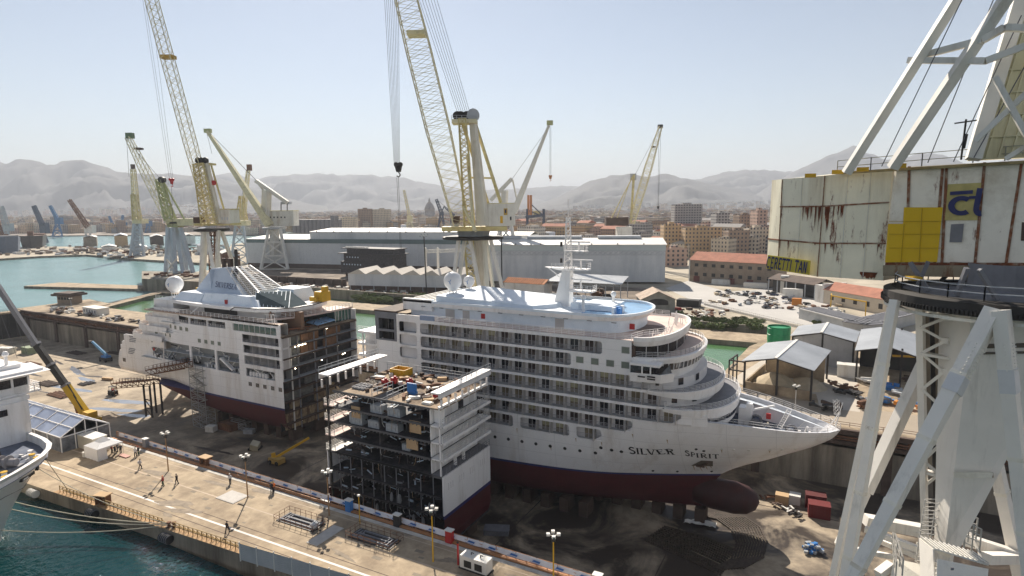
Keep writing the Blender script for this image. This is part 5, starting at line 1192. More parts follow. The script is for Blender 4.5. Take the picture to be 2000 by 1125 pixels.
for i in range(6): mb.lathe((-129.3+i*1.15, 99.2, 4.2), [(.38, 0), (.42, .5), (.38, 1.1), (0, 1.15)], 8)
mb.build("life_raft_drums", white, AS)
for (u, z) in [(-161.4, 14.1), (-158.6, 14.1), (-155.9, 14.1), (-153.2, 14.1), (-169.2, 11.7), (-166.5, 11.7), (-163.8, 11.6), (-161.1, 11.6), (-148.1, 11.5), (-145.4, 11.5), (-142.7, 11.5), (-140.0, 11.5)]:
    y = ay(u, z); MB().bb(u-.6, u+.6, y-.04, y+.02, z-.5, z+.5).build("window", bpy.data.materials["sq_glass"], AS)
for (u, z) in [(-171.6, 8.9), (-169.1, 8.9)]: y = ay(u, z); MB().bb(u-.3, u+.3, y-.04, y+.02, z-.45, z+.45).build("window", greyp, AS)
for u in (-129, -126.3, -123.6, -120.8, -118.1):
    for k in (-1, 0, 1): MB().bb(u+k*.42-.15, u+k*.42+.15, AV-.05, AV+.02, 1.7, 2.7).build("window", glass, AS)
for (u, z, w_2, h_) in [(-182.6, 8.6, 3.2, .25), (-182.9, 8.1, 3.2, .25), (-183.1, 7.6, 3.2, .25), (-183.5, 5.4, 3.2, .25), (-183.8, 4.9, 3.2, .25), (-184, 4.4, 3.0, .25), (-184.2, 3.9, 2.6, .25), (-183, 9.1, 3.0, .25)]:
    y = ay(u, z)-.06; y2 = ay(u+w_2, z)-.06; MB().quad((u, y, z), (u+w_2, y2, z), (u+w_2, y2, z+h_), (u, y, z+h_)).build("stern_grille", greyp, AS)
y = ay(-186.6, 1.5)-.06; MB().quad((-187.4, ay(-187.4, 1.6)-.08, 1.1), (-185.9, ay(-185.9, 1.6)-.08, 1.1), (-185.9, ay(-185.9, 1.6)-.08, 2.2), (-187.4, ay(-187.4, 1.6)-.08, 2.2)).build("mooring_opening", glass, AS)
# stern terraces, rounded towards the left
def sshape(us, bh, front, n=20):
    pts = [(front, AC-bh)]
    for i in range(n+1): a = -pi/2+pi*i/n; pts.append((us+9-9*max(0, cos(a))**.42, AC+bh*(1 if sin(a) > 0 else -1)*abs(sin(a))**.75))
    pts.append((front, AC+bh)); return pts
for k, (us, z, fr) in enumerate(((-183.2, 9.9, -165), (-180.3, 12.6, -163), (-177.2, 15.3, -160), (-173.2, 18.0, -158))):
    pts = sshape(us, 12.9-k*.3, fr); mb = MB(); n = len(pts)
    mb.add([(p[0], p[1], z) for p in pts], [tuple(range(n))], 1); mb.add([(p[0], p[1], z-.6) for p in pts], [tuple(range(n-1, -1, -1))]); mb.strip([(p[0], p[1], z-.6) for p in pts], [(p[0], p[1], z+1.0) for p in pts]); mb.strip([(p[0]+.1, AC+(p[1]-AC)*.985, z+1.0) for p in pts], [(p[0]+.1, AC+(p[1]-AC)*.985, z-.01) for p in pts])
    mb.build("stern_deck", [white, teak], AS); MB().rail([(p[0]+.2, AC+(p[1]-AC)*.98, z+1.0) for p in pts[1:-1]], .4, 3, .03, 2).build("railing", white, AS)
    mb = MB(); w2 = sshape(us+5, 11.8, fr); mb.strip([(p[0], p[1], z-2.7) for p in w2], [(p[0], p[1], z-.5) for p in w2]); mb.build("stern_wall", balc if k else white, AS)
    for i in (3, 6, 9): a, b = Vec((*w2[i], z-2.2)), Vec((*w2[i+1], z-2.2)); n_ = (a-b).cross(UP).normalized()*.05; MB().quad(a-n_, b-n_, b-n_+UP*1.5, a-n_+UP*1.5).build("window", glass, AS)
# top deck z 18.3 and house
mb = MB(); mb.bb(-172, -125.2, 98.5, 124.5, 18.0, 18.3); mb.bb(-125.2, AU-.5, 98.5, 100.4, 18.0, 18.3); mb.build("top_deck", teak, AS)
MB().rail([(-164, 98.6, 18.3), (-133, 98.6, 18.3), (-118, 98.6, 18.3)], 1.1, 3, .04, 1.6).build("railing", white, AS)
mb = MB(); mb.bb(-158, -125, 103, 120, 18.3, 20.3); mb.build("house_wall", balc, AS)
mb = MB(); mb.bb(-151, -138, 102.6, 102.9, 18.4, 20.2); mb.build("shaded_opening", dark, AS)
mb = MB(); mb.beam((-152.5, 99.6, 18.3), (-149.5, 100.5, 20.6), .3); mb.beam((-163, 100, 18.3), (-158, 103, 18.6), .2); mb.build("roof_strut", white, AS)
mb = MB(); mb.bb(-124.8, -124, 102, 103, 18.3, 20.6); mb.bb(-125, -118, 106, 107, 15.6, 20.2); mb.build("brown_panel", mat("brown_panel", (.26, .15, .09), .7), AS)
# sweeping roof: white band z 20.3..21 curving out to the right
ro = [(-168, 104), (-163, 101.2), (-150, 100.0), (-135, 100.0), (-128, 100.6), (-122.9, 102.6), (-120, 106), (-119.4, 112), (-121, 118), (-127, 122), (-150, 123), (-168, 119)]
mb = MB(); mb.prism(ro, 20.3, 21.1); mb.build("sweeping_roof", white, AS)
mb = MB(); mb.path([Vec((p[0], p[1], 21.2)) for p in ro[3:10]], .12, 6); mb.path([(-135, 100, 21.2), (-136, 99.6, 20.5), (-137, 99, 18.6), (-132, 99, 18.5)], .12, 6); mb.build("black_hose", dark, AS)
def frust(mb, x0, x1, y0, y1, z0, X0, X1, Y0, Y1, z1, m=0):
    mb.add([(x0, y0, z0), (x1, y0, z0), (x1, y1, z0), (x0, y1, z0), (X0, Y0, z1), (X1, Y0, z1), (X1, Y1, z1), (X0, Y1, z1)], [(4, 5, 6, 7), (0, 1, 5, 4), (1, 2, 6, 5), (2, 3, 7, 6), (3, 0, 4, 7)], m)
mb = MB(); frust(mb, -161, -129.5, 103, 120, 21.1, -159, -131.5, 104, 119, 22.6); frust(mb, -152, -131, 102.6, 104.5, 21.1, -151, -133, 103.2, 104.6, 23.6); frust(mb, -164, -152, 102, 121, 21.1, -162, -152, 103.5, 119.5, 23.2); frust(mb, -138, -128, 113, 121, 21.1, -136.5, -129, 114, 120, 24.4); mb.build("upper_house", whiteb, AS)
MB().bb(-142.2, -141.2, 102.5, 102.75, 21.2, 22.3).build("fire_locker", redp, AS)
mb = MB(); mb.add([(-131.3, 103.2, 21.15), (-121.5, 105.5, 21.15), (-121.5, 111.8, 21.15), (-138.2, 111.8, 21.2), (-134, 106.0, 24.3), (-127.5, 111.6, 24.3), (-137.8, 111.6, 24.4)], [(0, 1, 4), (1, 2, 5), (1, 5, 4), (4, 5, 6), (2, 3, 6, 5)]); mb.add([(-131.3, 103.2, 21.15), (-134, 106.0, 24.3), (-137.8, 111.6, 24.4), (-138.2, 111.8, 21.2)], [(0, 1, 2, 3)]); mb.build("slanted_skylight", mat("skylight_dark", (.07, .09, .09), .12, var=.2), AS)
mb = MB()
for k in range(9): t_ = k/8; a = Vec((-131.3, 103.2, 21.2)).lerp(Vec((-121.5, 105.5, 21.2)), t_); b = Vec((-134, 106.0, 24.35)).lerp(Vec((-127.5, 111.6, 24.35)), t_); mb.beam(a, b, .14)
mb.build("skylight_bars", whiteb, AS)
mb = MB(); mb.box((-121.6, 117, 22.6), (3, 3, 2.6)); mb.box((-121, 117.4, 24.4), (1.2, 1.4, 1.6)); mb.box((-122.6, 117, 22), (2.4, 5, 1.2)); mb.build("yellow_machine", yelp, AS)
MB().lathe((-163.5, 104, 19.5), [(.5, 0), (.5, 1.1)], 12).lathe((-161.8, 104, 19.5), [(.5, 0), (.5, 1.1)], 12).build("blue_drums", bluep, AS)
MB().box((-160.8, 108, 23.6), (1.6, .7, .6)).build("yellow_float", yelp, AS)
# funnel: four-sided pyramid seen from the side
fy0, fy1 = 107.6, 115.4
mb = MB(); mb.add([(-161.2, fy0-.6, 22.8), (-140.6, fy0-.6, 22.6), (-149.7, fy0+1.4, 29.9), (-155.6, fy0+1.4, 29.5), (-161.2, fy1+.6, 22.8), (-140.6, fy1+.6, 22.6), (-149.7, fy1-1.4, 29.9), (-155.6, fy1-1.4, 29.5)], [(0, 1, 2, 3), (7, 6, 5, 4), (3, 2, 6, 7), (0, 3, 7, 4), (5, 6, 2, 1)])
mb.bb(-154.2, -154.1, fy0-.3, fy0+1.3, 23, 29.4); mb.build("funnel_casing", mat("funnel_blue_grey", (.52, .58, .66), .4, var=.04), AS)
def fpl(s, t): z = 24.7+t; k = (z-22.7)/7.0; return Vec((PV(420, 553, 107.4).x+s, fy0-.6+2.0*k-.25, z-.05*s))
mb = MB(); letters(mb, "SILVERSEA", fpl, 1.38, .14, True, .10, 1.0); mb.build("funnel_name", mat("name_navy", (.04, .05, .14), .5), AS)
mb = MB(); nl = 15
for y0_, s_ in ((fy0-.3, 1), (fy1+.3, -1)):
    a0, a1 = Vec((-140.4, y0_, 22.7)), Vec((-149.5, y0_+s_*1.8, 30.0)); b0, b1 = Vec((-134.6, y0_+s_*.2, 24.0)), Vec((-145.6, y0_+s_*2.0, 30.3)); mb.beam(b0, b1, .35); mb.beam(a0, a1, .2)
    c0, c1 = a0.lerp(b0, .5), a1.lerp(b1, .5); mb.beam(c0, c1, .15)
    for i in range(nl+1): mb.beam(a0.lerp(a1, i/nl), b0.lerp(b1, i/nl), .16, .08)
for i in range(nl+1): mb.beam(Vec((-134.6, fy0, 24.0)).lerp(Vec((-145.6, fy0+1.7, 30.3)), i/nl), Vec((-134.6, fy1, 24.0)).lerp(Vec((-145.6, fy1-1.7, 30.3)), i/nl), .3, .1)
mb.build("funnel_louvres", white, AS)
mb = MB(); mb.add([(-140.3, fy0+1.2, 22.7), (-148.5, fy0+2, 29.2), (-148.5, fy1-2, 29.2), (-140.3, fy1-1.2, 22.7)], [(0, 1, 2, 3)]); mb.build("funnel_dark_side", dark, AS)
mb = MB()
for i in range(5): mb.tube((-153.6+i*1.5, 111.5+(i % 2)*.7, 29.5), (-153.6+i*1.5, 111.5+(i % 2)*.7, 32.2), .62, 10)
mb.build("exhaust_pipes", brown, AS); MB().tube((-147.5, 111, 29), (-147.5, 111, 35), .45, 10).build("exhaust_stack", dark, AS)
dome(AS, (-167.1, 105, 20.9), 2.35, 1.7)
mb = MB(); mb.bb(-172, -163, 101.5, 110, 18.3, 20.9); mb.build("dome_base", white, AS); MB().rail([(-171, 101.6, 20.9), (-163, 101.6, 20.9), (-160, 104, 20.9)], 1, 3, .04).build("railing", white, AS)
# cut end at u = -117
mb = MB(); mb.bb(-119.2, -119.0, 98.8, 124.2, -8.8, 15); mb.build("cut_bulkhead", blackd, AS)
mb = MB()
for z in (-6.5, -3.6, -1, 1.6, 4.2, 7.2, 9.9, 12.6, 15.3): mb.bb(-119, AU+random.uniform(0, .5), 98.8, 124.2, z-.35, z-.05)
mb.build("cut_decks", brown, AS)
pc = [mat("cut_ochre", (.33, .25, .15), .9, var=.3, scale=.8, rust=(.14, .09, .06), rust_amt=.9), mat("cut_brown", (.24, .13, .07), .8, var=.2, scale=1), mat("cut_grey", (.14, .14, .13), .8, var=.4, scale=1)]
def patches(par, cells):
    for (v0, v1, z0, z1, mi) in cells: MB().bb(AU-1.2, AU-.7, v0, v1, z0, z1).build("cabin_panel", pc[mi], par)
patches(AS, [(99.3, 106, -8.4, -4.2, 0), (106.2, 117, -8.6, -3.8, 0), (101, 104.5, -3.4, -1.2, 0), (109, 116, -3.6, -.4, 0), (99.2, 108.5, -1, 1.3, 2), (106, 117, 1.7, 3.9, 2), (105.2, 107.6, 9.2, 12.1, 1), (107.9, 110.6, 9.2, 12.1, 1), (99.2, 104.8, 10, 12.2, 2), (105.4, 107.8, 12.7, 14.9, 1), (108, 111.2, 12.7, 14.9, 1), (99.4, 105, 12.8, 15, 2), (113, 118, 10, 12.4, 1), (113.4, 119, 12.8, 15, 1), (100, 104.6, 7.4, 9.6, 2)])
MB().bb(AU-.9, AU+.1, 98.6, 101.0, 7.2, 15.0).build("white_edge_wall", balc, AS)
for v in (101.3, 103.5, 109, 113, 117): MB().bb(AU-.3, AU, v, v+.25, -8.8, 15.2).build("cut_frame", (lgrey if v < 102 else greyp), AS)
em = bpy.data.materials.new("work_lamp_glow"); em.use_nodes = True; b_ = em.node_tree.nodes["Principled BSDF"]; b_.inputs['Emission Color'].default_value = (1, .85, .6, 1); b_.inputs['Emission Strength'].default_value = 12
random.seed(17); wl = MB().lathe((0, 0, 0), [(0, .12), (.1, .08), (.13, 0), (.1, -.08), (0, -.12)], 6); wo = None
for i in range(22):
    loc = (AU+.3, random.uniform(101, 120), random.choice((-1.2, 1.3, 3.9, 6.8, 6.9, 9.6, 9.6, 12.2, 12.3, 14.9, -6.8)))
    if wo is None: wo = wl.build("work_lamp", em, AS, loc=loc)
    else: o = wo.copy(); COL.objects.link(o); o.parent = AS; o.location = loc
# open upper deck at the cut: clutter, blue cover
mb = MB(); mb.bb(AU-9, AU+.2, 98.6, 124.4, 15.2, 15.5); mb.build("open_deck", mat("dusty_deck", (.42, .32, .22), .9, var=.25, scale=.8, dirt=(.12, .08, .055), dirt_amt=.85, dscale=.4), AS)
mb = MB(); random.seed(19)
for i in range(60): p = Vec((random.uniform(-124, -117.3), random.uniform(101, 123), 15.6+random.random()*.9)); mb.beam(p, p+Vec((random.uniform(-2.5, 2.5), random.uniform(-3, 3), random.uniform(-.4, .6))), random.uniform(.06, .25), m=random.randrange(3))
mb.build("deck_hoses", [mat("hose_rust", (.35, .13, .06), .7), rustm, brown], AS)
cv = MB(); pts = [(-117.6, 111, 16.2), (-117.4, 117, 16.5), (-121.8, 118, 16.9), (-121.4, 110.8, 16.6)]; cv.slab([Vec(p) for p in pts], .25); cv.build("blue_cover", mat("cover_blue", (.30, .50, .72), .4, var=.3, scale=1.5), AS)
mb = MB(); rr = [(-125.6, 101.5), (-124, 100.3), (-121.5, 103), (-119.3, 108), (-118.4, 112.5), (-118.0, 118), (-117.6, 124)]
mb.strip([(p[0], p[1], 18.5) for p in rr], [(p[0], p[1], 19.0) for p in rr]); mb.add([(p[0], p[1], 18.8) for p in rr]+[(-124, 124, 18.8), (-127, 110, 18.8)], [tuple(range(len(rr)+2))]); mb.build("curved_gallery", pink, AS); MB().rail([(p[0], p[1], 19.0) for p in rr], 1.1, 3, .04, 1.2).build("railing", white, AS)
mb = MB(); mb.bb(-125, -118.4, 118, 124.2, 15.5, 18.6); mb.build("glazed_lounge", glassg, AS)
for i in range(6): MB().bb(-118.5, -118.3, 118+i*1.2, 118.15+i*1.2, 15.5, 18.6).build("mullion", balc, AS)
mb = MB(); mb.tube((-120.5, 99.3, 18.3), (-120.5, 99.3, 20.3), .09); mb.tube((-119.6, 99.3, 18.3), (-119.6, 99.3, 20.3), .09); mb.path([(-120.5, 99.3, 20.3), (-120, 99.3, 20.7), (-119.6, 99.3, 20.3)], .09); mb.build("deck_arch", white, AS)
mb0 = MB().bb(-.9, .9, -1.6, 1.6, 0, 3.2); kb = None
for i in range(11):
    for v in (111.5, 104, 119):
        u = -120-i*4.6
        if v != 111.5 and i > 6: continue
        if kb is None: kb = mb0.build("keel_block", brown, loc=(u, v, FLOOR)); o = kb
        else: o = kb.copy(); COL.objects.link(o); o.location = (u, v, FLOOR)
        tag(o, "concrete keel block under the stern half of the ship", "keel block", "keel blocks under the stern half")
# ---------------- the new mid section, turned across the dock ----------------
MS = thing("ship_mid_section", "tall cut-open ship section with cabins showing, standing beside the quay", "ship section", (0, 0, 0))
x0, x1, y0, y1 = -78.2, -52.7, 73.8, 88.2
MB().bb(x1-.25, x1, y0, y1, -2.6, 3.9).build("side_shell", white, MS); MB().bb(x0+.6, x0+.85, y0, y1, -2.6, 3.9).build("side_shell", white, MS)
mb = MB(); mb.bb(x1-.25, x1, y0, y1, -3.2, -2.6); mb.build("boot_stripe", blue, MS)
mb = MB()
rows_ = [(x1, -3.2), (x1, -6.5), (x1-.5, -8.2), (x1-2, -9.3), (x1-5, -9.6)]
for a, b in zip(rows_, rows_[1:]): mb.add([(a[0], y0, a[1]), (a[0], y1, a[1]), (b[0], y1, b[1]), (b[0], y0, b[1])], [(3, 2, 1, 0)])
mb.bb(x0+.6, x0+.85, y0, y1, -9.6, -3.2); mb.bb(x0+5, x1-5, y0, y1, -9.6, -9.4); mb.build("underwater_hull", red, MS)
for j, v in enumerate((75, 78.2, 81.4, 84.8)):
    for k in range(3): MB().bb(x1-.01, x1+.04, v+k*.6, v+k*.6+.3, 1.3, 2.4).build("window", balc, MS)
MF = [3.9, 6.65, 9.4, 12.1, 14.95]
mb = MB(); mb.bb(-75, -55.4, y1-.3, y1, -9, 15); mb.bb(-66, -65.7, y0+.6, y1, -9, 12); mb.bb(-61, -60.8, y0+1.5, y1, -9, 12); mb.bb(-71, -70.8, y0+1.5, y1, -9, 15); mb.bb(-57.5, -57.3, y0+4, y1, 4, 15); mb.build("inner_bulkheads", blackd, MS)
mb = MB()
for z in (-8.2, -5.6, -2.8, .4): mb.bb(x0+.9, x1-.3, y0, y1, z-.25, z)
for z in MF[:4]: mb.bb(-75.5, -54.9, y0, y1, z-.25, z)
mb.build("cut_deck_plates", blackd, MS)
mb = MB()
# top deck with a gap in the middle
mb.bb(-75.6, -66.8, y0+.2, y0+5.5, MF[4]-.22, MF[4]); mb.bb(-63.6, -53.0, y0+.1, y1, MF[4]-.22, MF[4]); mb.bb(-75.6, -63.6, y0+8.5, y1, MF[4]-.22, MF[4]); mb.build("top_deck", bpy.data.materials["dusty_deck"], MS)
mb = MB()
for z in MF[:4]+[MF[4]]: mb.bb(-75.5, -54.9, y0-.06, y0, z-.3, z+.02)
mb.bb(x0+.9, x1-.3, y0-.06, y0, 3.55, 3.95); mb.build("deck_edges", mat("edge_grey", (.11, .11, .115), .6), MS)
# inner white cabin wall facing the balconies, both sides
for k in range(5):
    z = MF[k]; top = MF[k+1] if k < 4 else 17.2
    if k < 4:
        MB().bb(-55.3, -55.1, y0+.4, y1-.3, z, top-.25).build("cabin_wall", white, MS)
        if k: 
            mb = MB(); mb.bb(-55.1, x1+.15, y0, y1+.2, z-.25, z); mb.build("balcony_deck", white, MS)
            mb = MB(); mb.bb(x1-.05, x1+.2, y0, y1+.2, z-.35, z+.12); mb.build("balcony_fascia", white, MS)
            MB().rail([(x1, y0, z+.2), (x1, y1+.2, z+.2)], 1.0, 3, .035, 1.2).rail([(x1, y1+.2, z+.2), (x1-2.2, y1+.2, z+.2)], 1.0, 3, .035, 1.2).build("balcony_rail", lgrey, MS)
        mb = MB(); mb.bb(x0+.4, -75.3, y0, y1, z-.2, z); mb.build("far_balcony_deck", pink if k else lgrey, MS)
        MB().rail([(x0+.45, y0, z), (x0+.45, y1, z)], 1.05, 4, .035, 1.4).rail([(x0+.45, y0, z), (-75.5, y0, z)], 1.05, 4, .035, 1.4).build("balcony_rail", lgrey, MS)
        for j in range(4): MB().bb(-55.1, -55.02, 75.2+j*3.4, 76.7+j*3.4, z+.1, z+2.1).build("balcony_door", (balc if j != 2 or k != 3 else glass), MS)
    MB().bb(-76.9, -76.6, y0-.1, y0+.2, (z if k else -9.4), top).build("corner_post", dark, MS)
mb = MB(); mb.bb(-55.1, x1-.3, y0+.1, y1, 3.7, 3.9); mb.build("lower_walkway", greyp, MS)
MB().rail([(x1-.1, y0, 3.9), (x1-.1, y1, 3.9)], 1.2, 3, .03, 1.0).build("railing", greyp, MS)
for v in (78.5, 81.0): MB().bb(-53.9, -53.5, v, v+.4, 3.9, 6.4).build("white_column", white, MS)
# upper side beams with columns
for sx, nm in ((x1+.05, 0), (x0+.2, 1)):
    mb = MB(); mb.bb(sx-(1.6 if not nm else .0), sx+(.1 if not nm else 2.2), y0-.6, y1+.6, 17.45, 17.7); mb.bb(sx-(.15 if not nm else 0), sx+.1+(.1 if nm else 0), y0-.6, y1+.6, 16.8, 17.5); mb.build("upper_beam", white, MS)
    for i in range(8): MB().bb(sx-.4, sx-.1, y0+.2+i*1.95, y0+.45+i*1.95, 14.95, 16.4).build("beam_column", white, MS)
    MB().rail([(sx, y0-.5, 17.75), (sx, y1+.5, 17.75)], 1.1, 2, .03, 1.6).build("railing", greyst, MS)
MB().bb(-53.4, -53.0, y0, y1, 14.95, 15.3).build("side_coaming", white, MS)
MB().bb(x1-2.3, x1-.4, 75.0, 75.2, 12.2, 14.7).bb(-53.3, -53.1, y0, y0+.25, 3.9, 14.9).build("edge_column", white, MS)
MB().rail([(-75.5, y1+.1, 15), (-53, y1+.1, 15)], 1.6, 3, .035, 1.8).build("railing", greyst, MS)
MB().rail([(-63.6, y0+.2, 15), (-63.6, y0+6, 15)], 1.2, 2, .04, 1.5).rail([(-66.8, y0+.2, 15), (-66.8, y0+5.5, 15)], 1.2, 2, .04, 1.5).build("railing", greyst, MS)
# wrapped cabins, plywood and clutter on the decks: things resting on the section
def stow(p, d, m, lb, cat, grp=None, rz=0, name="wrapped_bundle"):
    mb = MB(); mb.box((0, 0, d[2]/2), d); n = 3
    for i in range(n): mb.box((-d[0]/2+d[0]*(i+.5)/n, -.02, d[2]/2), (.06, d[1]+.08, d[2]+.06))
    mb.box((0, 0, d[2]+.06), (d[0]*.8, d[1]*.8, .1)); o = mb.build(name, m, loc=p); o.rotation_euler = (0, 0, rz); return tag(o, lb, cat, grp)
for (x, y, z, w_3, m, lb) in [(695, 805, 12.1, 1.9, 3, "left plywood sheet leaning in the upper cabin deck"), (811, 834, 12.1, 2.3, 3, "right plywood sheet standing on the upper cabin deck"), (805, 866, 9.4, 2.3, 3, "plywood sheet on the second cabin deck by the balcony"),]:
    p = PV(x, y, y0+.3); tag(MB().box((0, 0, 0), (w_3, .12, 2.0)).box((0, .09, 0), (w_3*.9, .06, .1)).build("plywood_sheet", tanp, loc=p), lb, "plywood")
for (x, y, k, d, lb) in [(741, 824, 3, (2.4, 1.5, 1.3), "low wrapped bundle on the upper cabin deck left of the middle"), (776, 835, 3, (2.6, 1.6, 1.4), "wrapped white bundle right of the middle, upper cabin deck"), (702, 845, 2, (2.8, 1.6, 1.9), "bulky wrapped bundle under the left plywood sheet"), (736, 856, 2, (2.3, 1.5, 1.2), "middle wrapped bundle on the second cabin deck"), (772, 866, 2, (2.5, 1.5, 1.3), "wrapped bundle beside the plywood on the second cabin deck"), (798, 900, 1, (1.6, 1.2, 1.0), "small pale crate on the third open deck")]:
    p = PV(x, y, y0+1.2); stow(Vec((p.x, y0+1.2, MF[k]+.01)), d, bundle, lb, "bundle")
random.seed(23); mb = MB()
for k, z in enumerate((-8.2, -5.6, -2.8, .4, 3.9, 6.65, 9.4, 12.1)):
    for i in range(34):
        p = Vec((random.uniform(-75, -55), y0+random.uniform(.3, 2.5), z+random.uniform(.1, 2.0))); mb.beam(p, p+Vec((random.uniform(-1.8, 1.8), random.uniform(0, .8), random.uniform(-.6, .2))), random.uniform(.04, .28), m=random.randrange(4))
mb.build("hanging_pipework", [greyp, brown, dark, teal], MS, kind="stuff")
mb = MB()
for z in (-5.6, -2.8, .4, 3.9, 6.65, 9.4, 12.1, 14.95):
    for i in range(27): u = -75.2+i*.76; mb.bb(u, u+.07, y0+.02, y0+5, z-.55, z-.24)
for i in range(9): u = -75+i*2.5; MB().bb(u, u+.12, y0+.3, y0+.45, -9, 3.6).build("frame_post", greyp, MS)
mb.build("deck_stiffeners", greyp, MS); mb = MB()
for i in range(46):
    u = random.uniform(-75, -55.5); z = random.choice((-5.6, -2.8, .4, 3.9, 6.65, 9.4, 12.1, 14.9))-.3; l = random.uniform(.5, 2.0); s_ = random.uniform(-.6, .6); mb.path([(u, y0+.1, z), (u+s_*.3, y0+.05, z-l*.6), (u+s_, y0+.15, z-l)], .035, 4, random.randrange(3))
mb.build("loose_cables", [lgrey, rustm, tanp], MS, kind="stuff")
for i in range(12):
    u = random.uniform(-70, -55); z = random.choice((-5.6, -2.8, -2.8, -8.2)); MB().lathe((u, y0+.6, z), [(.2, 0), (.3, .4), (.22, 1.2), (.1, 1.5)], 8).build("insulation_roll", mat("roll_grey", (.34, .34, .34), .8) if "roll_grey" not in bpy.data.materials else bpy.data.materials["roll_grey"], MS)
def onms(x, y): return P(x, y, 14.96)
p = onms(784, 732); mb = MB()
for a in (-1, 1): mb.box((0, a*1.2, .65), (3.4, .15, 1.3)); mb.box((a*1.65, 0, .65), (.15, 2.3, 1.3))
for i in range(7): mb.box((-1.5+i*.5, -1.3, .65), (.08, .1, 1.3))
mb.box((0, 0, .1), (3.3, 2.3, .15)); tag(mb.build("yellow_skip", yelp, loc=p), "open yellow metal basket on the top deck of the section", "skip")
p = onms(805, 770); mb = MB(); mb.box((0, 0, 1.1), (1.9, .25, 1.6)); mb.box((0, .1, .3), (1.6, .8, .5)); tag(mb.build("blue_board", bluep, loc=p), "blue panel standing on the top deck of the section", "panel")
p = onms(708, 757); mb = MB()
for i in range(4): mb.box((-1.2+i*.8, 0, .35), (.15, 2.6, .12))
for i in range(3): mb.box((0, -1.1+i*1.1, .35), (2.8, .15, .1))
mb.box((0, 0, .1), (2.6, 2.4, .2)); tag(mb.build("steel_grid", greyp, loc=p), "grey metal grid frame lying on the top left deck corner", "frame")
p = onms(835, 789); tag(MB().box((0, 0, .12), (1.7, 1.0, .24)).box((0, 0, .3), (1.5, .8, .1)).build("white_board", shedr, loc=p), "white flat board at the near edge of the section deck", "board")
for (x, y) in ((853, 778), (800, 752), (770, 748), (752, 752)):
    p = onms(x, y); mb = MB(); mb.box((0, 0, .5), (1.0, .8, 1.0)); mb.box((.2, 0, 1.1), (.4, .4, .4)); tag(mb.build("red_machine", redp, loc=p), "small red welding machine on the cluttered section deck", "machine", "red machines on the section deck")
mb = MB(); random.seed(29)
for i in range(260):
    p = onms(random.uniform(660, 900), random.uniform(715, 795)); 
    if not (-75.3 < p.x < -55.0 and y0+(5.5 if i < 180 else .6) < p.y < y1-.3) or (-66.9 < p.x < -63.5 and p.y < y0+8.5): continue
    mb.box((p.x, p.y, 15.1+random.random()*.2), (random.uniform(.3, 2.2), random.uniform(.2, .9), random.uniform(.15, .7)), random.randrange(4), random.random()*3)
mb.build("deck_scrap", [brown, lgrey, tanp, rustm], MS, kind="stuff")
for i in range(10):
    u = -76+2.2*i
    for v in (76, 86):
        o = kb.copy(); COL.objects.link(o); o.location = (u, v, FLOOR); tag(o, "concrete support block under the cut mid section", "keel block", "support blocks under the mid section")
# ---------------- cranes ----------------
def cables(par, segs, r=.05, name="hoist_rope", m=None):
    for a, b in segs: MB().tube(a, b, r, 4, cap=False).build(name, m or ropem, par)
def legs(par, tops, feet, w, m, w2=None, name="leg"):
    for a, b in zip(tops, feet): MB().beam(a, b, w, m=0, w2=w2 or w).build(name, m, par)
def ring(par, c, r, h=1.0, m=None, name="turntable"):
    MB().lathe(c, [(r*.8, -h), (r, -h*.8), (r, 0), (r*.9, .15), (0, .15)], 24).build(name, m or dark, par)
def hookb(par, p, s, m, name="hook_block"):
    mb = MB(); mb.add([(p.x-s, p.y-s*.3, p.z), (p.x+s, p.y-s*.3, p.z), (p.x+s*.5, p.y-s*.3, p.z-s*1.7), (p.x-s*.5, p.y-s*.3, p.z-s*1.7), (p.x-s, p.y+s*.3, p.z), (p.x+s, p.y+s*.3, p.z), (p.x+s*.5, p.y+s*.3, p.z-s*1.7), (p.x-s*.5, p.y+s*.3, p.z-s*1.7)], [(0, 1, 2, 3), (7, 6, 5, 4), (0, 4, 5, 1), (1, 5, 6, 2), (2, 6, 7, 3), (3, 7, 4, 0)])
    for e in (-1, 1): mb.lathe(p+RH*(e*s*.5)+UP*(s*.1)-FH*(s*.4), [(0, 0), (s*.55, 0), (s*.55, s*.8), (0, s*.8)], 12, axis=FH)
    mb.path([p-UP*s*1.7, p-UP*s*2.4+RH*s*.4, p-UP*s*2.9, p-UP*s*2.6-RH*s*.5], s*.14); mb.build(name, m, par)
def hbox(p0, p1, dep, name, m, par):   # box whose front lower-left is p0 and upper right p1, going away from the viewer
    mb = MB(); a = Vec(p0); b = Vec(p1); w_ = RH*((b-a).dot(RH)); h_ = UP*(b.z-a.z); d_ = FH*dep
    vs = [a, a+w_, a+w_+h_, a+h_]; mb.add(vs+[v+d_ for v in vs], [(0, 1, 2, 3), (7, 6, 5, 4), (0, 4, 5, 1), (1, 5, 6, 2), (2, 6, 7, 3), (3, 7, 4, 0)]); return mb.build(name, m, par)
def winp(par, x0, y0_, x1, y1_, d, m, name="window", proud=.06):
    a = D(x0, y1_, d)-FH*proud; b = D(x1, y0_, d)-FH*proud; return hbox(a, b, .05, name, m, par)
def toground(a, b, z=0.0):   # carry the line a->b on down to height z
    return b if b.z <= z+.01 else a+(b-a)*((a.z-z)/(a.z-b.z))
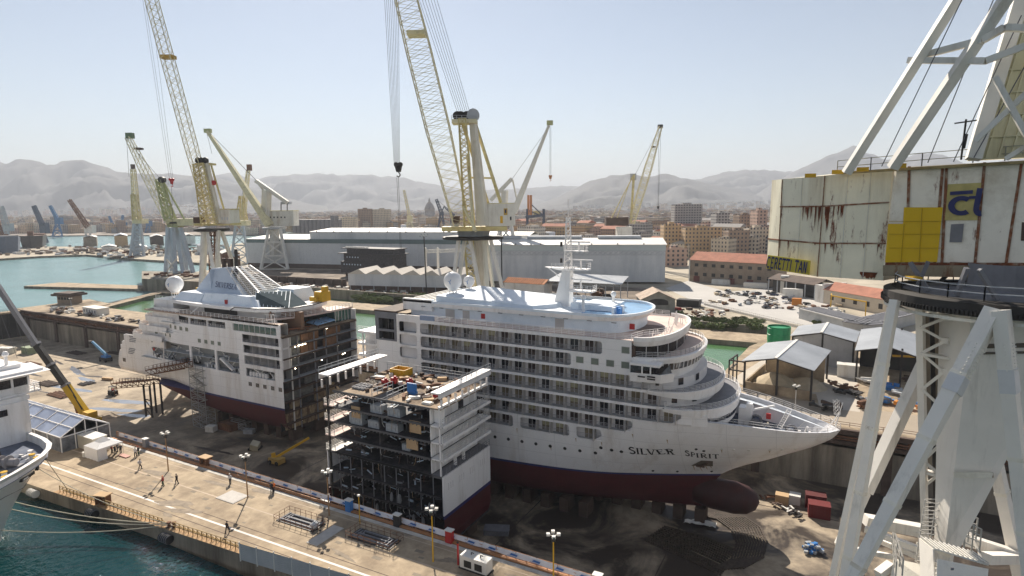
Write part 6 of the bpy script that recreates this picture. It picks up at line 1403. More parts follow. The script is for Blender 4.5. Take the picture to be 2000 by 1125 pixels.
# --- tall crane between the halves (centre)
d = 171.0; K = lambda x, y, dd=0: D(x, y, d+dd)
t = thing("shipyard_crane", "tall cream lattice-boom crane behind the bow half, with a dark hook hanging at left", "crane")
MB().lattice(K(902, 440), K(757, -150), 4.2, 4.6, 34, .22, .085, wm=6.4, asp=.8).build("lattice_boom", yel2, t)
hbox(K(794, 67), K(829, 58), 4, "boom_band", yel2, t)
mb = MB(); mb.lattice(K(903, 232, -1), K(917, 442, -1), 1.9, 2.8, 18, .3, .16); mb.build("mast_leg", yelc, t)
MB().beam(K(923, 228), K(944, 440), 1.5, 1.5, w2=3.0, h2=2.2).build("mast_leg", cream, t)
hbox(K(882, 240, -2), K(932, 234), 5, "head_platform", yel2, t)
mb = MB()
for x in (893, 900, 911, 917): mb.lathe(K(x, 226, -1.5), [(0, 0), (1.25, 0), (1.25, .9), (0, .9)], 14, axis=FH)
mb.build("head_sheaves", dark, t); MB().lathe(K(924, 224, -1.6), [(0, 0), (1.7, 0), (1.7, 1.8), (0, 1.8)], 14, axis=FH).build("head_sheave", greyst, t)
MB().rail([K(882, 234, -2), K(932, 234, -2)], 1.2, 2, .05).build("head_railing", greyst, t)
for a, b in ((K(904, 242, 2), K(953, 397, 3)), (K(928, 240, 1), K(978, 396, 1))): MB().beam(a, b, .7).build("back_stay", yelc, t)
MB().beam(K(915, 347, 2), K(966, 348, 1), .5).build("stay_tie", yelc, t)
mb = MB(); mb.beam(K(913, 305, -1), K(925, 450, -4), .5); mb.beam(K(903, 400, -2), K(930, 452, -5), .5); mb.build("boom_strut", yel2, t)
hbox(K(948, 442), K(1003, 398), 9, "machinery_house", cream, t); hbox(K(947, 399), K(1004, 396), 9.2, "house_roof", yel2, t)
winp(t, 984, 407, 991, 420, d, mat("sign_ochre", (.45, .30, .06), .6), "sign_plate"); winp(t, 986, 409, 989, 416, d, mat("sign_dark", (.03, .03, .08), .6), "sign_letters", .1)
winp(t, 977, 422, 982, 436, d, yelp, "door"); winp(t, 996, 423, 999, 430, d, dark)
hbox(K(885, 437), K(896, 422), 4, "winch_box", brown, t)
hbox(K(862, 452), K(990, 442), 8, "slewing_platform", yelc, t)
mb = MB(); random.seed(1)
for i in range(26): p = K(random.uniform(866, 985), random.uniform(430, 456), random.uniform(0, 5)); mb.beam(p, p+RH*random.uniform(-3, 3)+UP*random.uniform(-1, 2), random.uniform(.15, .4))
mb.build("platform_gear", greyst, t); MB().rail([K(862, 444, 0), K(950, 444, 0)], 1.2, 3, .05).build("platform_railing", cream, t)
mb = MB(); mb.lathe(K(925, 458, 8), [(4.5, -.8), (5, 1.5), (4, 2.4)], 16); mb.build("pivot", greyst, t)
ring(t, K(924, 462, 8), 9.0, .8)
T = [(896, 467, 2), (908, 467, 3), (918, 467, 1), (958, 467, 2), (950, 467, 14)]; B_ = [(879, 600, -1), (888, 600, -1), (944, 600, -3), (990, 600, -1), (968, 600, 18)]
for i, (a, b) in enumerate(zip(T, B_)):
    p, q = K(*a), K(*b); MB().beam(p, toground(p, q), .85).build("leg", lgrey, t)
p, q = K(938, 466, 8), K(948, 600, 8); MB().beam(p, toground(p, q), 2.6, 2.6, w2=2.0).build("tower_column", lgrey, t)
p, q = K(915, 466, 6), K(926, 600, 6); MB().lattice(p, toground(p, q), 2.6, 2.2, 16, .3, .16).build("ladder_shaft", yelc, t)
for z in (17, 3): 
    mb = MB(); pts = []
    for i in (0, 2, 3, 4): p, q = K(*T[i]), K(*B_[i]); pts.append(p+(q-p)*((p.z-z)/(p.z-q.z)))
    for i in range(4): mb.beam(pts[i], pts[(i+1) % 4], 1.0)
    mb.build("portal_beam", lgrey, t)
cables(t, [(K(742+x*5, -160), K(770+x*1.5, 326)) for x in range(8)], .06)
hookb(t, K(778, 322), 1.15, dark); cables(t, [(K(778, 345), K(785, 512)), (K(775, 347), K(783, 512))], .07, "sling")
cables(t, [(K(768+x*7, -150), K(893+x*4, 218)) for x in range(7)], .06, "luffing_rope")
# --- yellow crane behind the stern funnel
d = 224.0
t = thing("shipyard_crane", "yellow lattice-boom crane behind the pyramid funnel, boom leaning far left", "crane")
MB().lattice(K(413, 432), K(284, -45), 2.6, 3.4, 34, .2, .09, wm=3.6, asp=.8, m=0).build("lattice_boom", yel2, t)
hbox(K(311, 113), K(336, 106), 3, "boom_band", mat("band_orange", (.45, .28, .05), .6), t)
MB().lattice(K(391, 320), K(414, 440), 3.6, 5.2, 12, .35, .2).build("mast_leg", yelc, t)
MB().beam(K(402, 314), K(428, 436), 1.3, w2=2.4).build("mast_leg", cream, t)
hbox(K(380, 322), K(412, 318), 4, "head_platform", yelc, t); mb = MB()
for x in (386, 393, 400): mb.lathe(K(x, 313, -1), [(0, 0), (1.1, 0), (1.1, .8), (0, .8)], 12, axis=FH)
mb.build("head_sheaves", dark, t)
for a, b in ((K(398, 324, 2), K(424, 410, 2)), (K(412, 321), K(437, 408, 1))): MB().beam(a, b, .5).build("back_stay", yelc, t)
MB().lathe(K(417, 357, -.5), [(0, 0), (.9, 0), (.9, .4), (0, .4)], 12, axis=FH).build("stay_sheave", redp, t)
hbox(K(424, 438), K(448, 409), 8, "machinery_house", cream, t); hbox(K(423, 410), K(449, 407.5), 8.4, "house_roof", yelc, t)
for i in range(4): winp(t, 428+i*5, 424, 430+i*5, 430, d, greyst)
hbox(K(378, 436), K(389, 424), 4, "winch_box", brown, t); hbox(K(379, 441), K(450, 436), 9, "slewing_platform", yelc, t)
ring(t, K(414, 447, 4), 6.2, .9)
for a, b in (((397, 450, 0), (392, 566, -3)), ((404, 450, 0), (419, 545, -6)), ((427, 450, 0), (421, 556, -3)), ((432, 450, 6), (452, 505, 9)), ((421, 450, 7), (432, 560, 10)), ((402, 450, 7), (398, 545, 10))):
    p, q = K(*a), K(*b); MB().beam(p, toground(p, q), 1.1).build("leg", lgrey, t)
p, q = K(415, 450, 4), K(418, 560, 4); MB().lattice(p, toground(p, q), 2.2, 2.0, 14, .3, .16).build("ladder_shaft", rustm, t)
cables(t, [(K(276, -20), K(331, 350)), (K(280, -20), K(335, 350)), (K(301, 60), K(338, 350))], .05)
hookb(t, K(335, 351), .9, redp); cables(t, [(K(335, 362), K(338, 452))], .06, "sling")
# --- generic smaller cranes
def tower(par, cx, y0_, y1_, w0, w1, d, m, n=4, tw=.9, brace=True, dd=8):
    T, B = [], []
    for sx, sy in ((-1, 0), (1, 0), (1, 1), (-1, 1)): T.append(D(cx+sx*w0/2, y0_, d+sy*dd*.5)); B.append(D(cx+sx*w1/2, y1_, d-dd*.3+sy*dd*1.3))
    B = [toground(a, b) if b.z > 0 else b for a, b in zip(T, B)]; legs(par, T, B, tw, m)
    if brace:
        mb = MB()
        for k in range(n):
            for i in range(4):
                j = (i+1) % 4; a0, a1 = T[i].lerp(B[i], k/n), T[i].lerp(B[i], (k+1)/n); b0, b1 = T[j].lerp(B[j], k/n), T[j].lerp(B[j], (k+1)/n)
                mb.beam(a0, b1, tw*.45); mb.beam(b0, a1, tw*.45); mb.beam(a1, b1, tw*.6)
        mb.build("tower_bracing", m, par)
greenst = mat("crane_green", (.42, .44, .22), .6, var=.15, dirt=(.3, .25, .1))
# green-yellow crane at left
d = 392; t = thing("shipyard_crane", "green-yellow lattice crane on pale blue legs at the left basin", "crane")
MB().lattice(K(334, 434), K(250, 268), 4.2, 2.6, 16, .36, .14, wm=4.6).build("lattice_boom", yel2, t); hbox(K(245, 270), K(257, 259), 3, "boom_head", mat("head_green", (.12, .18, .10), .6), t); hbox(K(261, 292), K(273, 288), 4, "boom_band", brown, t)
MB().lattice(K(311, 350), K(332, 430), 3, 4.5, 8, .8, .35).build("mast_leg", greenst, t)
mb = MB(); mb.beam(K(318, 352), K(360, 428), .9); mb.beam(K(314, 350), K(344, 428, 3), .8); mb.build("back_stay", greenst, t); MB().lathe(K(314, 351, -2), [(0, 0), (2, 0), (2, 3), (0, 3)], 12, axis=FH).build("head_sheaves", dark, t)
hbox(K(325, 441), K(375, 427), 10, "machinery_house", yel2, t); hbox(K(327, 444), K(346, 436), 8, "cab", greenst, t); winp(t, 331, 433, 345, 437, d, dark)
blueg = mat("leg_blue_grey", (.45, .50, .55), .6, var=.08, dirt=(.4, .36, .3))
for a, b in (((329, 445, 0), (324, 538, -4)), ((337, 445, 0), (343, 545, -4)), ((343, 445, 8), (358, 540, -4)), ((352, 445, 2), (378, 536, 0)), ((333, 445, 10), (336, 530, 12)), ((350, 445, 10), (364, 528, 12))): p, q = K(*a), K(*b); MB().beam(p, toground(p, q, 5.4), 2.3, w2=1.6).build("leg", blueg, t)
mb = MB(); mb.beam(K(326, 530, -4), K(345, 505, -4), .9); mb.beam(K(325, 506, -4), K(344, 530, -4), .8); mb.beam(K(327, 532, -4), K(376, 528, 0), .9); mb.build("leg_brace", lgrey, t)
cables(t, [(K(247, 268), K(252, 345)), (K(270, 300), K(318, 355))], .12)
# thin crane left of it
d = 612; t = thing("shipyard_crane", "slim upright lattice crane on blue-grey tower left of the green-yellow crane", "crane")
MB().lattice(K(268, 432), K(260, 330), 5.5, 3.6, 14, .6, .35, asp=.8).build("lattice_boom", yel2, t); MB().beam(K(260, 330), K(259, 321), 3).build("boom_head", brown, t); MB().lattice(K(262, 380), K(268, 430), 4, 6, 5, .9, .4).build("mast_leg", yelc, t)
hbox(K(258, 437), K(276, 428), 12, "machinery_house", yel2, t); tower(t, 268, 437, 503, 12, 28, d, blueg, 4, 2.0, dd=14); MB().beam(K(265, 437, 6), K(266, 500, 6), 4.5).build("tower_column", blueg, t)
# yellow lattice crane behind
d = 513; t = thing("shipyard_crane", "far yellow lattice crane seen just left of the heavy box-boom crane", "crane")
MB().lattice(K(474, 430), K(485, 332), 3.2, 2.2, 14, .4, .2).build("lattice_boom", yel2, t); hbox(K(482, 333), K(489, 321), 3, "boom_head", rustm, t); MB().lattice(K(472, 383), K(472, 430), 3, 7, 6, .7, .3).build("mast_leg", yelc, t)
hbox(K(455, 441), K(481, 431), 9, "machinery_house", yel2, t); tower(t, 468, 441, 517, 16, 34, d, blueg, 4, 1.5, dd=12); cables(t, [(K(485, 330), K(472, 383))], .15)
# heavy cream box-boom crane
d = 465; t = thing("shipyard_crane", "cream crane with a solid box boom and ported house beside the long shed", "crane")
MB().beam(K(527, 440, -3), K(405, 256, -3), 6.2, 5, w2=2.4, h2=2).build("box_boom", yel2, t); hbox(K(398, 259, -4), K(410, 251, -4), 3, "boom_head", greenst, t)
hbox(K(517, 442), K(572, 412), 12, "machinery_house", cream, t); hbox(K(517, 413), K(573, 410.5), 12.5, "house_roof", yel2, t)
for i in range(5): winp(t, 527+i*7, 423, 529.5+i*7, 426, d, dark, "porthole")
mb = MB(); mb.beam(K(521, 372), K(519, 440), 5, w2=5.5); mb.build("mast_column", cream, t); MB().beam(K(500, 353), K(562, 396), 3.8, 2.6).build("counter_arm", cream, t); MB().beam(K(500, 353), K(521, 380), 1.2).build("arm_brace", cream, t); hbox(K(548, 399), K(564, 394), 6, "counterweight", greyst, t)
mb = MB()
for x in (549, 561): mb.beam(K(x, 398), K(x, 412), .5)
mb.build("counter_rods", dark, t); cables(t, [(K(408, 258), K(500, 352)), (K(412, 262), K(520, 372)), (K(404, 260), K(414, 300))], .15)
ring(t, K(536, 444, 6), 9, 1.4, greyst); tower(t, 536, 446, 524, 22, 52, d, lgrey, 3, 1.7, dd=16)
MB().beam(K(536, 446, 6), K(536, 500, 6), 5).build("tower_column", lgrey, t)
# box-boom crane behind the tall centre crane
d = 400; t = thing("shipyard_crane", "grey box-boom crane leaning right, behind the tall cream crane", "crane")
MB().beam(K(1004, 414, 2), K(1072, 245), 5.0, 4, w2=1.8, h2=1.6).build("box_boom", cream, t); hbox(K(1068, 244), K(1080, 235), 2, "boom_head", greenst, t)
MB().beam(K(1000, 349), K(958, 392), 3.2, 2.5).build("counter_arm", cream, t); MB().beam(K(986, 372), K(985, 405), 3.4).build("mast_column", cream, t); MB().beam(K(1001, 350), K(1009, 388), .8).build("arm_brace", cream, t)
hbox(K(960, 440), K(1006, 398), 9, "machinery_house", cream, t); tower(t, 988, 442, 500, 22, 42, d, lgrey, 3, 1.8)
cables(t, [(K(1000, 350), K(1072, 248)), (K(1074, 245), K(1074, 344)), (K(1076, 245), K(1076, 344))], .1); hookb(t, K(1075, 344), 1.1, mat("block_orange", (.45, .2, .08), .6)); 
# right lattice crane with brown counterweight
d = 470; t = thing("shipyard_crane", "pale lattice crane with a brown counterweight box above the right shed", "crane")
MB().lattice(K(1234, 436), K(1290, 247), 3.8, 2.4, 26, .42, .2, wm=5.2, asp=.8).build("lattice_boom", yel2, t); hbox(K(1286, 250), K(1295, 243), 3, "boom_head", dark, t); hbox(K(1273, 288), K(1281, 285), 3, "boom_band", brown, t)
mb = MB(); mb.beam(K(1238, 341), K(1232, 436), 1.5); mb.beam(K(1238, 341), K(1194, 426), .7); mb.beam(K(1234, 345), K(1205, 426), .5); mb.build("mast_leg", yelc, t); hbox(K(1231, 352), K(1243, 339), 3, "mast_head", greyst, t)
hbox(K(1184, 441), K(1228, 424), 9, "counterweight", brown, t); hbox(K(1206, 462), K(1235, 443), 9, "base_block", lgrey, t)
tower(t, 1220, 460, 500, 26, 34, d, lgrey, 2, 1.6); cables(t, [(K(1287, 248), K(1285, 404)), (K(1291, 248), K(1286, 404)), (K(1288, 250), K(1240, 342))], .1); hookb(t, K(1285.5, 404), .9, dark)
# far cranes
def farcrane(lb, d, pts, m, gx, gy, w=2.2, house=None, lat=True, feet=10, cat="crane", ym=None):
    t = thing("harbour_crane", lb, cat); K = lambda x, y, q=0: D(x, y, d+q)
    (x0, y0_), (x1, y1_) = pts[:2]
    if lat: MB().lattice(K(x0, y0_), K(x1, y1_), w*1.5, w, 10, w*.28, w*.14).build("boom", m, t)
    else: MB().beam(K(x0, y0_), K(x1, y1_), w*1.4, w2=w*.8).build("boom", m, t)
    hbox(K(x0-house[0]/2, y0_+house[1]), K(x0+house[0]/2, y0_-house[1]*.3), 8, "machinery_house", ym or m, t)
    tower(t, x0, y0_+house[1], gy, house[0]*.6, feet, d, ym or m, 2, w*.6)
    if len(pts) > 2: MB().beam(K(*pts[2]), K(x0, y0_), w*.5).build("mast", m, t); cables(t, [(K(*pts[2]), K(x1, y1_))], .2)
bcr = mat("crane_blue", (.06, .17, .33), .6, var=.2); dcr = mat("crane_dark_blue", (.07, .09, .13), .6)
farcrane("dark blue crane leaning left on the far left wharf", 900, [(83, 440), (66, 402)], dcr, 83, 468, 4, (10, 16), False, 16)
farcrane("bright blue crane right of the dark blue one, far left", 1100, [(112, 428), (98, 402)], bcr, 114, 452, 3.6, (10, 10), False, 14)
farcrane("rusty lattice crane leaning left on the far left pier", 800, [(172, 444), (135, 390)], rustm, 176, 492, 3, (14, 12), True, 20, ym=lgrey)
farcrane("small blue crane low on the left skyline", 1300, [(221, 440), (213, 422)], bcr, 222, 452, 3, (9, 8), False, 10)
farcrane("second small blue crane just right of the first low one", 1300, [(238, 436), (240, 420)], bcr, 238, 452, 3, (12, 6), False, 12)
farcrane("small blue crane in front of the slim upright crane", 1250, [(289, 434), (284, 428)], bcr, 290, 452, 3, (8, 8), False, 10)
farcrane("grey crane cut by the left photo edge", 850, [(12, 440), (2, 402)], greyst, 14, 478, 3.5, (12, 12), True, 16)
farcrane("dark red crane at the far left edge over the moored hulk", 760, [(1, 462), (-10, 425)], rustm, 4, 500, 3.5, (10, 16), True, 14)
farcrane("pale thin crane on the skyline right of the hanging hook", 1000, [(800, 424), (789, 371)], yel2, 802, 440, 2.6, (10, 10), True, 12)
farcrane("dark harbour crane with red tip left of the tall crane", 900, [(862, 415), (852, 389), (868, 402)], dcr, 862, 444, 3, (8, 6), True, 12)
farcrane("dark slanting loader arm beside the red-tipped harbour crane", 900, [(884, 418), (867, 403)], dcr, 886, 444, 2, (8, 4), True, 10)
t = thing("container_crane", "blue and orange container crane between the tall crane and the ship mast", "crane"); d = 700
mb = MB()
for x in (1030, 1062): 
    for q in (0, 20): mb.beam(D(x, 408, d+q), D(x, 462, d+q), 2.2)
mb.beam(D(1026, 424, d), D(1064, 420, d), 3); mb.beam(D(1030, 410, d), D(1062, 424, d), 1.2); mb.beam(D(1036, 398, d), D(1062, 422, d), 1.2); mb.build("gantry_frame", dcr, t)
for x in (1032, 1037): MB().beam(D(x, 381, d), D(x, 420, d), 2).build("orange_mast", mat("mast_orange", (.5, .22, .08), .6) if "mast_orange" not in bpy.data.materials else bpy.data.materials["mast_orange"], t)
hbox(D(1042, 420, d), D(1056, 412, d), 8, "trolley_house", yelc, t)
# far boats and hulks
def hullbox(mb, L_, B, Hh, m=0, sharp=.25):
    pts = [(-L_/2, -B/2*.8), (L_/2*(1-sharp), -B/2), (L_/2, 0), (L_/2*(1-sharp), B/2), (-L_/2, B/2*.8)]
    lo = [(p[0]*.93, p[1]*.8) for p in pts]; n = 5; mb.add([(p[0], p[1], 0) for p in lo]+[(p[0], p[1], Hh*(1.15 if p[0] > L_*.3 else 1)) for p in pts], [tuple(range(4, -1, -1)), tuple(range(5, 10))]+[(i, (i+1) % n, (i+1) % n+n, i+n) for i in range(n)], m)
def ship(x, y, d, L_, B, Hh, lb, hm, sm, ups, rz=0, name="ferry", cat="ship", z=-2):
    g_ = G2(x, d, z); t = thing(name, lb, cat, g_, rz); mb = MB(); hullbox(mb, L_, B, Hh); mb.build("hull", hm, t)
    mb = MB()
    for (cx, l, w_, z0, h_) in ups: mb.box((cx, 0, z0+h_/2), (l, w_, h_))
    mb.build("superstructure", sm, t); mb = MB()
    for (cx, l, w_, z0, h_) in ups:
        if l > 8: mb.box((cx, 0, z0+h_*.6), (l*.94, w_+.2, h_*.25))
    mb.build("window_band", glass, t); return t
AR = -YAW
palec = mat("ferry_white", (.62, .66, .72), .5)
t = ship(775, 0, 900, 80, 16, 7, "white and blue ferry moored behind the long shed roof", palec, palec, [(-6, 60, 14, 7, 4), (-8, 44, 13, 11, 4), (18, 14, 10, 11, 7), (-22, 8, 6, 15, 8)], AR+pi)
t = ship(1062, 0, 640, 46, 14, 12, "pale blue vessel with a round emblem behind the right shed", mat("vessel_blue", (.35, .45, .60), .5), palec, [(-4, 30, 12, 12, 4), (6, 12, 9, 16, 5)], AR+.2)
t = ship(60, 0, 800, 95, 24, 15, "dark floating dock hulk moored in the far left basin", dark, rustm, [(-30, 20, 18, 15, 3), (10, 40, 20, 15, 1.5), (38, 6, 6, 15, 8)], AR, "moored_hulk", "hulk")
t = ship(8, 0, 690, 44, 22, 18, "blue-grey stern of a ship at the far left edge", mat("hulk_blue", (.10, .13, .18), .7), dark, [(0, 30, 16, 18, 3)], AR, "moored_hulk", "hulk")
for i, (x, d_, w_, h_, m, lb) in enumerate([(170, 800, 40, 12, stone, "grey low shed on the far left pier"), (230, 790, 60, 14, tanp, "tan workshop on the far left pier"), (300, 800, 40, 12, brown, "brown workshop behind the slim crane"), (395, 640, 26, 9, shedw, "pale blue shed with gable roof left of the funnel crane"), (360, 850, 70, 11, lgrey, "long pale shed across the basin"), (395, 1250, 90, 8, shedr, "white market tents row beyond the second basin"), (205, 700, 24, 5, lgrey, "low white shed at the pier edge"), (265, 690, 30, 5, shedr, "white parked trailers row on the pier"), (440, 540, 26, 8, rustm, "rust coloured workshop behind the funnel crane"), (700, 455, 16, 4, shedr, "white stacked containers left of the sawtooth workshop")]):
    g_ = G2(x, d_); t = thing("pier_shed", lb, "shed", g_, AR); mb = MB(); mb.box((0, 0, h_/2), (w_, 14, h_)); mb.build("wall", m, t); mb = MB(); gable(mb, -w_/2, w_/2, -7, 7, h_, h_+2.4); mb.build("roof", (metalr if i % 2 else shedr), t)
random.seed(31); mb = MB()
for i in range(300):
    x = random.uniform(-20, 440); dd = random.uniform(590, 790) if random.random() < .7 else random.uniform(640, 720); g_ = G2(x, dd)
    if x < 180 and dd < 640: continue
    mb.box((g_.x, g_.y, .8), (random.uniform(1.5, 9), random.uniform(1.5, 4), random.uniform(1, 4)), random.randrange(5), AR+random.random())
tag(mb.build("pier_yard_stores", [rustm, lgrey, brown, stone, greyst]), kind='stuff')
# ---------------- the near crane at right ----------------
NC = thing("rusty_harbour_crane", "huge white rusty slewing crane filling the right side, on slanting legs", "crane")
crw = mat("crane_house_white", (.84, .79, .62), .5, var=.08, dirt=(.55, .48, .34), dirt_amt=.6, dscale=.35, streak=True, rust=(.17, .055, .025), rust_amt=.38, spec=.4)
crw2 = mat("crane_panel_white", (.84, .79, .68), .5, var=.08, dirt=(.56, .49, .38), dirt_amt=.5, dscale=.3, rust=(.2, .08, .04), rust_amt=.30)
rustp = mat("rust_seam", (.20, .075, .035), .9, var=.4, scale=2, dirt=(.5, .45, .35), dirt_amt=.5, dscale=1.5)
rusts = mat("rust_streak", (.15, .045, .02), .9, var=.5, scale=1.2, dirt=(.45, .38, .28), dirt_amt=.25, dscale=.8, streak=True)
CT = [(1508, 352, 64), (1527, 350, 61.5), (1610, 343, 56.5), (1743, 328, 52.6), (1760, 327, 52.0)]; CBm = [(1497, 523, 64), (1518, 527, 61.5), (1595, 540, 56.5), (1725, 548, 52.6), (1729, 520, 52.0)]
tp = [D(*q) for q in CT]; bt = [D(*q) for q in CBm]
for i in range(3): MB().slab([bt[i], bt[i+1], tp[i+1], tp[i]], .15).build("house_panel", crw, NC)
far = [Vec((p.x+3.5, p.y+7, p.z)) for p in tp]; farb = [Vec((p.x+3.5, p.y+7, p.z)) for p in bt]
mb = MB(); mb.add(tp[:4]+far[:4][::-1], [tuple(range(8))]); mb.add(bt[:4]+farb[:4][::-1], [tuple(range(7, -1, -1))]); mb.quad(bt[0], tp[0], far[0], farb[0]); mb.quad(bt[3], farb[3], far[3], tp[3]); mb.build("house_rear", crw, NC)
mb = MB()
for i in range(3):
    for f_ in (.33, .66) if i == 1 or i == 2 else (): pass
for fz in (.30, .665):
    for i in range(3): a = tp[i].lerp(bt[i], fz); b = tp[i+1].lerp(bt[i+1], fz); n_ = (b-a).cross(UP).normalized()*.06; n_ = n_ if n_.dot(FH) < 0 else -n_; mb.beam(a+n_, b+n_, .05, .13)
for i in (1, 2): mb.beam(tp[i]-FH*.1, bt[i]-FH*.1, .08)
mb.build("panel_seams", rustp, NC)
mb = MB()
for f_ in (.36, .7): a = tp[2].lerp(tp[3], f_); b = bt[2].lerp(bt[3], f_); mb.beam(a-FH*.08, b-FH*.08, .05)
for f_ in (.5,): a = tp[1].lerp(tp[2], f_); b = bt[1].lerp(bt[2], f_); mb.beam(a-FH*.08, b-FH*.08, .04)
mb.build("panel_joints", lgrey, NC)
# rust runs: long thin tapering stains below the seams
def onpanel(i, s, t, off=.19): 
    a = tp[i].lerp(tp[i+1], s); b = bt[i].lerp(bt[i+1], s); n_ = (tp[i+1]-tp[i]).cross(UP).normalized(); n_ = n_ if n_.dot(FH) < 0 else -n_; return a.lerp(b, t)+n_*(off-.13)
random.seed(41); mb = MB()
def run(i, s, t, l, w_):
    n = 6; A = []; B = []
    for k in range(n+1):
        f_ = k/n; ww = w_*(1-f_**1.5)*.5+.001; j = random.uniform(-.2, .2)*w_; A.append(onpanel(i, s-ww+j*.4, min(1, t+l*f_), .19+random.random()*.004)); B.append(onpanel(i, s+ww+j*.4, min(1, t+l*f_), .19+random.random()*.004))
    mb.strip(A, B)
for k in range(24): i = random.choice((1, 1, 2)); s = random.uniform(.55, .98) if i == 1 else random.uniform(.02, .45)**1; run(i, s, .305, random.uniform(.04, .30 if (i == 2 and s < .3) or (i == 1 and s > .8) else .15), random.uniform(.012, .05))
for k in range(14): run(random.choice((0, 1, 2)), random.uniform(.03, .97), .67, random.uniform(.02, .12), random.uniform(.008, .03))
for k in range(8): run(2, random.uniform(.65, .98), .93, .06, random.uniform(.05, .15))
mb.build("rust_stains", rusts, NC)
# main house wall going right
WA, WB = D(1740, 420, 52), D(2000, 420, 45); WN = (WB-WA).cross(UP).normalized()
def W(x, y, dd=0):   # point on the flat main wall
    r = ray(x, y); n_ = WN; t_ = (WA-Vec((0, 0, CAMH))).dot(n_)/r.dot(n_); q = r*t_+Vec((0, 0, CAMH)); return q+FH*dd
def wq(pts, m, name, off=.0, th=.12):
    q = [W(x, y, -off) for x, y in pts]; n = len(q); return MB().add(q+[c+FH*th for c in q], [tuple(range(n)), tuple(range(2*n-1, n-1, -1))]+[(i, n+i, n+(i+1) % n, (i+1) % n) for i in range(n)]).build(name, m, NC)
wq([(1729, 524), (2260, 529), (2260, 299), (1752, 327)], crw2, "main_wall", 0, .3)
mb = MB(); a = [W(1752, 327), W(2260, 299)]; mb.quad(a[0], a[1], a[1]+FH*9, a[0]+FH*9); a = [W(1729, 524), W(2260, 529)]; mb.quad(a[0]+FH*9, a[1]+FH*9, a[1], a[0]); mb.build("main_roof_and_floor", crw2, NC)
mb = MB(); mb.beam(W(1640, 338, -.2), W(2260, 302, -.4), .4, .22); mb.build("roof_kerb", mat("kerb_ochre", (.30, .24, .12), .8, var=.3, scale=1), NC)
for (xt, xb) in ((1775, 1769), (1848, 1838), (1922, 1902), (1994, 1962), (1840, 1824)): wq([(xb-3, 524), (xb+2, 524), (xt+2, 325 if xt < 1900 else 317), (xt-3, 325 if xt < 1900 else 317)], rustp, "rust_seam", .12, .06)
wq([(1733, 437), (1762, 437), (1764, 405), (1838, 405), (1827, 511), (1727, 512)], mat("panel_yellow", (.70, .45, .01), .5, var=.06), "yellow_panel", .2, .1)
mb = MB()
for x in (1758, 1793): mb.beam(W(x-3, 512, -.32), W(x+3, 406 if x > 1760 else 437, -.32), .04)
for y in (432, 457, 484): mb.beam(W(1732, y, -.32), W(1834, y, -.32), .03, .04)
mb.build("panel_grid", mat("panel_groove", (.42, .27, .01), .6), NC)
wq([(1843, 430), (1906, 430), (1914, 357), (1850, 360)], mat("sign_yellow_worn", (.50, .42, .16), .7, var=.15, scale=1.5, dirt=(.32, .2, .1), dirt_amt=.4, dscale=.6), "sign_plate", .14, .08)
navyl = mat("letter_navy", (.03, .035, .12), .6)
hh = (W(1850, 418).z, W(1850, 370).z); wd = (W(1905, 400)-W(1848, 400)).normalized(); o0 = W(1847, 418.5, -.32)
mb = MB(); letters(mb, "c", lambda s, t_: o0+wd*s+UP*t_, (hh[1]-hh[0])*.92, .2, sub=2, sx=1.25); o1 = W(1882, 419, -.32); letters(mb, "t", lambda s, t_: o1+wd*s+UP*t_, (hh[1]-hh[0])*1.02, .22, sub=2, sx=.85)
mb.beam(W(1850, 378, -.32), W(1894, 375, -.32), .03, .28); mb.beam(W(1886, 386, -.33), W(1909, 385, -.33), .03, .22); mb.build("sign_letters", navyl, NC)
wq([(1853, 473), (1876, 473), (1880, 437), (1856, 438)], greyp, "window", .14, .06); wq([(1992, 470), (2040, 470), (2040, 434), (1994, 434)], brown, "window", .14, .06)
wq([(1727, 524), (2260, 530), (2260, 514), (1728, 512)], rustp, "rust_strip", .14, .06)
a = [W(1725, 527, -.3), W(2260, 533, -.3)]; MB().beam(a[0], a[1], 1.0, .9).build("bottom_girder", mat("girder_rust", (.30, .25, .17), .8, var=.2, rust=(.2, .1, .05), rust_amt=.7), NC)
mb = MB()
for x, y, l in ((1840, 520, 2), (1870, 518, 2.6), (1815, 519, 1.4), (1765, 520, 1.2), (1950, 522, 2)): c = W(x, y, -.25); mb.box((c.x, c.y, c.z), (l*.5, .05, .5), rz=-.3)
mb.build("rust_blotches", rusts, NC)
# sign hanging at left
sgd = mat("sign_yellow", (.62, .50, .06), .6, var=.08, dirt=(.3, .25, .1), dirt_amt=.3, dscale=1)
s0, s1, s2, s3 = D(1496, 524, 60.5), D(1580, 537, 56.4), D(1582, 509, 56.4), D(1500, 498, 60.5)
MB().slab([s0, s1, s2, s3], .12).build("letter_board", sgd, NC)
sx_ = (s1-s0); L0 = sx_.length; upv = (s3-s0); n_ = sx_.cross(UP).normalized(); n_ = n_ if n_.dot(FH) < 0 else -n_
mb = MB(); hgt = upv.length*.80; tot = sum(GL[c][1]+.10 for c in "CERETTI TAN"); k_ = (L0*.94)/(tot*hgt)
letters(mb, "CERETTI TAN", lambda s, t_: s0+sx_*(.03+s/L0)+upv*(.09+t_/upv.length)+n_*.2, hgt, .17, sub=1, sx=k_); mb.build("board_letters", navyl, NC)
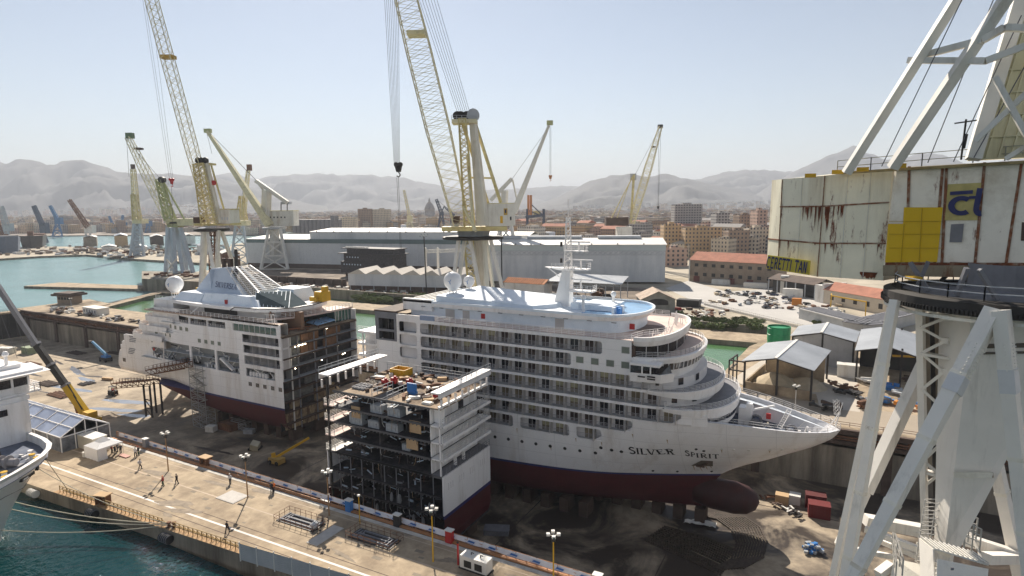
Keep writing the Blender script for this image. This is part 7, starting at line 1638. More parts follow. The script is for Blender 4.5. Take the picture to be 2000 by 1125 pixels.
# roof railing, aerial, A-frame
mb = MB(); pts = [D(1635, 338, 54), D(1700, 333, 51.5), D(1800, 325, 49.5), D(1900, 318, 47.5), D(2100, 306, 43)]; mb.rail(pts, 1.05, 2, .035, 2.2); mb.build("roof_railing", mat("rail_dull", (.32, .31, .25), .6), NC)
for x, y, dd in ((1583, 343, 55.5), (1636, 336, 54), (1685, 331, 52), (1757, 324, 50)): c = D(x, y, dd); MB().box((c.x, c.y, c.z), (.9, .6, .35)).build("roof_cleat", yelp, NC)
mb = MB(); mb.beam(D(1877, 312, 46), D(1887, 233, 46), .12); mb.beam(D(1865, 241, 46), D(1907, 235, 46), .1); mb.beam(D(1882, 290, 46), D(1888, 262, 46), .18); mb.build("aerial", dark, NC)
for a, b, w_ in ((D(1653, 338, 52), D(1905, -60, 46), .66), (D(1743, 328, 50), D(2010, -70, 43), .74)): MB().beam(a, b, w_, w_*.8, up=FH).build("stay_strut", lgrey, NC)
mb = MB(); mb.beam(D(1774, 118, 49.3), D(1925, 119, 45), .45); mb.beam(D(1925, 119, 45), D(2080, 60, 43), .45); mb.build("cross_tie", lgrey, NC)
mb = MB(); mb.beam(D(1808, 107, 48.6), D(1920, 78, 45), .45); mb.beam(D(1920, 78, 45), D(1962, 54, 44), .45); mb.beam(D(1962, 54, 44), D(2090, 58, 43), .45); mb.build("cross_tie", lgrey, NC)
mst = mat("mast_cream", (.68, .63, .42), .6, var=.08, dirt=(.35, .3, .18), dirt_amt=.4, dscale=.4, streak=True)
mp_ = [D(1893, 312, 47), D(2120, 300, 44), D(2230, -90, 44), D(2012, -90, 47)]; MB().slab(mp_, .8).build("mast_plate", mst, NC)
mb = MB()
for k in range(9): f_ = k/9+.03; mb.beam(mp_[0].lerp(mp_[1], f_)-FH*.12, mp_[3].lerp(mp_[2], f_)-FH*.12, .12, .16)
for k in range(9): f_ = k/9; mb.beam(mp_[0].lerp(mp_[3], f_)-FH*.15, mp_[1].lerp(mp_[2], f_)-FH*.15, .16, .1)
mb.build("mast_ribs", mst, NC)
MB().beam(mp_[0]-FH*.4, mp_[3]-FH*.4, .9, 1.2).build("mast_edge", lgrey, NC)
mb = MB(); mb.beam(D(1943, 150, 44), D(2010, 275, 43), .35); mb.beam(D(1905, 275, 45), D(2012, 175, 43), .35); mb.beam(D(1965, 310, 44.5), D(2030, 270, 43), .3); mb.build("mast_bracing", lgrey, NC)
cables(NC, [(D(1888, -20, 46), D(1722, 325, 49)), (D(1948, -20, 46), D(1812, 318, 48)), (D(1995, 30, 45), D(1862, 316, 46)), (D(2040, 60, 44), D(1902, 308, 46))], .035, "stay_cable")
# turntable ring and underframe
rc = Vec((12.1, 58.5, 38.9)); rc = D(1955, 391+184, 46.0); rr_ = 7.75
MB().lathe(rc, [(rr_*.86, -.85), (rr_*.97, -.8), (rr_*.97, -.5), (rr_*1.0, -.5), (rr_*1.0, .15), (rr_*.93, .3), (rr_*.85, .3), (rr_*.85, -.2)], 64).build("turntable_ring", dark, NC)
MB().lathe(rc, [(rr_*.84, -1.25), (rr_*.985, -1.2), (rr_*.985, -.97)], 64).build("ring_flange", cream, NC)
mb = MB()
for i in range(190): a = 2*pi*i/190; mb.box((rc.x+rr_*1.01*cos(a), rc.y+rr_*1.01*sin(a), rc.z-.55), (.13, .13, .34), rz=a)
mb.build("rack_teeth", dark, NC)
MB().lathe(rc, [(rr_*.85, .1), (rr_*.3, .5), (0, .5)], 32).build("ring_deck", greyp, NC)
mb = MB().rail([(rc.x+rr_*.9*cos(a), rc.y+rr_*.9*sin(a), rc.z+.3) for a in [2*pi*k/20 for k in range(21)]], 1.0, 2, .04, 2); mb.build("ring_railing", greyst, NC)
mb = MB(); random.seed(44)
for i in range(14): a = 2*pi*i/14; q = rc+Vec((cos(a)*rr_*.7, sin(a)*rr_*.7, .3)); mb.beam(q, q+Vec((random.uniform(-1.5, 1.5), random.uniform(-1, 1), 2.1)), .28)
mb.lathe(rc+UP*.4, [(2.2, 0), (2.2, 2.0)], 20); mb.build("slewing_frame", greyp, NC); MB().box((rc.x, rc.y+2, rc.z+1.6), (5, 2.5, .6)).build("slewing_drive", greyp, NC)
hbox(D(1783, 548, 46), D(1802, 541, 46), 1, "yellow_step", yelp, NC)
# legs
lm_ = mat("crane_leg_white", (.82, .775, .70), .55, var=.06, dirt=(.45, .42, .37), dirt_amt=.3, dscale=.6, streak=True)
def leg(a, b, w0, w1, name="leg", z=0.0, m=None, up=None):
    a, b = D(*a), D(*b); e = toground(a, b, z); k = (e-a).length/(b-a).length; MB().beam(a, e, w0, w0*.8, w2=w0+(w1-w0)*k, h2=(w0+(w1-w0)*k)*.8, up=FH*.8-RH*.6).build(name, m or lm_, NC)
    if w1 < .8: return
    n_ = int((e-a).length/4.5)
    for i in range(1, n_): c = a.lerp(e, i/n_); d_ = (e-a).normalized(); ww = (w0+(w1-w0)*k*i/n_)*1.05; MB().beam(c-d_*.14, c+d_*.14, ww, ww*.84, up=FH*.8-RH*.6).build("splice_collar", crw2, NC)
leg((1748, 586, 45.5), (1652, 1125, 42.5), .68, .8); leg((1738, 600, 47.5), (1628, 1125, 46.5), .4, .6)
leg((1942, 606, 40), (1672, 1117, 38), 1.15, .9); leg((1955, 606, 39.5), (2012, 1125, 37), 1.05, .9)
leg((1888, 640, 53), (1984, 1085, 51), 1.0, 1.1)
MB().beam(D(1830, 660, 52), D(1690, 960, 50), .9, .9).build("brace", lm_, NC); MB().beam(D(1690, 960, 50), D(1640, 1068, 47), .75).build("brace", lm_, NC)
leg((1797, 596, 47), (1806, 1023, 46), .62, .5, "shaft_post"); leg((1900, 606, 45.5), (1850, 1062, 44), .85, .95, "shaft_post")
mb = MB()
sh = [(600, 640), (640, 690), (690, 760), (760, 830), (830, 900), (900, 950)]
def shp(y, k): return D(1797+9*(y-600)/420, y, 46.4) if k == 0 else D(1900-50*(y-606)/456, y, 45)
for a, b in sh: mb.beam(shp(a, 0), shp(b, 1), .2); mb.beam(shp(b, 0), shp(a, 1), .2)
for y in (690, 920): mb.beam(shp(y, 0), shp(y+15, 1), .75, .2)
for a, b in sh: c = (shp(a, 0)+shp(b, 1)+shp(b, 0)+shp(a, 1))/4; mb.box((c.x, c.y, c.z), (.5, .3, .45), rz=-.3)
mb.build("shaft_bracing", lm_, NC)
MB().slab([D(1806, 612, 48.5), D(1812, 930, 48), D(1862, 940, 47.4), D(1890, 612, 47.6)], .3).build("shaft_back_plate", mat("shaft_dark", (.26, .22, .17), .8, var=.15), NC)
mb = MB(); a, b = D(1820, 620, 47), D(1828, 1030, 46.6); mb.beam(a, b, .3); mb.build("shaft_pipe", dark, NC)
cl = [D(1893, 676, 43.5), D(2085, 672, 41), D(1871, 1078, 42.5), D(1846, 1068, 43.2)]
mb = MB(); q = [c+FH*3.2 for c in cl]; q = [cl[0]+FH*3.2, cl[1]+FH*3.2, cl[2]+FH*1.2, cl[3]+FH*1.2]
mb.add(cl+q, [(3, 2, 1, 0), (4, 5, 6, 7), (0, 4, 7, 3), (2, 6, 5, 1), (0, 1, 5, 4)]); mb.build("tapered_column", lm_, NC)
mb = MB(); t0 = [cl[0], cl[1]]; u0 = [D(1895, 612, 43.8), D(2090, 606, 41)]; mb.quad(t0[0], t0[1], u0[1], u0[0]); mb.quad(t0[0]+FH*3.2, t0[0], u0[0], u0[0]+FH*3.2); mb.build("column_head", lm_, NC)
mb = MB(); mb.beam(cl[0]-FH*.1, cl[1]-FH*.1, .16, .3); mb.beam(D(1893, 690, 43.4)-FH*.1, D(2080, 686, 40.9)-FH*.1, .12, .15); mb.build("column_lip", mat("lip_dark", (.12, .10, .08), .7), NC)
mb = MB(); mb.beam(D(1858, 925, 43.0)-FH*.25, D(1935, 925, 42.2)-FH*.25, .1, .4); mb.build("column_weld_band", crw2, NC)
def rivets(a, b, w_, f0, f1, nm="rivet_plate"):
    a, b = D(*a), D(*b); mb = MB(); c0, c1 = a.lerp(b, f0), a.lerp(b, f1); n = 8; sd = (b-a).cross(FH).normalized()
    for i in range(n+1):
        for j in (-2, -1, 0, 1, 2): c = c0.lerp(c1, i/n)+sd*(j*w_*.18)-FH*(w_*.42); mb.box((c.x, c.y, c.z), (.08, .06, .08))
    mb.build(nm, lm_, NC)
rivets((1942, 606, 40), (1672, 1117, 38), 1.1, .13, .24); rivets((1955, 606, 39.5), (2012, 1125, 37), 1.0, .12, .22)
mb = MB(); c0, c1 = D(1942, 606, 40), D(1672, 1117, 38); mb.beam(c0.lerp(c1, .25)-FH*.03, c0.lerp(c1, .31)-FH*.03, 1.17, .95, up=FH*.8-RH*.6); mb.build("primer_band", mat("primer_grey", (.66, .65, .64), .6), NC); mb = MB(); c0, c1 = D(1955, 606, 39.5), D(2012, 1125, 37); mb.beam(c0.lerp(c1, .22)-FH*.03, c0.lerp(c1, .31)-FH*.03, 1.07, .88, up=FH*.8-RH*.6); mb.build("primer_band", bpy.data.materials["primer_grey"], NC)
# portal platform at the foot
mb = MB(); mb.beam(D(1690, 1016, 50), D(1800, 1036, 49.5), .9); mb.beam(D(1745, 1028, 50), D(1800, 1046, 49), .4); mb.build("portal_beam", lm_, NC)
mb = MB(); mb.beam(D(1868, 1048, 50), D(1985, 1085, 50.5), .9); mb.beam(D(1925, 1090, 46.5), D(1982, 1090, 50), .8); mb.build("portal_beam", lm_, NC)
mb = MB(); mb.beam(D(1690, 1033, 48), D(1800, 1075, 45), .45); mb.beam(D(1672, 1073, 48), D(1745, 1088, 46), .35); mb.beam(D(1715, 1122, 44), D(1740, 1103, 44.5), .6); mb.beam(D(1718, 1056, 48), D(1850, 1110, 43), .4); mb.build("portal_beam", lm_, NC)
mb = MB(); mb.slab([D(1745, 1090, 44.5), D(1735, 1150, 43), D(1850, 1160, 41), D(1835, 1110, 43)], .3); mb.slab([D(1790, 1058, 46), D(1800, 1100, 44), D(1860, 1118, 43), D(1848, 1076, 45)], .2); mb.build("portal_floor", crw2, NC)
def cage(a, b, w_=.5):
    a, b = D(*a), D(*b); mb = MB(); sd = RH*w_
    mb.beam(a-sd, b-sd, .07); mb.beam(a+sd, b+sd, .07); n = 16
    for i in range(n+1): c = a.lerp(b, i/n); mb.beam(c-sd, c+sd, .05)
    for i in range(0, n+1, 2):
        c = a.lerp(b, i/n); pr = None
        for k in range(7): ang = pi*k/6; q = c-RH*(w_*1.2*cos(ang))-FH*(w_*1.6*sin(ang)); (mb.beam(pr, q, .04) if pr else None); pr = q
    mb.build("caged_ladder", mat("ladder_grey", (.5, .48, .44), .6) if "ladder_grey" not in bpy.data.materials else bpy.data.materials["ladder_grey"], NC)
cage((1818, 975, 45), (1800, 1095, 44), .45)
for a, b, h_, n_ in ((D(1742, 1070, 44.5), D(1749, 1128, 42.5), 1.3, 3), (D(1746, 1072, 44), D(1762, 1124, 42), 1.3, 3), (D(1882, 1072, 44), D(1912, 1085, 44), 2.2, 4), (D(1875, 1055, 46), D(1905, 1062, 46), 2.2, 4)): MB().rail([a, b], h_, n_, .05, .8).build("portal_railing", bpy.data.materials["ladder_grey"], NC)
MB().beam(D(1895, 1040, 45), D(1916, 1090, 43), .12).build("portal_stay", lm_, NC)
hs = [D(1830, 1092, 40.5), D(1930, 1112, 39), D(1926, 1170, 38), D(1828, 1160, 39.5)]
MB().slab(hs, .15).build("hut_wall", lm_, NC)
rf = [D(1824, 1078, 41), D(1930, 1110, 38.8), D(1912, 1088, 42), D(1822, 1072, 44)]; rf[2] = rf[1]+FH*1.5; rf[3] = rf[0]+FH*1.5
mb = MB(); mb.slab([r_+UP*.3 for r_ in rf], .12)
for i in range(12): a = rf[0].lerp(rf[1], i/11)+UP*.38; mb.beam(a, a+FH*1.5, .07)
mb.build("hut_roof", lgrey, NC); MB().slab([rf[0]+UP*.2, hs[3], hs[3]+FH*1.5, rf[0]+UP*.2+FH*1.5], .1).build("hut_wall", lm_, NC)
a, b = D(1851, 1103, 39.8), D(1868, 1118, 39.2); hbox(Vec((a.x, a.y, b.z))-FH*.35, Vec((b.x, b.y, a.z))-FH*.35, .05, "window", greyp, NC)
# ---------------- quay and dock floor objects ----------------
def qp(x, y, z=0.0): return P(x, y, z)
# fence with banner along the dock edge
t = thing("quay_fence", "long orange railing hung with a white and blue banner along the dock edge", "fence", (0, 0, 0))
FY = lambda u: 65.55-(u+128)*.008
mb = MB(); u = -128.0
while u < 24: mb.beam((u, FY(u), 0), (u, FY(u), 1.25), .08); u += 1.5
for z in (.35, .8, 1.22): mb.beam((-128, FY(-128), z), (24, FY(24), z), .06)
mb.bb(-128, 24, 64.3, 64.9, 0, .18); mb.build("railing", orangeb if False else mat("fence_rust_orange", (.42, .20, .09), .7, var=.2), t)
mb = MB(); N = 60
for a, b in ((-127, -100.2), (-98.2, 24)):
    n = int((b-a)/.8); A = []; B = []
    for i in range(n+1): uu = a+(b-a)*i/n; s_ = .05*sin(uu*2.3)+.04*sin(uu*5.1); A.append((uu, FY(uu)-.09+s_*.6, .42+.05*sin(uu*1.1))); B.append((uu, FY(uu)-.05+s_, 1.24+.03*sin(uu*.9)))
    mb.strip(A, B)
mb.build("banner", bannerw, t)
mb = MB(); u = -125.0
while u < 22:
    if not (-101 < u < -97): y = FY(u)-.2; mb.add([(u, y, .72), (u+1.1, y, .66), (u+1.25, y, .92), (u+.3, y, .98)], [(0, 1, 2, 3)]); mb.add([(u-.3, y-.004, .55), (u+1.0, y-.004, .5), (u+1.0, y-.004, .56), (u-.3, y-.004, .61)], [(0, 1, 2, 3)])
    u += 3.3
mb.build("banner_marks", bannerb, t)
# kerb channel by the fence
S(MB().bb(-128, 60, 63.5, 64.2, .002, .03).build("kerb_strip", mat("kerb_pale", (.52, .49, .44), .9, var=.3, scale=.8)))
S(MB().bb(-128, 60, 64.2, 65.0, .002, .012).build("drain_channel", dark))
# yellow rail at the water edge
def edgev(u): return 46.7+(u+112)*.0536 if u < -56 else 49.7+(u+56)*.05
t = thing("edge_railing", "rusty yellow railing along the water edge of the quay", "railing", (0, 0, 0))
mb = MB(); u = -111.0; random.seed(50)
while u < -57.5:
    if not (-101.5 < u < -99.4) and not (-85.2 < u < -83): mb.beam((u, edgev(u)+.5, 0), (u+random.uniform(-.05, .05), edgev(u)+.5, 1.15), .09); mb.beam((u, edgev(u)+1.1, 0), (u, edgev(u)+.5, 1.0), .05)
    u += .95
for a, b in ((-111, -101.5), (-99.4, -85.2), (-83, -57.5)):
    for z in (.55, 1.12): mb.beam((a, edgev(a)+.5, z), (b, edgev(b)+.5, z), .08)
    mb.beam((a, edgev(a)+1.2, .1), (b, edgev(b)+1.2, .1), .14)
mb.build("rail_bars", mat("rail_mustard", (.36, .23, .08), .7, var=.25, rust=(.2, .1, .05), rust_amt=.5), t)
S(MB().add([(-112, edgev(-112), .02), (-56, edgev(-56), .02), (-56, edgev(-56)+.9, .02), (-112, edgev(-112)+.9, .02)], [(0, 1, 2, 3)]).build("quay_coping", mat("coping", (.40, .26, .14), .9, var=.3, scale=1)))
# grey fence panels in the foreground
t = thing("sheet_fence", "grey corrugated sheet fence on the near quay edge", "fence", (0, 0, 0)); mb = MB(); mp2 = MB()
fa, fb = P(470, 1096, 0), Vec((-20, 52.0, 0))
n = 16
for i in range(n):
    a = fa.lerp(fb, i/n); b = fa.lerp(fb, (i+1)/n); mb.quad(a+UP*.2, b+UP*.2, b+UP*2.5, a+UP*2.5)
    for k in range(9): z = .3+k*.26; mb.beam(a+UP*z, b+UP*z, .05, .12)
    mp2.beam(a, a+UP*2.7, .12)
mb.build("sheet_panel", mat("fence_sheet", (.42, .42, .42), .7), t); mp2.build("fence_post", lgrey, t)
# light masts
def lamp(p, h, m, lb):
    t = thing("light_mast", lb, "lamp", p); MB().tube((0, 0, 0), (0, 0, h), .11, 7, r2=.08).build("mast", m, t)
    for k in range(4):
        a = k*pi/2+.5; o = thing("floodlight", None, None, (0, 0, h)); o.parent = t; MB().beam((0, 0, -.1), (.55*cos(a), .55*sin(a), .12), .06).box((.62*cos(a), .62*sin(a), .14), (.42, .42, .28), rz=a).build("lamp_housing", lgrey, o)
        MB().box((.72*cos(a), .72*sin(a), .10), (.3, .3, .16), rz=a).build("lamp_glass", glassg, o)
    MB().box((0, 0, h*.93), (.5, .3, .5)).build("control_box", dark, t)
    return t
rst = mat("mast_rust", (.33, .20, .10), .8)
lamp(P(329, 920), 6.9, rst, "light mast at the fence just right of the white gazebo"); lamp(P(484, 972), 6.9, rst, "light mast left of the pale square plate on the quay")
lamp(P(643, 1007), 6.9, rst, "light mast between the two railed pits"); lamp(P(846, 1097), 7.2, yelp, "yellow light mast in front of the mid section corner")
lamp(P(1081, 1155), 7.2, yelp, "yellow light mast at the bottom, right of the generator"); 
o = thing("marker_post", "short yellow post by the fence under the cut section", "post", P(703, 1023)); MB().tube((0, 0, 0), (0, 0, 4.4), .08, 6).build("post", yelp, o); MB().box((0, 0, 4.4), (.35, .3, .25)).build("cap", lgrey, o)
o = thing("red_pole", "thin red pole beside the white generator", "post", P(895, 1103)); MB().tube((0, 0, 0), (0, 0, 3.0), .13, 8).build("pole", redp, o); MB().tube((0, 0, 3), (0, 0, 3.15), .16, 8).build("cap", dark, o)
b = P(1622, 838, 0); b.y = 138.5; lamp(Vec((-6.5, 139.6, 0)), 7, lgrey, "pale light mast on the far quay behind the bow")
lamp(P(1120, 600), 9, greyst, "light mast behind the radar mast under the canopy"); lamp(P(140, 604), 5, greyst, "small lamp beside the dock control cabin")
d_ = 268; t = thing("flood_mast", "tall dark floodlight mast before the sawtooth workshop", "lamp"); a = P(833, 572); MB().tube(a, D(828, 462, (Vec((a.x, a.y, 0))).dot(FH)), .3, 6).build("mast", dark, t); c = D(828, 460, a.dot(FH)); mb = MB()
for k in range(6): mb.box((c.x-2.5+k, c.y, c.z-.4+.9*(k % 2)), (.8, .5, .7))
mb.build("lamp_head", greyst, t)
t = thing("flood_mast", "tall dark mast right of the crane legs against the pale shed", "lamp"); a = P(981, 590); MB().tube(a, D(979, 452, a.dot(FH)), .28, 6).build("mast", dark, t); c = D(979, 451, a.dot(FH)); MB().box(c, (3, .6, .8)).build("lamp_head", greyst, t)
# kiosks / frames on the edges
def kiosk(p, m, lb, rz=0):
    t = thing("capstan_frame", lb, "frame", p, rz); mb = MB(); mb.box((-.8, 0, .7), (.3, 1.2, 1.4)); mb.box((.8, 0, .7), (.3, 1.2, 1.4)); mb.box((0, .4, .5), (1.4, .2, 1)); mb.build("frame", m, t); MB().box((0, 0, 1.5), (2.3, 1.5, .15)).build("top", tanp if m != redp else lgrey, t)
    MB().lathe((0, -.1, 0), [(.4, 0), (.3, .5), (.42, .9), (0, .95)], 10).build("capstan", rustm, t)
kiosk(Vec((-99.2, 65.3, 0)), rustm, "brown steel frame in the gap of the banner fence"); kiosk(Vec((-100.4, 48.4, 0)), rustm, "brown steel frame in the yellow edge railing", .3)
def postbox(u, m, lb): t = thing("fence_box", lb, "box", (u, FY(u)-.5, 0)); MB().box((0, 0, .9), (1.0, .7, 1.8)).build("body", m, t); MB().box((0, 0, 1.85), (1.2, .9, .12)).build("top", lgrey, t)
postbox(-54.4, dark, "dark box with pale top at the fence below the section"); postbox(-45.2, redp, "red box at the fence right of the dark one"); postbox(-23.5, shedr, "white box with orange spikes at the fence, bottom right"); postbox(-63.8, bluep, "blue box at the fence under the section corner"); postbox(-117, greyp, "small grey box at the fence behind the gazebo")
# pits with railings
def pit(x, y, lb):
    p = P(x, y); t = thing("railed_pit", lb, "pit", p, .02)
    mb = MB(); mb.box((0, 0, .05), (7.4, 2.6, .1)); mb.build("cover", dark, t); mb = MB()
    for k in range(3): mb.box((0, -.8+k*.8, .2), (6.6-k*.9, .2, .22)); mb.box((-3.2+k*.5, 0, .2), (.15, 2.2-k*.5, .18)); mb.box((3.2-k*.5, 0, .2), (.15, 2.2-k*.5, .18))
    mb.build("grating", greyp, t); MB().rail([(-3.9, -1.5, 0), (3.9, -1.5, 0), (3.9, 1.5, 0), (-3.9, 1.5, 0), (-3.9, -1.5, 0)], 1.0, 2, .025, 1.2).build("railing", rustm, t)
pit(588, 1020, "railed grating pit left, beside a grey ball"); pit(731, 1053, "railed grating pit right, near the yellow mast")
tag(MB().lathe((0, 0, .55), [(.55*sin(a), -.55*cos(a)) for a in [pi*k/10 for k in range(11)]], 14).box((0, 0, 1.1), (.2, .2, .2)).build("grey_ball", greyst, loc=P(615, 1033)), "grey ball buoy at the corner of the left pit", "buoy")
for (x, y, w_, dp, lb) in ((454, 971, 4.2, 3.0, "pale square cover plate between two light masts"), (636, 1046, 2.0, 5.2, "pale long cover plate right of the left pit")): tag(MB().box((0, 0, .04), (w_, dp, .07)).box((0, 0, .08), (w_*.9, dp*.9, .02)).build("cover_plate", mat("plate_pale", (.50, .47, .43), .8, var=.1, scale=1) if "plate_pale" not in bpy.data.materials else bpy.data.materials["plate_pale"], loc=P(x, y)), lb, "cover plate")
# generator
t = thing("generator", "white generator box at the bottom, beside the red pole", "generator", P(930, 1112), -.02)
MB().box((0, 0, .95), (4.0, 1.5, 1.7)).build("housing", shedr, t); MB().box((0, 0, .08), (4.3, 1.7, .16)).build("skid", dark, t)
for k in (-1, 1): MB().box((k*.8, -.77, .85), (1.1, .05, .9)).build("grille", dark, t); MB().path([(k*.7, 0, 1.8), (k*.7, 0, 2.1), (k*.7+.4, 0, 2.1)], .06).build("exhaust", dark, t)
# marquee with clear roof
t = thing("marquee", "long marquee with a clear panelled roof behind the moored ship", "marquee", (0, 0, 0))
mu0, mu1, mv0, mv1, ez, rz_ = -163.5, -129.0, 56.0, 64.8, 3.0, 5.4; vm = (mv0+mv1)/2
mb = MB(); mb.slab([(mu0, mv0, ez), (mu1, mv0, ez), (mu1, vm, rz_), (mu0, vm, rz_)], .06); mb.slab([(mu0, vm, rz_), (mu1, vm, rz_), (mu1, mv1, ez), (mu0, mv1, ez)], .06); mb.build("clear_roof", clearr, t)
mb = MB(); n = 7
for i in range(n+1):
    u = mu0+(mu1-mu0)*i/n; mb.beam((u, mv0, ez+.05), (u, vm, rz_+.05), .16); mb.beam((u, vm, rz_+.05), (u, mv1, ez+.05), .16); mb.beam((u, mv0, 0), (u, mv0, ez), .16); mb.beam((u, mv1, 0), (u, mv1, ez), .16)
for v, z in ((mv0, ez), (vm, rz_), (mv1, ez), ((mv0+vm)/2, (ez+rz_)/2)): mb.beam((mu0, v, z+.05), (mu1, v, z+.05), .13)
for v in (58.5, vm, 62.5): mb.beam((mu1, v, 0), (mu1, v, ez+1.2 if v != vm else rz_), .14)
mb.beam((mu1, mv0, ez), (mu1, mv1, ez), .2); mb.build("frame", tentw, t)
mb = MB(); mb.quad((mu1-.05, mv0, 0), (mu1-.05, mv1, 0), (mu1-.05, mv1, ez), (mu1-.05, mv0, ez)); mb.quad((mu0, mv0+.05, 0), (mu1, mv0+.05, 0), (mu1, mv0+.05, ez), (mu0, mv0+.05, ez)); mb.quad((mu0, mv1-.05, 0), (mu1, mv1-.05, 0), (mu1, mv1-.05, ez), (mu0, mv1-.05, ez)); mb.build("clear_wall", mat("clear_wall", (.16, .17, .19), .15, var=.5, scale=.6), t)
t = thing("site_container", "beige container between the marquee and the white gazebo", "container", (-126.6, 60.2, 0))
MB().box((0, 0, 1.3), (6.0, 2.6, 2.6)).build("body", mat("container_beige", (.50, .46, .38), .7), t); MB().box((0, 0, 2.64), (6.1, 2.7, .08)).build("roof", lgrey, t)
mb = MB()
for i in range(14): mb.box((-2.8+i*.43, -1.32, 1.3), (.2, .06, 2.3))
mb.build("corrugation", bpy.data.materials["container_beige"], t)
# gazebo
t = thing("gazebo_tent", "white peaked gazebo tent with people sheltering under its open side", "tent", (-120.4, 59.1, 0)); g0 = 2.25
mb = MB(); cs = [(-g0, -g0), (g0, -g0), (g0, g0), (-g0, g0)]; A = [(x, y, 2.35) for x, y in cs]; m8 = [(x*.45, y*.45, 2.95) for x, y in cs]
for i in range(4): j = (i+1) % 4; mb.quad(A[i], A[j], m8[j], m8[i]); mb.add([m8[i], m8[j], (0, 0, 3.85)], [(0, 1, 2)])
for i in range(4): j = (i+1) % 4; mb.quad(A[i], A[j], (A[j][0], A[j][1], 2.1), (A[i][0], A[i][1], 2.1))
mb.build("canopy", tentw, t); mb = MB()
def drape(a, b): 
    P1 = []; P2 = []; n = 14
    for i in range(n+1): f_ = i/n; x = a[0]+(b[0]-a[0])*f_; y = a[1]+(b[1]-a[1])*f_; k = .06*sin(i*1.9); P1.append((x+k, y+k, .05)); P2.append((x, y, 2.2))
    mb.strip(P1, P2)
drape((-g0, -g0), (g0, -g0)); drape((-g0, g0), (-g0, -g0)); drape((g0, -g0), (g0, -g0+1.6)); mb.build("side_wall", tentw, t)
mb = MB()
for x, y in cs: mb.tube((x, y, 0), (x, y, 2.4), .05)
mb.build("pole", lgrey, t)
tag(MB().box((0, 0, .45), (.6, .6, .9)).box((0, 0, .93), (.66, .66, .06)).build("white_bin", shedr, loc=P(166, 892)), "small white bin at the left corner of the gazebo", "bin")
tag(MB().box((0, 0, .12), (2.6, .9, .1)).box((0, 0, .06), (2.2, .6, .08)).build("pink_board", mat("pink_board", (.55, .30, .24), .7), loc=P(243, 891)), "pinkish board lying by the open side of the gazebo", "board")
# people
def person(p, face, lb, top, bot, helm=None, step=.22, lean=0.0, bag=None):
    """one continuous skinned body; clothes are thin shells over it"""
    t = thing("person", lb, "person", p, face)
    me = bpy.data.meshes.new("body"); 
    V = [(0, 0, .95), (0, .02+lean*.3, 1.2), (0, lean*.6, 1.45), (0, .02+lean, 1.56), (0, .03+lean, 1.68), (0, .04+lean, 1.76),
         (.1, 0, .90), (.11, step, .5), (.11, step*1.0-.05, .08), (.11, step+.12, .04), (-.1, 0, .90), (-.11, -step*.3, .5), (-.11, -step, .09), (-.11, -step+.15, .04),
         (.2, lean*.6, 1.42), (.27, -.08+lean*.4, 1.15), (.25, .10+lean*.4, .92), (.24, .14+lean*.4, .82), (-.2, lean*.6, 1.42), (-.27, .05+lean*.4, 1.15), (-.25, .2+lean*.4, .95), (-.24, .25+lean*.4, .86)]
    E = [(0, 1), (1, 2), (2, 3), (3, 4), (4, 5), (0, 6), (6, 7), (7, 8), (8, 9), (0, 10), (10, 11), (11, 12), (12, 13), (2, 14), (14, 15), (15, 16), (16, 17), (2, 18), (18, 19), (19, 20), (20, 21)]
    R = [.14, .15, .15, .06, .10, .09, .10, .07, .05, .045, .10, .07, .05, .045, .07, .05, .04, .045, .07, .05, .04, .045]
    me.from_pydata(V, E, []); o = bpy.data.objects.new("body", me); COL.objects.link(o); o.parent = t
    sk = o.modifiers.new("s", 'SKIN'); 
    for i, r in enumerate(R): me.skin_vertices[0].data[i].radius = (r, r*.85)
    me.skin_vertices[0].data[0].use_root = True; ss = o.modifiers.new("d", 'SUBSURF'); ss.levels = 1; ss.render_levels = 1
    me.materials.append(skin)
    mb = MB(); mb.lathe((0, lean*.3, 0), [(.175, .93), (.17, 1.15), (.205, 1.35), (.19, 1.46), (.08, 1.53)], 10)
    for k in (15, 19): mb.tube(V[k-1], V[k], .085, 7, r2=.065); mb.tube(V[k], V[k+1], .065, 7, r2=.05)
    mb.build("jacket", top, t); mb = MB(); mb.lathe((0, 0, 0), [(.165, .84), (.175, .98)], 10)
    for a, b, c in ((6, 7, 8), (10, 11, 12)): mb.tube(V[a], V[b], .115, 7, r2=.085); mb.tube(V[b], V[c], .085, 7, r2=.07)
    mb.build("trousers", bot, t)
    MB().box((.11, step+.06, .05), (.1, .28, .09)).build("shoe", dark, t); MB().box((-.11, -step+.08, .05), (.1, .28, .09)).build("shoe", dark, t)
    MB().lathe((0, .03+lean, 1.66), [(.125, .03), (.12, .09), (.08, .15), (0, .17)], 10).build("helmet" if helm else "hair", helm or cdark, t)
    if bag: MB().box((0, -.22, 1.2), (.3, .18, .45)).build("backpack", bag, t)
    return t
person(P(274, 915), -.9, "person in a pale jacket and dark trousers walking left of the first light mast", clight, cdark, None, .28, .05, clight)
person(P(319, 949), 2.4, "person in a red top and green trousers facing the yard from mid quay", cred, cgreen, corange, .16)
person(P(346, 945), 2.8, "person all in black standing right of the red-topped one", cdark, cdark, None, .2)
person(P(444, 1041), .2, "person in black walking alone on the white line", cdark, cdark, None, .3, .04)
person(P(450, 945), 1.2, "person in a pale shirt leaning at the banner fence", clight, cdark, shedr, .12, .08)
person(P(531, 962), .6, "person in dark clothes and a yellow helmet at the fence", cdark, cdark, yelp, .1)
person(P(535, 961), 1.5, "person in an orange vest beside the yellow-helmeted one", corange, cdark, yelp, .1)
person(P(265, 892), .5, "left of two people in pale tops by the banner fence", clight, cdark, None, .14)
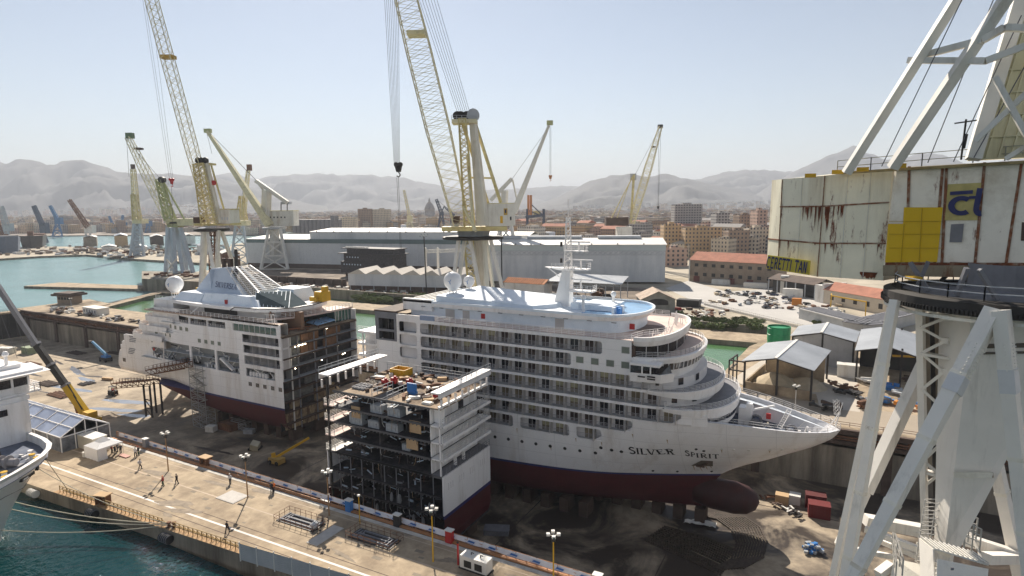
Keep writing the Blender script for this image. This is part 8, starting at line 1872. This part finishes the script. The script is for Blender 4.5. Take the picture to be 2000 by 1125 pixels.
person(P(271, 889), 2.2, "right of two people by the banner fence, dark jacket", cdark, cgreen, redp, .18)
person(P(236, 885), 1.2, "person in black with a white helmet beside the gazebo opening", cdark, cdark, shedr, .1)
person(P(225, 887), .3, "person in black under the open side of the gazebo", cdark, cdark, shedr, .1); person(P(219, 885), -.4, "person in red top deep under the gazebo", cred, cdark, None, .1)
person(P(230, 882), 2.0, "person in dark vest behind the others at the gazebo", greyp, cdark, redp, .12)
# bollards, fenders, ropes
def boll(p, lb): t = thing("bollard", lb, "bollard", p); MB().lathe((0, 0, 0), [(.35, 0), (.22, .15), (.2, .5), (.34, .62), (.3, .75), (0, .8)], 12).build("post", rustm, t); MB().lathe((0, 0, 0), [(.5, 0), (.5, .05), (0, .05)], 12).build("base", dark, t)
boll(Vec((-84.1, 48.9, 0)), "bollard at the water edge holding the white ship's ropes"); boll(Vec((-83.4, 49.2, 0)), "second bollard just right of the roped one")
for i, (x, y, lb) in enumerate(((183, 1002, "black cylinder fender below the brown edge frame"), (313, 1058, "dark round fender below the roped bollard"), (90, 955, "pale fender between the white bow and the quay"))):
    p = P(x, y, -1.0); v_ = edgev(p.x)-.6; t = thing("quay_fender", lb, "fender", (p.x, v_, -.9)); MB().tube((-1.0, 0, 0), (1.0, 0, 0), .62, 14).build("drum", (tyre, tyre, lgrey)[i], t)
    mb = MB()
    for k in range(5): mb.lathe((-.8+k*.4, 0, 0), [(.62, 0), (.68, .05), (.62, .1)], 14, axis=(1, 0, 0))
    mb.build("tread_rings", greyp, t)
def rope(a, b, sag, r, lb, n=14):
    pts = [Vec(a).lerp(Vec(b), i/n)-UP*(sag*4*(i/n)*(1-i/n)) for i in range(n+1)]; tag(MB().path(pts, r, 5).build("mooring_rope", orope), lb, "rope")
bl = Vec((-84.1, 48.9, .5))
# ---------------- near white ship at lower left ----------------
WS = thing("moored_ship", "white ship bow moored at the quay, cut by the left photo edge", "ship", (0, 0, 0)); wc = 32.0
DK = [(-175, 12.8), (-125, 12.8), (-110, 12.7), (-106.8, 12.5), (-103.8, 11.9), (-101.7, 10.8), (-99.5, 8.9), (-98, 6.8), (-96.3, 4.2), (-95, 1.8), (-94.5, 0)]
WLN = [(-175, 12), (-140, 11), (-125, 9.6), (-118, 8.2), (-113, 6.9), (-109.5, 5.9), (-106.5, 4.7), (-104.8, 3.4), (-103.6, 2.2), (-102.8, 1.0), (-102.5, 0)]
zt, zb = 11.0, -4.5
mb = MB(); nl = 10
for sd in (1, -1):
    for k in range(nl):
        rows2 = []
        for kk in (k, k+1): f_ = kk/nl; w_ = f_**1.5; rows2.append([Vec((a[0]*w_+b[0]*(1-w_), wc+sd*(a[1]*w_+b[1]*(1-w_)), zb+(zt-zb)*f_)) for a, b in zip(DK, WLN)])
        mb.strip(rows2[1], rows2[0]) if sd > 0 else mb.strip(rows2[0], rows2[1])
mb.build("hull", mat("ship_paint_near", (.68, .68, .67), .3, var=.03, spec=.5), WS, smooth=True)
mb = MB()
for sd in (1, -1): A = [Vec((a[0], wc+sd*a[1], zt)) for a in DK]; B = [Vec((a[0]-.45, wc+sd*a[1]*.955, zt+.04)) for a in DK]; Cc = [Vec((b.x, b.y, zt-1.3)) for b in B]; mb.strip(A, B); mb.strip(B, Cc)
mb.build("bulwark_cap", white, WS)
mb = MB(); A = [(a[0]-.3, wc+a[1]*.96, zt-1.25) for a in DK]; B = [(a[0]-.3, wc-a[1]*.96, zt-1.25) for a in DK]; mb.strip(A, B); mb.build("fore_deck", mat("deck_dark_blue", (.10, .12, .17), .5, var=.3, dirt=(.2, .22, .26), dirt_amt=.5, dscale=.6), WS)
# front wall and bridge
mb = MB(); mb.bb(-150, -112.2, wc-12.6, 44.9, zt-1.2, 16.3); mb.bb(-150, -112.6, wc-12.6, 45.3, 16.3, 17.0); mb.build("front_wall", white, WS)
mb = MB(); mb.bb(-150, -113.5, wc-14, 47.4, 17.0, 17.3); mb.bb(-150, -114.5, wc-12, 45.5, 17.3, 20); mb.build("bridge_deck", white, WS)
mb = MB(); mb.add([(-114.5, wc-13, 20.0), (-111.6, wc-13, 20.5), (-111.6, 48.2, 20.5), (-114.5, 48.2, 20.0), (-118, 48.2, 21.0), (-118, wc-13, 21.0)], [(0, 1, 2, 3), (1, 5, 4, 2)]); mb.bb(-122, -112.5, wc-12, 47.6, 20.4, 20.9); mb.build("bridge_roof", white, WS)
mb = MB(); mb.bb(-114.6, -114.2, wc-11, 46.0, 18.3, 19.7); mb.build("bridge_windows", glass, WS)
mb = MB(); 
for i in range(8): v = 46-i*2.2; mb.bb(-114.6, -114.0, v-.15, v+.15, 18.2, 19.8)
mb.bb(-114.6, -113.9, wc-11, 46, 17.3, 18.3); mb.bb(-114.6, -113.9, wc-11, 46, 19.7, 20.1); mb.build("window_posts", white, WS)
MB().rail([(-113.6, 47.3, 17.3), (-118, 47.3, 17.3)], 1.1, 3, .05, .8).rail([(-113.6, 44, 17.3), (-113.6, 47.3, 17.3)], 1.1, 3, .05, .8).build("railing", white, WS)
mb = MB(); mb.bb(-124, -116, 36, 46, 20.9, 21.5); mb.bb(-122, -118, 38, 41, 21.5, 23); mb.tube((-117, 44.5, 20.9), (-117, 44.5, 22.9), .25, 8); mb.lathe((-117, 44.5, 22.9), [(.3, 0), (.5, .3), (.3, .8), (0, .9)], 10)
for i in range(5): mb.box((-117-i*.9, 42+i*.2, 21.8), (.5, .6, 1.2))
mb.build("bridge_top_gear", white, WS)
MB().bb(-112.15, -112.05, 40.6, 42.0, 14.6, 15.6).build("window", glass, WS); mb = MB(); mb.bb(-112.15, -112.0, 43.0, 43.9, 10.2, 11.6)
PUx = lambda x, y: PU(x, y, -112.1)
c = PUx(33, 880); MB().box((-111.9, c.y, c.z), (.4, .9, 1.1)).build("fire_locker", redp, WS); c = PUx(57, 872)
mb = MB(); pr = None
for k in range(17): a = 2*pi*k/16; q = Vec((-111.9, c.y+.42*cos(a), c.z+.42*sin(a))); (mb.beam(pr, q, .14) if pr else None); pr = q
mb.build("life_ring", mat("ring_red", (.5, .12, .08), .6), WS)
# winch and bitts on the fore deck
p = P(8, 908, zt-.6); 
t2 = thing("anchor_winch", None, None, (p.x, p.y, zt-1.25)); t2.parent = WS; t2.rotation_euler = (0, 0, .5)
mb = MB(); mb.tube((-1.6, 0, 1.0), (1.8, 0, 1.0), .55, 16)
for x, r in ((-1.6, 1.15), (-.4, 1.0), (.6, 1.0), (1.7, .5)): mb.lathe((x, 0, 1.0), [(0, 0), (r, 0), (r, .15), (0, .15)], 18, axis=(1, 0, 0))
mb.build("winch_drum", mat("winch_grey", (.30, .28, .28), .5), t2); MB().box((0, 0, .2), (4, 2.2, .4)).build("winch_base", greyp, t2); MB().lathe((-2.6, .8, 1.3), [(1.1, 0), (1.35, .1), (1.35, .5), (1.1, .6)], 18, axis=(1, 0, 0)).build("winch_wheel", dark, t2)
for i, (x, y) in enumerate(((63, 893), (72, 899), (8, 928), (10, 937))):
    p = P(x, y, zt-.9); MB().lathe((p.x, p.y, zt-1.25), [(.42, 0), (.34, .1), (.34, .7), (.42, .75)], 12).build("bitt", lgrey, WS); MB().lathe((p.x, p.y, zt-.5), [(.42, 0), (.42, .1), (0, .12)], 12).build("bitt_cap", yelp, WS)
mb = MB(); random.seed(61)
for i in range(12): p = P(random.uniform(40, 90), random.uniform(880, 900), zt-1.1); mb.box((p.x, p.y, zt-1.1), (random.uniform(.3, 1), .3, random.uniform(.2, .5)), rz=random.random()*3)
mb.build("deck_fittings", white, WS)
# hull openings and ropes
def wsp(x, y, off=.15): 
    # point on the flank nearest this spot
    best = None
    for k in range(60):
        f_ = .55+.45*k/60; w_ = f_**1.5; z = zb+(zt-zb)*f_
        for a, b in zip(list(zip(DK, WLN)), list(zip(DK, WLN))[1:]):
            for s_ in (0, .25, .5, .75):
                u = (a[0][0]*w_+a[1][0]*(1-w_))*(1-s_)+(b[0][0]*w_+b[1][0]*(1-w_))*s_; v = wc+(a[0][1]*w_+a[1][1]*(1-w_))*(1-s_)+(b[0][1]*w_+b[1][1]*(1-w_))*s_
                q = Vec((u, v, z-CAMH)); X, Y, Z = q.dot(RIGHT), q.dot(DOWN), q.dot(FWD); e = (1000+FPX*X/Z-x)**2+(562.5+FPX*Y/Z-y)**2
                if best is None or e < best[0]: best = (e, Vec((u, v, z)))
    p = best[1]; return p+Vec((.8, .6, -.2)).normalized()*off
a, b = wsp(38, 940), wsp(66, 924); MB().beam(a, b, .3, .42).build("hull_slot", dark, WS); MB().beam(a.lerp(b, .1)+Vec((.1, .1, 0)), a.lerp(b, .45)+Vec((.1, .1, 0)), .16, .2).build("slot_roller", white, WS)
c = wsp(76, 918); MB().box(c, (.4, .5, .7), rz=.8).build("rope_port", dark, WS); c2 = wsp(97, 902); MB().box(c2, (.4, .5, .6), rz=.8).build("rope_port", dark, WS)
MB().path([wsp(-20, 985, .1), wsp(10, 970, .1), wsp(45, 952, .1), wsp(73, 937, .1)], .05).build("hull_crease", greyp, WS)
rope(c, bl, 1.0, .05, "thin rope from the white bow's hull opening to the bollard"); rope(P(-60, 955, 4), bl, 1.2, .07, "upper thick rope from the left to the bollard"); rope(P(-60, 973, 3), bl+Vec((.3, 0, 0)), 1.4, .07, "second thick rope just below the upper one"); rope(P(-60, 1030, 1.0), bl+Vec((0, 0, -.2)), 1.0, .07, "lowest rope running close over the water")
rope(c2, Vec((-107.6, edgev(-107.6)+.4, .3)), .1, .05, "short rope from the bow straight down to the railing end")
# ---------------- things on the dock floor ----------------
Z = FLOOR
# yellow mobile crane boom
t = thing("mobile_crane", "mobile crane with yellow and dark telescopic boom leaning left", "mobile crane")
bp = P(166, 806, Z+3); dd = bp.dot(FH); e1 = D(128, 752, dd); e2 = D(-40, 505, dd); e3 = D(70, 672, dd)
MB().beam(bp, e1, 1.6, 1.9, w2=1.5, h2=1.7).build("boom_base", mat("boom_yellow", (.60, .38, .02), .4), t); MB().beam(e1, e3, 1.25, 1.5).build("boom_section", dark, t); MB().beam(e3, e2, 1.0, 1.25).build("boom_section", greyp, t)
mb = MB()
for f_ in (0, .5, 1.0): c = e1.lerp(e3, f_); mb.beam(c-(e3-e1).normalized()*.3, c+(e3-e1).normalized()*.3, 1.7, 1.9)
mb.build("boom_collar", greyp, t); mb = MB(); mb.beam(bp.lerp(e1, .15)+Vec((1, -.4, 0)), e1+Vec((1.0, 0, .4)), .3); mb.build("boom_hose", dark, t)
MB().beam(bp+Vec((-4, 0, -1)), bp.lerp(e1, .7), .5).build("lift_cylinder", rustm, t)
mb = MB(); mb.box((bp.x+1, bp.y, Z+1.6), (9, 2.8, 1.3)); mb.box((bp.x+2.5, bp.y, Z+3), (3, 2.4, 1.6)); mb.build("carrier", yelp, t)
for i in range(4):
    for s_ in (-1, 1): c = (bp.x-2.6+i*2.4, bp.y+s_*1.2, Z+.65); MB().tube((c[0], c[1]-.3, c[2]), (c[0], c[1]+.3, c[2]), .65, 12).build("wheel", tyre, t)
cables(t, [(e2, D(34, 700, dd)), (D(22, 600, dd), D(52, 690, dd))], .05, "hoist_rope")
# blue boom lift
t = thing("boom_lift", "blue telescopic boom lift by the far wall near the stern", "boom lift"); p = P(207, 706, Z); MB().box((p.x, p.y, Z+1.2), (5, 2.4, 1)).build("chassis", dark, t); MB().box((p.x+.3, p.y, Z+2), (3.4, 2, .9)).build("turret", bluep, t)
q = D(180, 667, p.dot(FH)); MB().beam(Vec((p.x+1, p.y, Z+2.6)), q, .7, .9, w2=.55, h2=.7).build("boom", mat("lift_blue", (.16, .38, .62), .4), t); MB().box(q+Vec((-1.2, 0, -.4)), (1.8, 1, 1.1)).build("basket", dark, t)
for s in (-1, 1):
    for e in (-1, 1): MB().tube((p.x+s*1.8, p.y+e*1.1-.2, Z+.5), (p.x+s*1.8, p.y+e*1.1+.2, Z+.5), .5, 10).build("wheel", tyre, t)
# forklift
t = thing("forklift", "dark forklift on the sunlit dock floor left of the stern", "forklift", P(221, 771, Z)); MB().box((0, 0, .9), (3, 1.6, 1.1)).build("body", dark, t); mb = MB()
for x in (-1, .6):
    for y in (-.6, .6): mb.tube((x, y, 1.4), (x+.1, y, 2.7), .07)
mb.box((-.2, 0, 2.75), (1.9, 1.4, .1)); mb.build("cage", dark, t); mb = MB(); mb.beam((1.7, -.4, .2), (1.7, -.4, 2.9), .14); mb.beam((1.7, .4, .2), (1.7, .4, 2.9), .14); mb.beam((1.7, -.4, .3), (2.9, -.4, .25), .12); mb.beam((1.7, .4, .3), (2.9, .4, .25), .12); mb.build("fork_mast", rustm, t); MB().box((.1, 0, 1.5), (.6, .7, .7)).build("seat", redp, t)
for x in (-1, 1):
    for y in (-.75, .75): MB().tube((x, y-.15, .45), (x, y+.15, .45), .45, 10).build("wheel", tyre, t)
# small equipment on the floor
def unit(x, y, d_, m, lb, cat, name, rz=0, top=None, par=True):
    t = thing(name, lb, cat, P(x, y, Z), rz); MB().box((0, 0, d_[2]/2), d_).build("body", m, t); MB().box((0, 0, d_[2]+.06), (d_[0]*1.02, d_[1]*1.02, .12)).build("lid", top or m, t)
    mb = MB()
    for i in range(6): mb.box((-d_[0]*.42+d_[0]*.168*i, -d_[1]/2-.04, d_[2]/2), (.12, .08, d_[2]*.85))
    mb.build("ribs", m, t); return t
unit(57, 690, (6, 3, 2.6), mat("old_green", (.28, .33, .22), .8, var=.2), "pale green open tank on the dock floor at far left", "tank", "steel_tank")
unit(1599, 1008, (3.7, 2.4, 2.5), mat('container_red', (.14, .015, .015), .7), "red container at the foot of the far wall, right end", "container", "red_container", .1); unit(1592, 990, (3.6, 2.4, 2.6), mat("old_red", (.10, .015, .015), .7), "darker red container behind the bright red one", "container", "red_container", .1)
unit(1527, 982, (2.4, 1.8, 1.7), tanp, "tan crate against the far wall beyond the bow", "crate", "tan_crate"); unit(1552, 982, (2, 2, 1.7), lgrey, "pale crate between the tan crate and red containers", "crate", "pale_crate"); unit(413, 842, (2.4, 1.8, 1.4), lgrey, "small white box at the foot of the scaffold tower", "box", "site_box", .3); unit(448, 838, (5, 3, 1.8), rustm, "dark work table right of the scaffold tower", "table", "work_table"); unit(487, 846, (2.6, 1.6, 1.0), bundle, "pale blue wrapped pile below the red hull", "bundle", "tarp_bundle", .4); unit(210, 768, (.1, .1, .1), dark, "", "", "x") if False else None
unit(210, 742, (4.2, 1, .7), tanp, "low tan timber stack left of the gangway", "timber stack", "timber_stack", .2); unit(970, 1040, (4.5, 2.4, .8), greyp, "grey pallet stack in the shadow right of the mid section", "pallets", "pallet_stack", .4)
unit(12, 690, (7, 3, 2.4), lgrey, "white vehicle body at the left edge of the dock floor", "truck", "site_truck", .3)
# cream machine leaning with cable
t = thing("winch_unit", "tilted cream machine box on the shadowed dock floor", "machine", P(498, 878, Z), .5); o = MB().box((0, 0, 1.3), (1.9, 1.6, 2.2)).build("housing", mat("machine_cream", (.5, .47, .36), .6), t); o.rotation_euler = (.45, .3, 0); MB().box((0, .2, .3), (2.8, 2.2, .4)).build("base", dark, t)
# yellow small crane
t = thing("knuckle_crane", "small yellow jib crane on the floor below the cut stern", "crane", P(541, 905, Z)); MB().box((0, 0, .8), (3.4, 2.0, 1.2)).build("chassis", mat("dull_yellow", (.42, .28, .08), .6), t); MB().beam((-.6, 0, 1.2), (3.8, 6.5, 4.6), .5, .5, w2=.35).build("jib", yelp, t); MB().beam((-.9, 0, .9), (-1.1, 0, 2.3), .7).build("mast", yelp, t)
for s_ in (-1, 1): MB().tube((s_*1.1, -1.2, .5), (s_*1.1, 1.2, .5), .5, 10).build("wheel", tyre, t)
# scaffold tower and gangways at the stern
def scaffold(p, w_, dp, h, lb, bay=2.0):
    t = thing("scaffold_tower", lb, "scaffold", p); mb = MB(); n = int(h/bay)
    for x in (-w_/2, 0, w_/2):
        for y in (-dp/2, dp/2): mb.tube((x, y, 0), (x, y, h), .11, 4)
    for k in range(n+1):
        z = k*bay
        for y in (-dp/2, dp/2): mb.beam((-w_/2, y, z), (w_/2, y, z), .13); mb.beam((-w_/2, y, z+1), (w_/2, y, z+1), .09); mb.beam((-w_/2, y, z+.5), (w_/2, y, z+.5), .07)
        for x in (-w_/2, 0, w_/2): mb.beam((x, -dp/2, z), (x, dp/2, z), .08)
        s_ = 1 if k % 2 else -1
        if k < n: mb.beam((-w_/2*s_, -dp/2, z), (w_/2*s_, -dp/2, z+bay), .13); mb.beam((w_/2*s_, -dp/2, z), (-w_/2*s_, -dp/2, z+bay), .08); mb.beam((w_/2*s_, dp/2, z), (-w_/2*s_, dp/2, z+bay), .07)
    mb.build("tubes", mat("galvanised", (.36, .36, .36), .45, .3) if "galvanised" not in bpy.data.materials else bpy.data.materials["galvanised"], t)
    mb = MB()
    for k in range(1, n+1): mb.box((0, 0, k*bay+.04), (w_*.96, dp*.5, .05))
    for k in range(n): s_ = 1 if k % 2 else -1; mb.beam((-w_/2*s_*.8, -dp*.3, k*bay), (w_/2*s_*.8, -dp*.3, k*bay+bay), .5, .08)
    mb.build("boards", mat("scaffold_board", (.30, .27, .23), .8), t); return t
p = P(400, 832, Z); scaffold(p, 6.0, 2.6, 17.5, "tall grey scaffold stair tower against the stern hull"); scaffold(P(452, 842, Z)+Vec((1, 3, 0)), 6, 3, 2.2, "low scaffold platform right of the stair tower", 1.0)
def gang(a, b, w_, lb):
    t = thing("gangway", lb, "gangway"); a, b = Vec(a), Vec(b); sd = (b-a).cross(UP).normalized()*w_/2; MB().slab([a-sd, b-sd, b+sd, a+sd], .2).build("deck", rustm, t); mb = MB(); n = 7
    for s_ in (-1, 1):
        mb.beam(a+sd*s_-UP*1.4, b+sd*s_-UP*1.4, .18); mb.beam(a+sd*s_, b+sd*s_, .18)
        for i in range(n): c0, c1 = a.lerp(b, i/n)+sd*s_, a.lerp(b, (i+1)/n)+sd*s_; mb.beam(c0, c1-UP*1.4, .12); mb.beam(c1-UP*1.4, c1, .12)
    mb.build("truss", rustm, t); mb = MB(); mb.rail([a-sd, b-sd], 1.1, 2, .04, 1.6); mb.rail([a+sd, b+sd], 1.1, 2, .04, 1.6); mb.build("railing", rustm, t); return t
gang(PV(292, 722, 95.5), PV(368, 708, 96.5), 2.4, "upper brown gangway from the scaffold to the stern opening"); gang(PV(225, 748, 98), PV(302, 742, 98), 2.6, "lower brown gangway projecting left under the stern")
t = thing("trestle", "dark trestle carrying the lower gangway", "trestle"); mb = MB(); a = PV(296, 748, 98)
for x in (-1.5, 1.5):
    for y in (-1.5, 1.5): mb.beam((a.x+x, a.y+y, Z), (a.x+x, a.y+y, a.z-.3), .4)
for z in (Z+2.5, Z+5): mb.beam((a.x-1.5, a.y-1.5, z), (a.x+1.5, a.y-1.5, z), .25); mb.beam((a.x-1.5, a.y-1.5, z), (a.x+1.5, a.y-1.5, z-2.4), .2)
mb.build("trestle_frame", dark, t)
# chain heaps near the bow
random.seed(77); link = MB()
def chain(pts, n_, name, lb):
    mb = MB(); L_ = [0]
    for i in range(n_):
        f_ = i/n_*(len(pts)-1); k = min(int(f_), len(pts)-2); c = pts[k].lerp(pts[k+1], f_-k); d_ = (pts[k+1]-pts[k]).normalized(); a = math.atan2(d_.y, d_.x)
        mb.box((c.x, c.y, c.z+.12+(.05 if i % 2 else 0)), (.62, .30 if i % 2 else .16, .16 if i % 2 else .32), rz=a+random.uniform(-.15, .15))
    return mb
def chn(px, lb, rows, dv, z=Z):
    t = thing("anchor_chain", lb, "chain")
    for r in range(rows):
        pts = [P(x, y, z)+dv*(r*.55) for x, y in px]
        chain(pts, int(sum((b-a).length for a, b in zip(pts, pts[1:]))/.42), "x", "").build("chain_row", chain_m, t)
chn([(1415, 1003), (1455, 1012), (1485, 1032), (1498, 1060), (1490, 1090), (1450, 1112)], "curved rows of anchor chain on the dock floor below the bulb", 12, Vec((-.75, -.5, 0)))
chn([(1300, 1030), (1380, 1052), (1440, 1078)], "straight dark rows of anchor chain left of the curved heap", 9, Vec((-.35, -1.1, 0)))
chn([(1275, 1048), (1345, 1078), (1420, 1112)], "lower long rows of chain in the shadow", 5, Vec((-.2, -1.0, 0)))
t = thing("tarp_heap", "crumpled pale tarpaulin beside the chain rows", "tarpaulin", P(1368, 1024, Z)); mb = MB(); n = 12; vs = []
for j in range(n):
    for i in range(n): x, y = (i/(n-1)-.5)*5.5, (j/(n-1)-.5)*1.6; vs.append((x, y+.25*x*(1 if x < 0 else .2), max(.02, .5*mn.noise(Vec((x*1.2, y*2, 1)))+.35)))
mb.add(vs, [(j*n+i, j*n+i+1, (j+1)*n+i+1, (j+1)*n+i) for j in range(n-1) for i in range(n-1)]); mb.build("sheet", lgrey, t)
t = thing("scrap_bag", "blue and white bundle on the sunlit strip near the crane foot", "bundle", P(1586, 1076, Z)); mb = MB(); random.seed(5)
for i in range(30): mb.box((random.gauss(0, .7), random.gauss(0, .5), .3+random.random()*.8), (.6, .5, .4), i % 2, random.random()*3)
mb.build("wrapping", [bundle, bluep], t)
random.seed(88)
for i, (x, y) in enumerate([(1500, 975), (1515, 990), (1545, 1000), (1420, 985), (1560, 1012)]):
    mb = MB()
    for k in range(6): mb.box((random.gauss(0, .8), random.gauss(0, .6), .2+k*.1), (random.uniform(.3, 1.8), .3, .2), rz=random.random()*3)
    tag(mb.build("floor_scrap", (rustm, brown, lgrey, tanp, dark)[i], loc=P(x, y, Z)), "%s scrap pile on the floor beyond the bulb" % ("rusty", "brown", "pale", "tan", "dark")[i], "scrap")
# floor drums and planks among the sunlit part at left
for i, (x, y, m, lb) in enumerate([(118, 772, rustm, "rusty rail bundle left of the yellow boom"), (95, 750, brown, "long brown beam stack behind the marquee"), (170, 750, wetd, "dark steel plate on the floor by the forklift"), (60, 712, rustm, "rusty bar stack near the left edge"), (230, 690, brown, "brown pipe row by the far wall under the boom lift"), (150, 690, brown, "brown beams in the wall shadow left of the boom lift")]):
    mb = MB()
    for k in range(8): mb.box((random.uniform(-.3, .3), -1.8+k*.5, .2+.1*(k % 3)), (9 if i != 2 else 4, .25, .3))
    tag(mb.build("steel_stack", m, loc=P(x, y, Z)), lb, "steel stack")
# stores on the far quay and pier near the big crane
random.seed(90)
QL = [(1650, 760, "pipe racks"), (1665, 775, "cable drum row"), (1700, 750, "machine parts"), (1735, 760, "blue machine"), (1760, 775, "grey crates"), (1630, 800, "rail stack"), (1690, 800, "steel frames"), (1745, 790, "teal tank"), (1770, 745, "scrap heap"), (1655, 735, "white cabin"), (1600, 800, "low steel rack"), (1715, 785, "hose pile"), (1780, 800, "orange girder")]
for i, (x, y, nm) in enumerate(QL):
    mb = MB()
    for k in range(9): mb.box((random.gauss(0, 1.6), random.gauss(0, .9), .3+random.random()*1.1), (random.uniform(.4, 3.0), random.uniform(.3, 1), random.uniform(.2, .9)), rz=random.random()*3)
    if "cabin" in nm: mb = MB(); mb.box((0, 0, 1.6), (5, 3, 3.2)); mb.box((0, 0, 3.3), (5.3, 3.3, .2)); mb.box((-1, -1.55, 1.8), (1.2, .1, 1))
    tag(mb.build("quay_stores", [rustm, dark, lgrey, bluep, greyst, brown, rustm, bluep, brown, lgrey, dark, greyp, orangeb][i], loc=P(x, y)), "%s in the pier yard beside the near crane leg" % nm, "yard stores")
for k in range(6):
    p = P(1640+k*6, 764+k*1.5); t = thing("tyre_stack", "black tyres piled at the pier yard edge", "tyres", p, group="tyres at the pier yard edge"); MB().lathe((0, 0, 0), [(.5, 0), (.8, .1), (.8, .5), (.5, .6), (.4, .3), (.5, 0)], 14).build("tyre", tyre, t)
# low wall and railing along the far quay edge
t = thing("quay_kerb_rail", "low pipe rail running along the far quay behind the bow", "railing", (0, 0, 0)); MB().rail([(-2, 138.6, 0), (60, 138.6, 0)], .9, 2, .05, 3).build("rail", rustm, t)
# ---------------- haze ----------------
hz = bpy.data.materials.new("haze_air"); hz.use_nodes = True; n = hz.node_tree
for q in list(n.nodes):
    if q.type == 'BSDF_PRINCIPLED': n.nodes.remove(q)
pv = n.nodes.new("ShaderNodeVolumePrincipled"); pv.inputs['Color'].default_value = (.86, .91, 1.0, 1); pv.inputs['Density'].default_value = HAZE; pv.inputs['Anisotropy'].default_value = .05
n.links.new(pv.outputs[0], n.nodes["Material Output"].inputs['Volume'])
tag(MB().bb(-26000, 20000, -6000, 32000, -14.0, 850).build("haze", hz), kind='stuff')
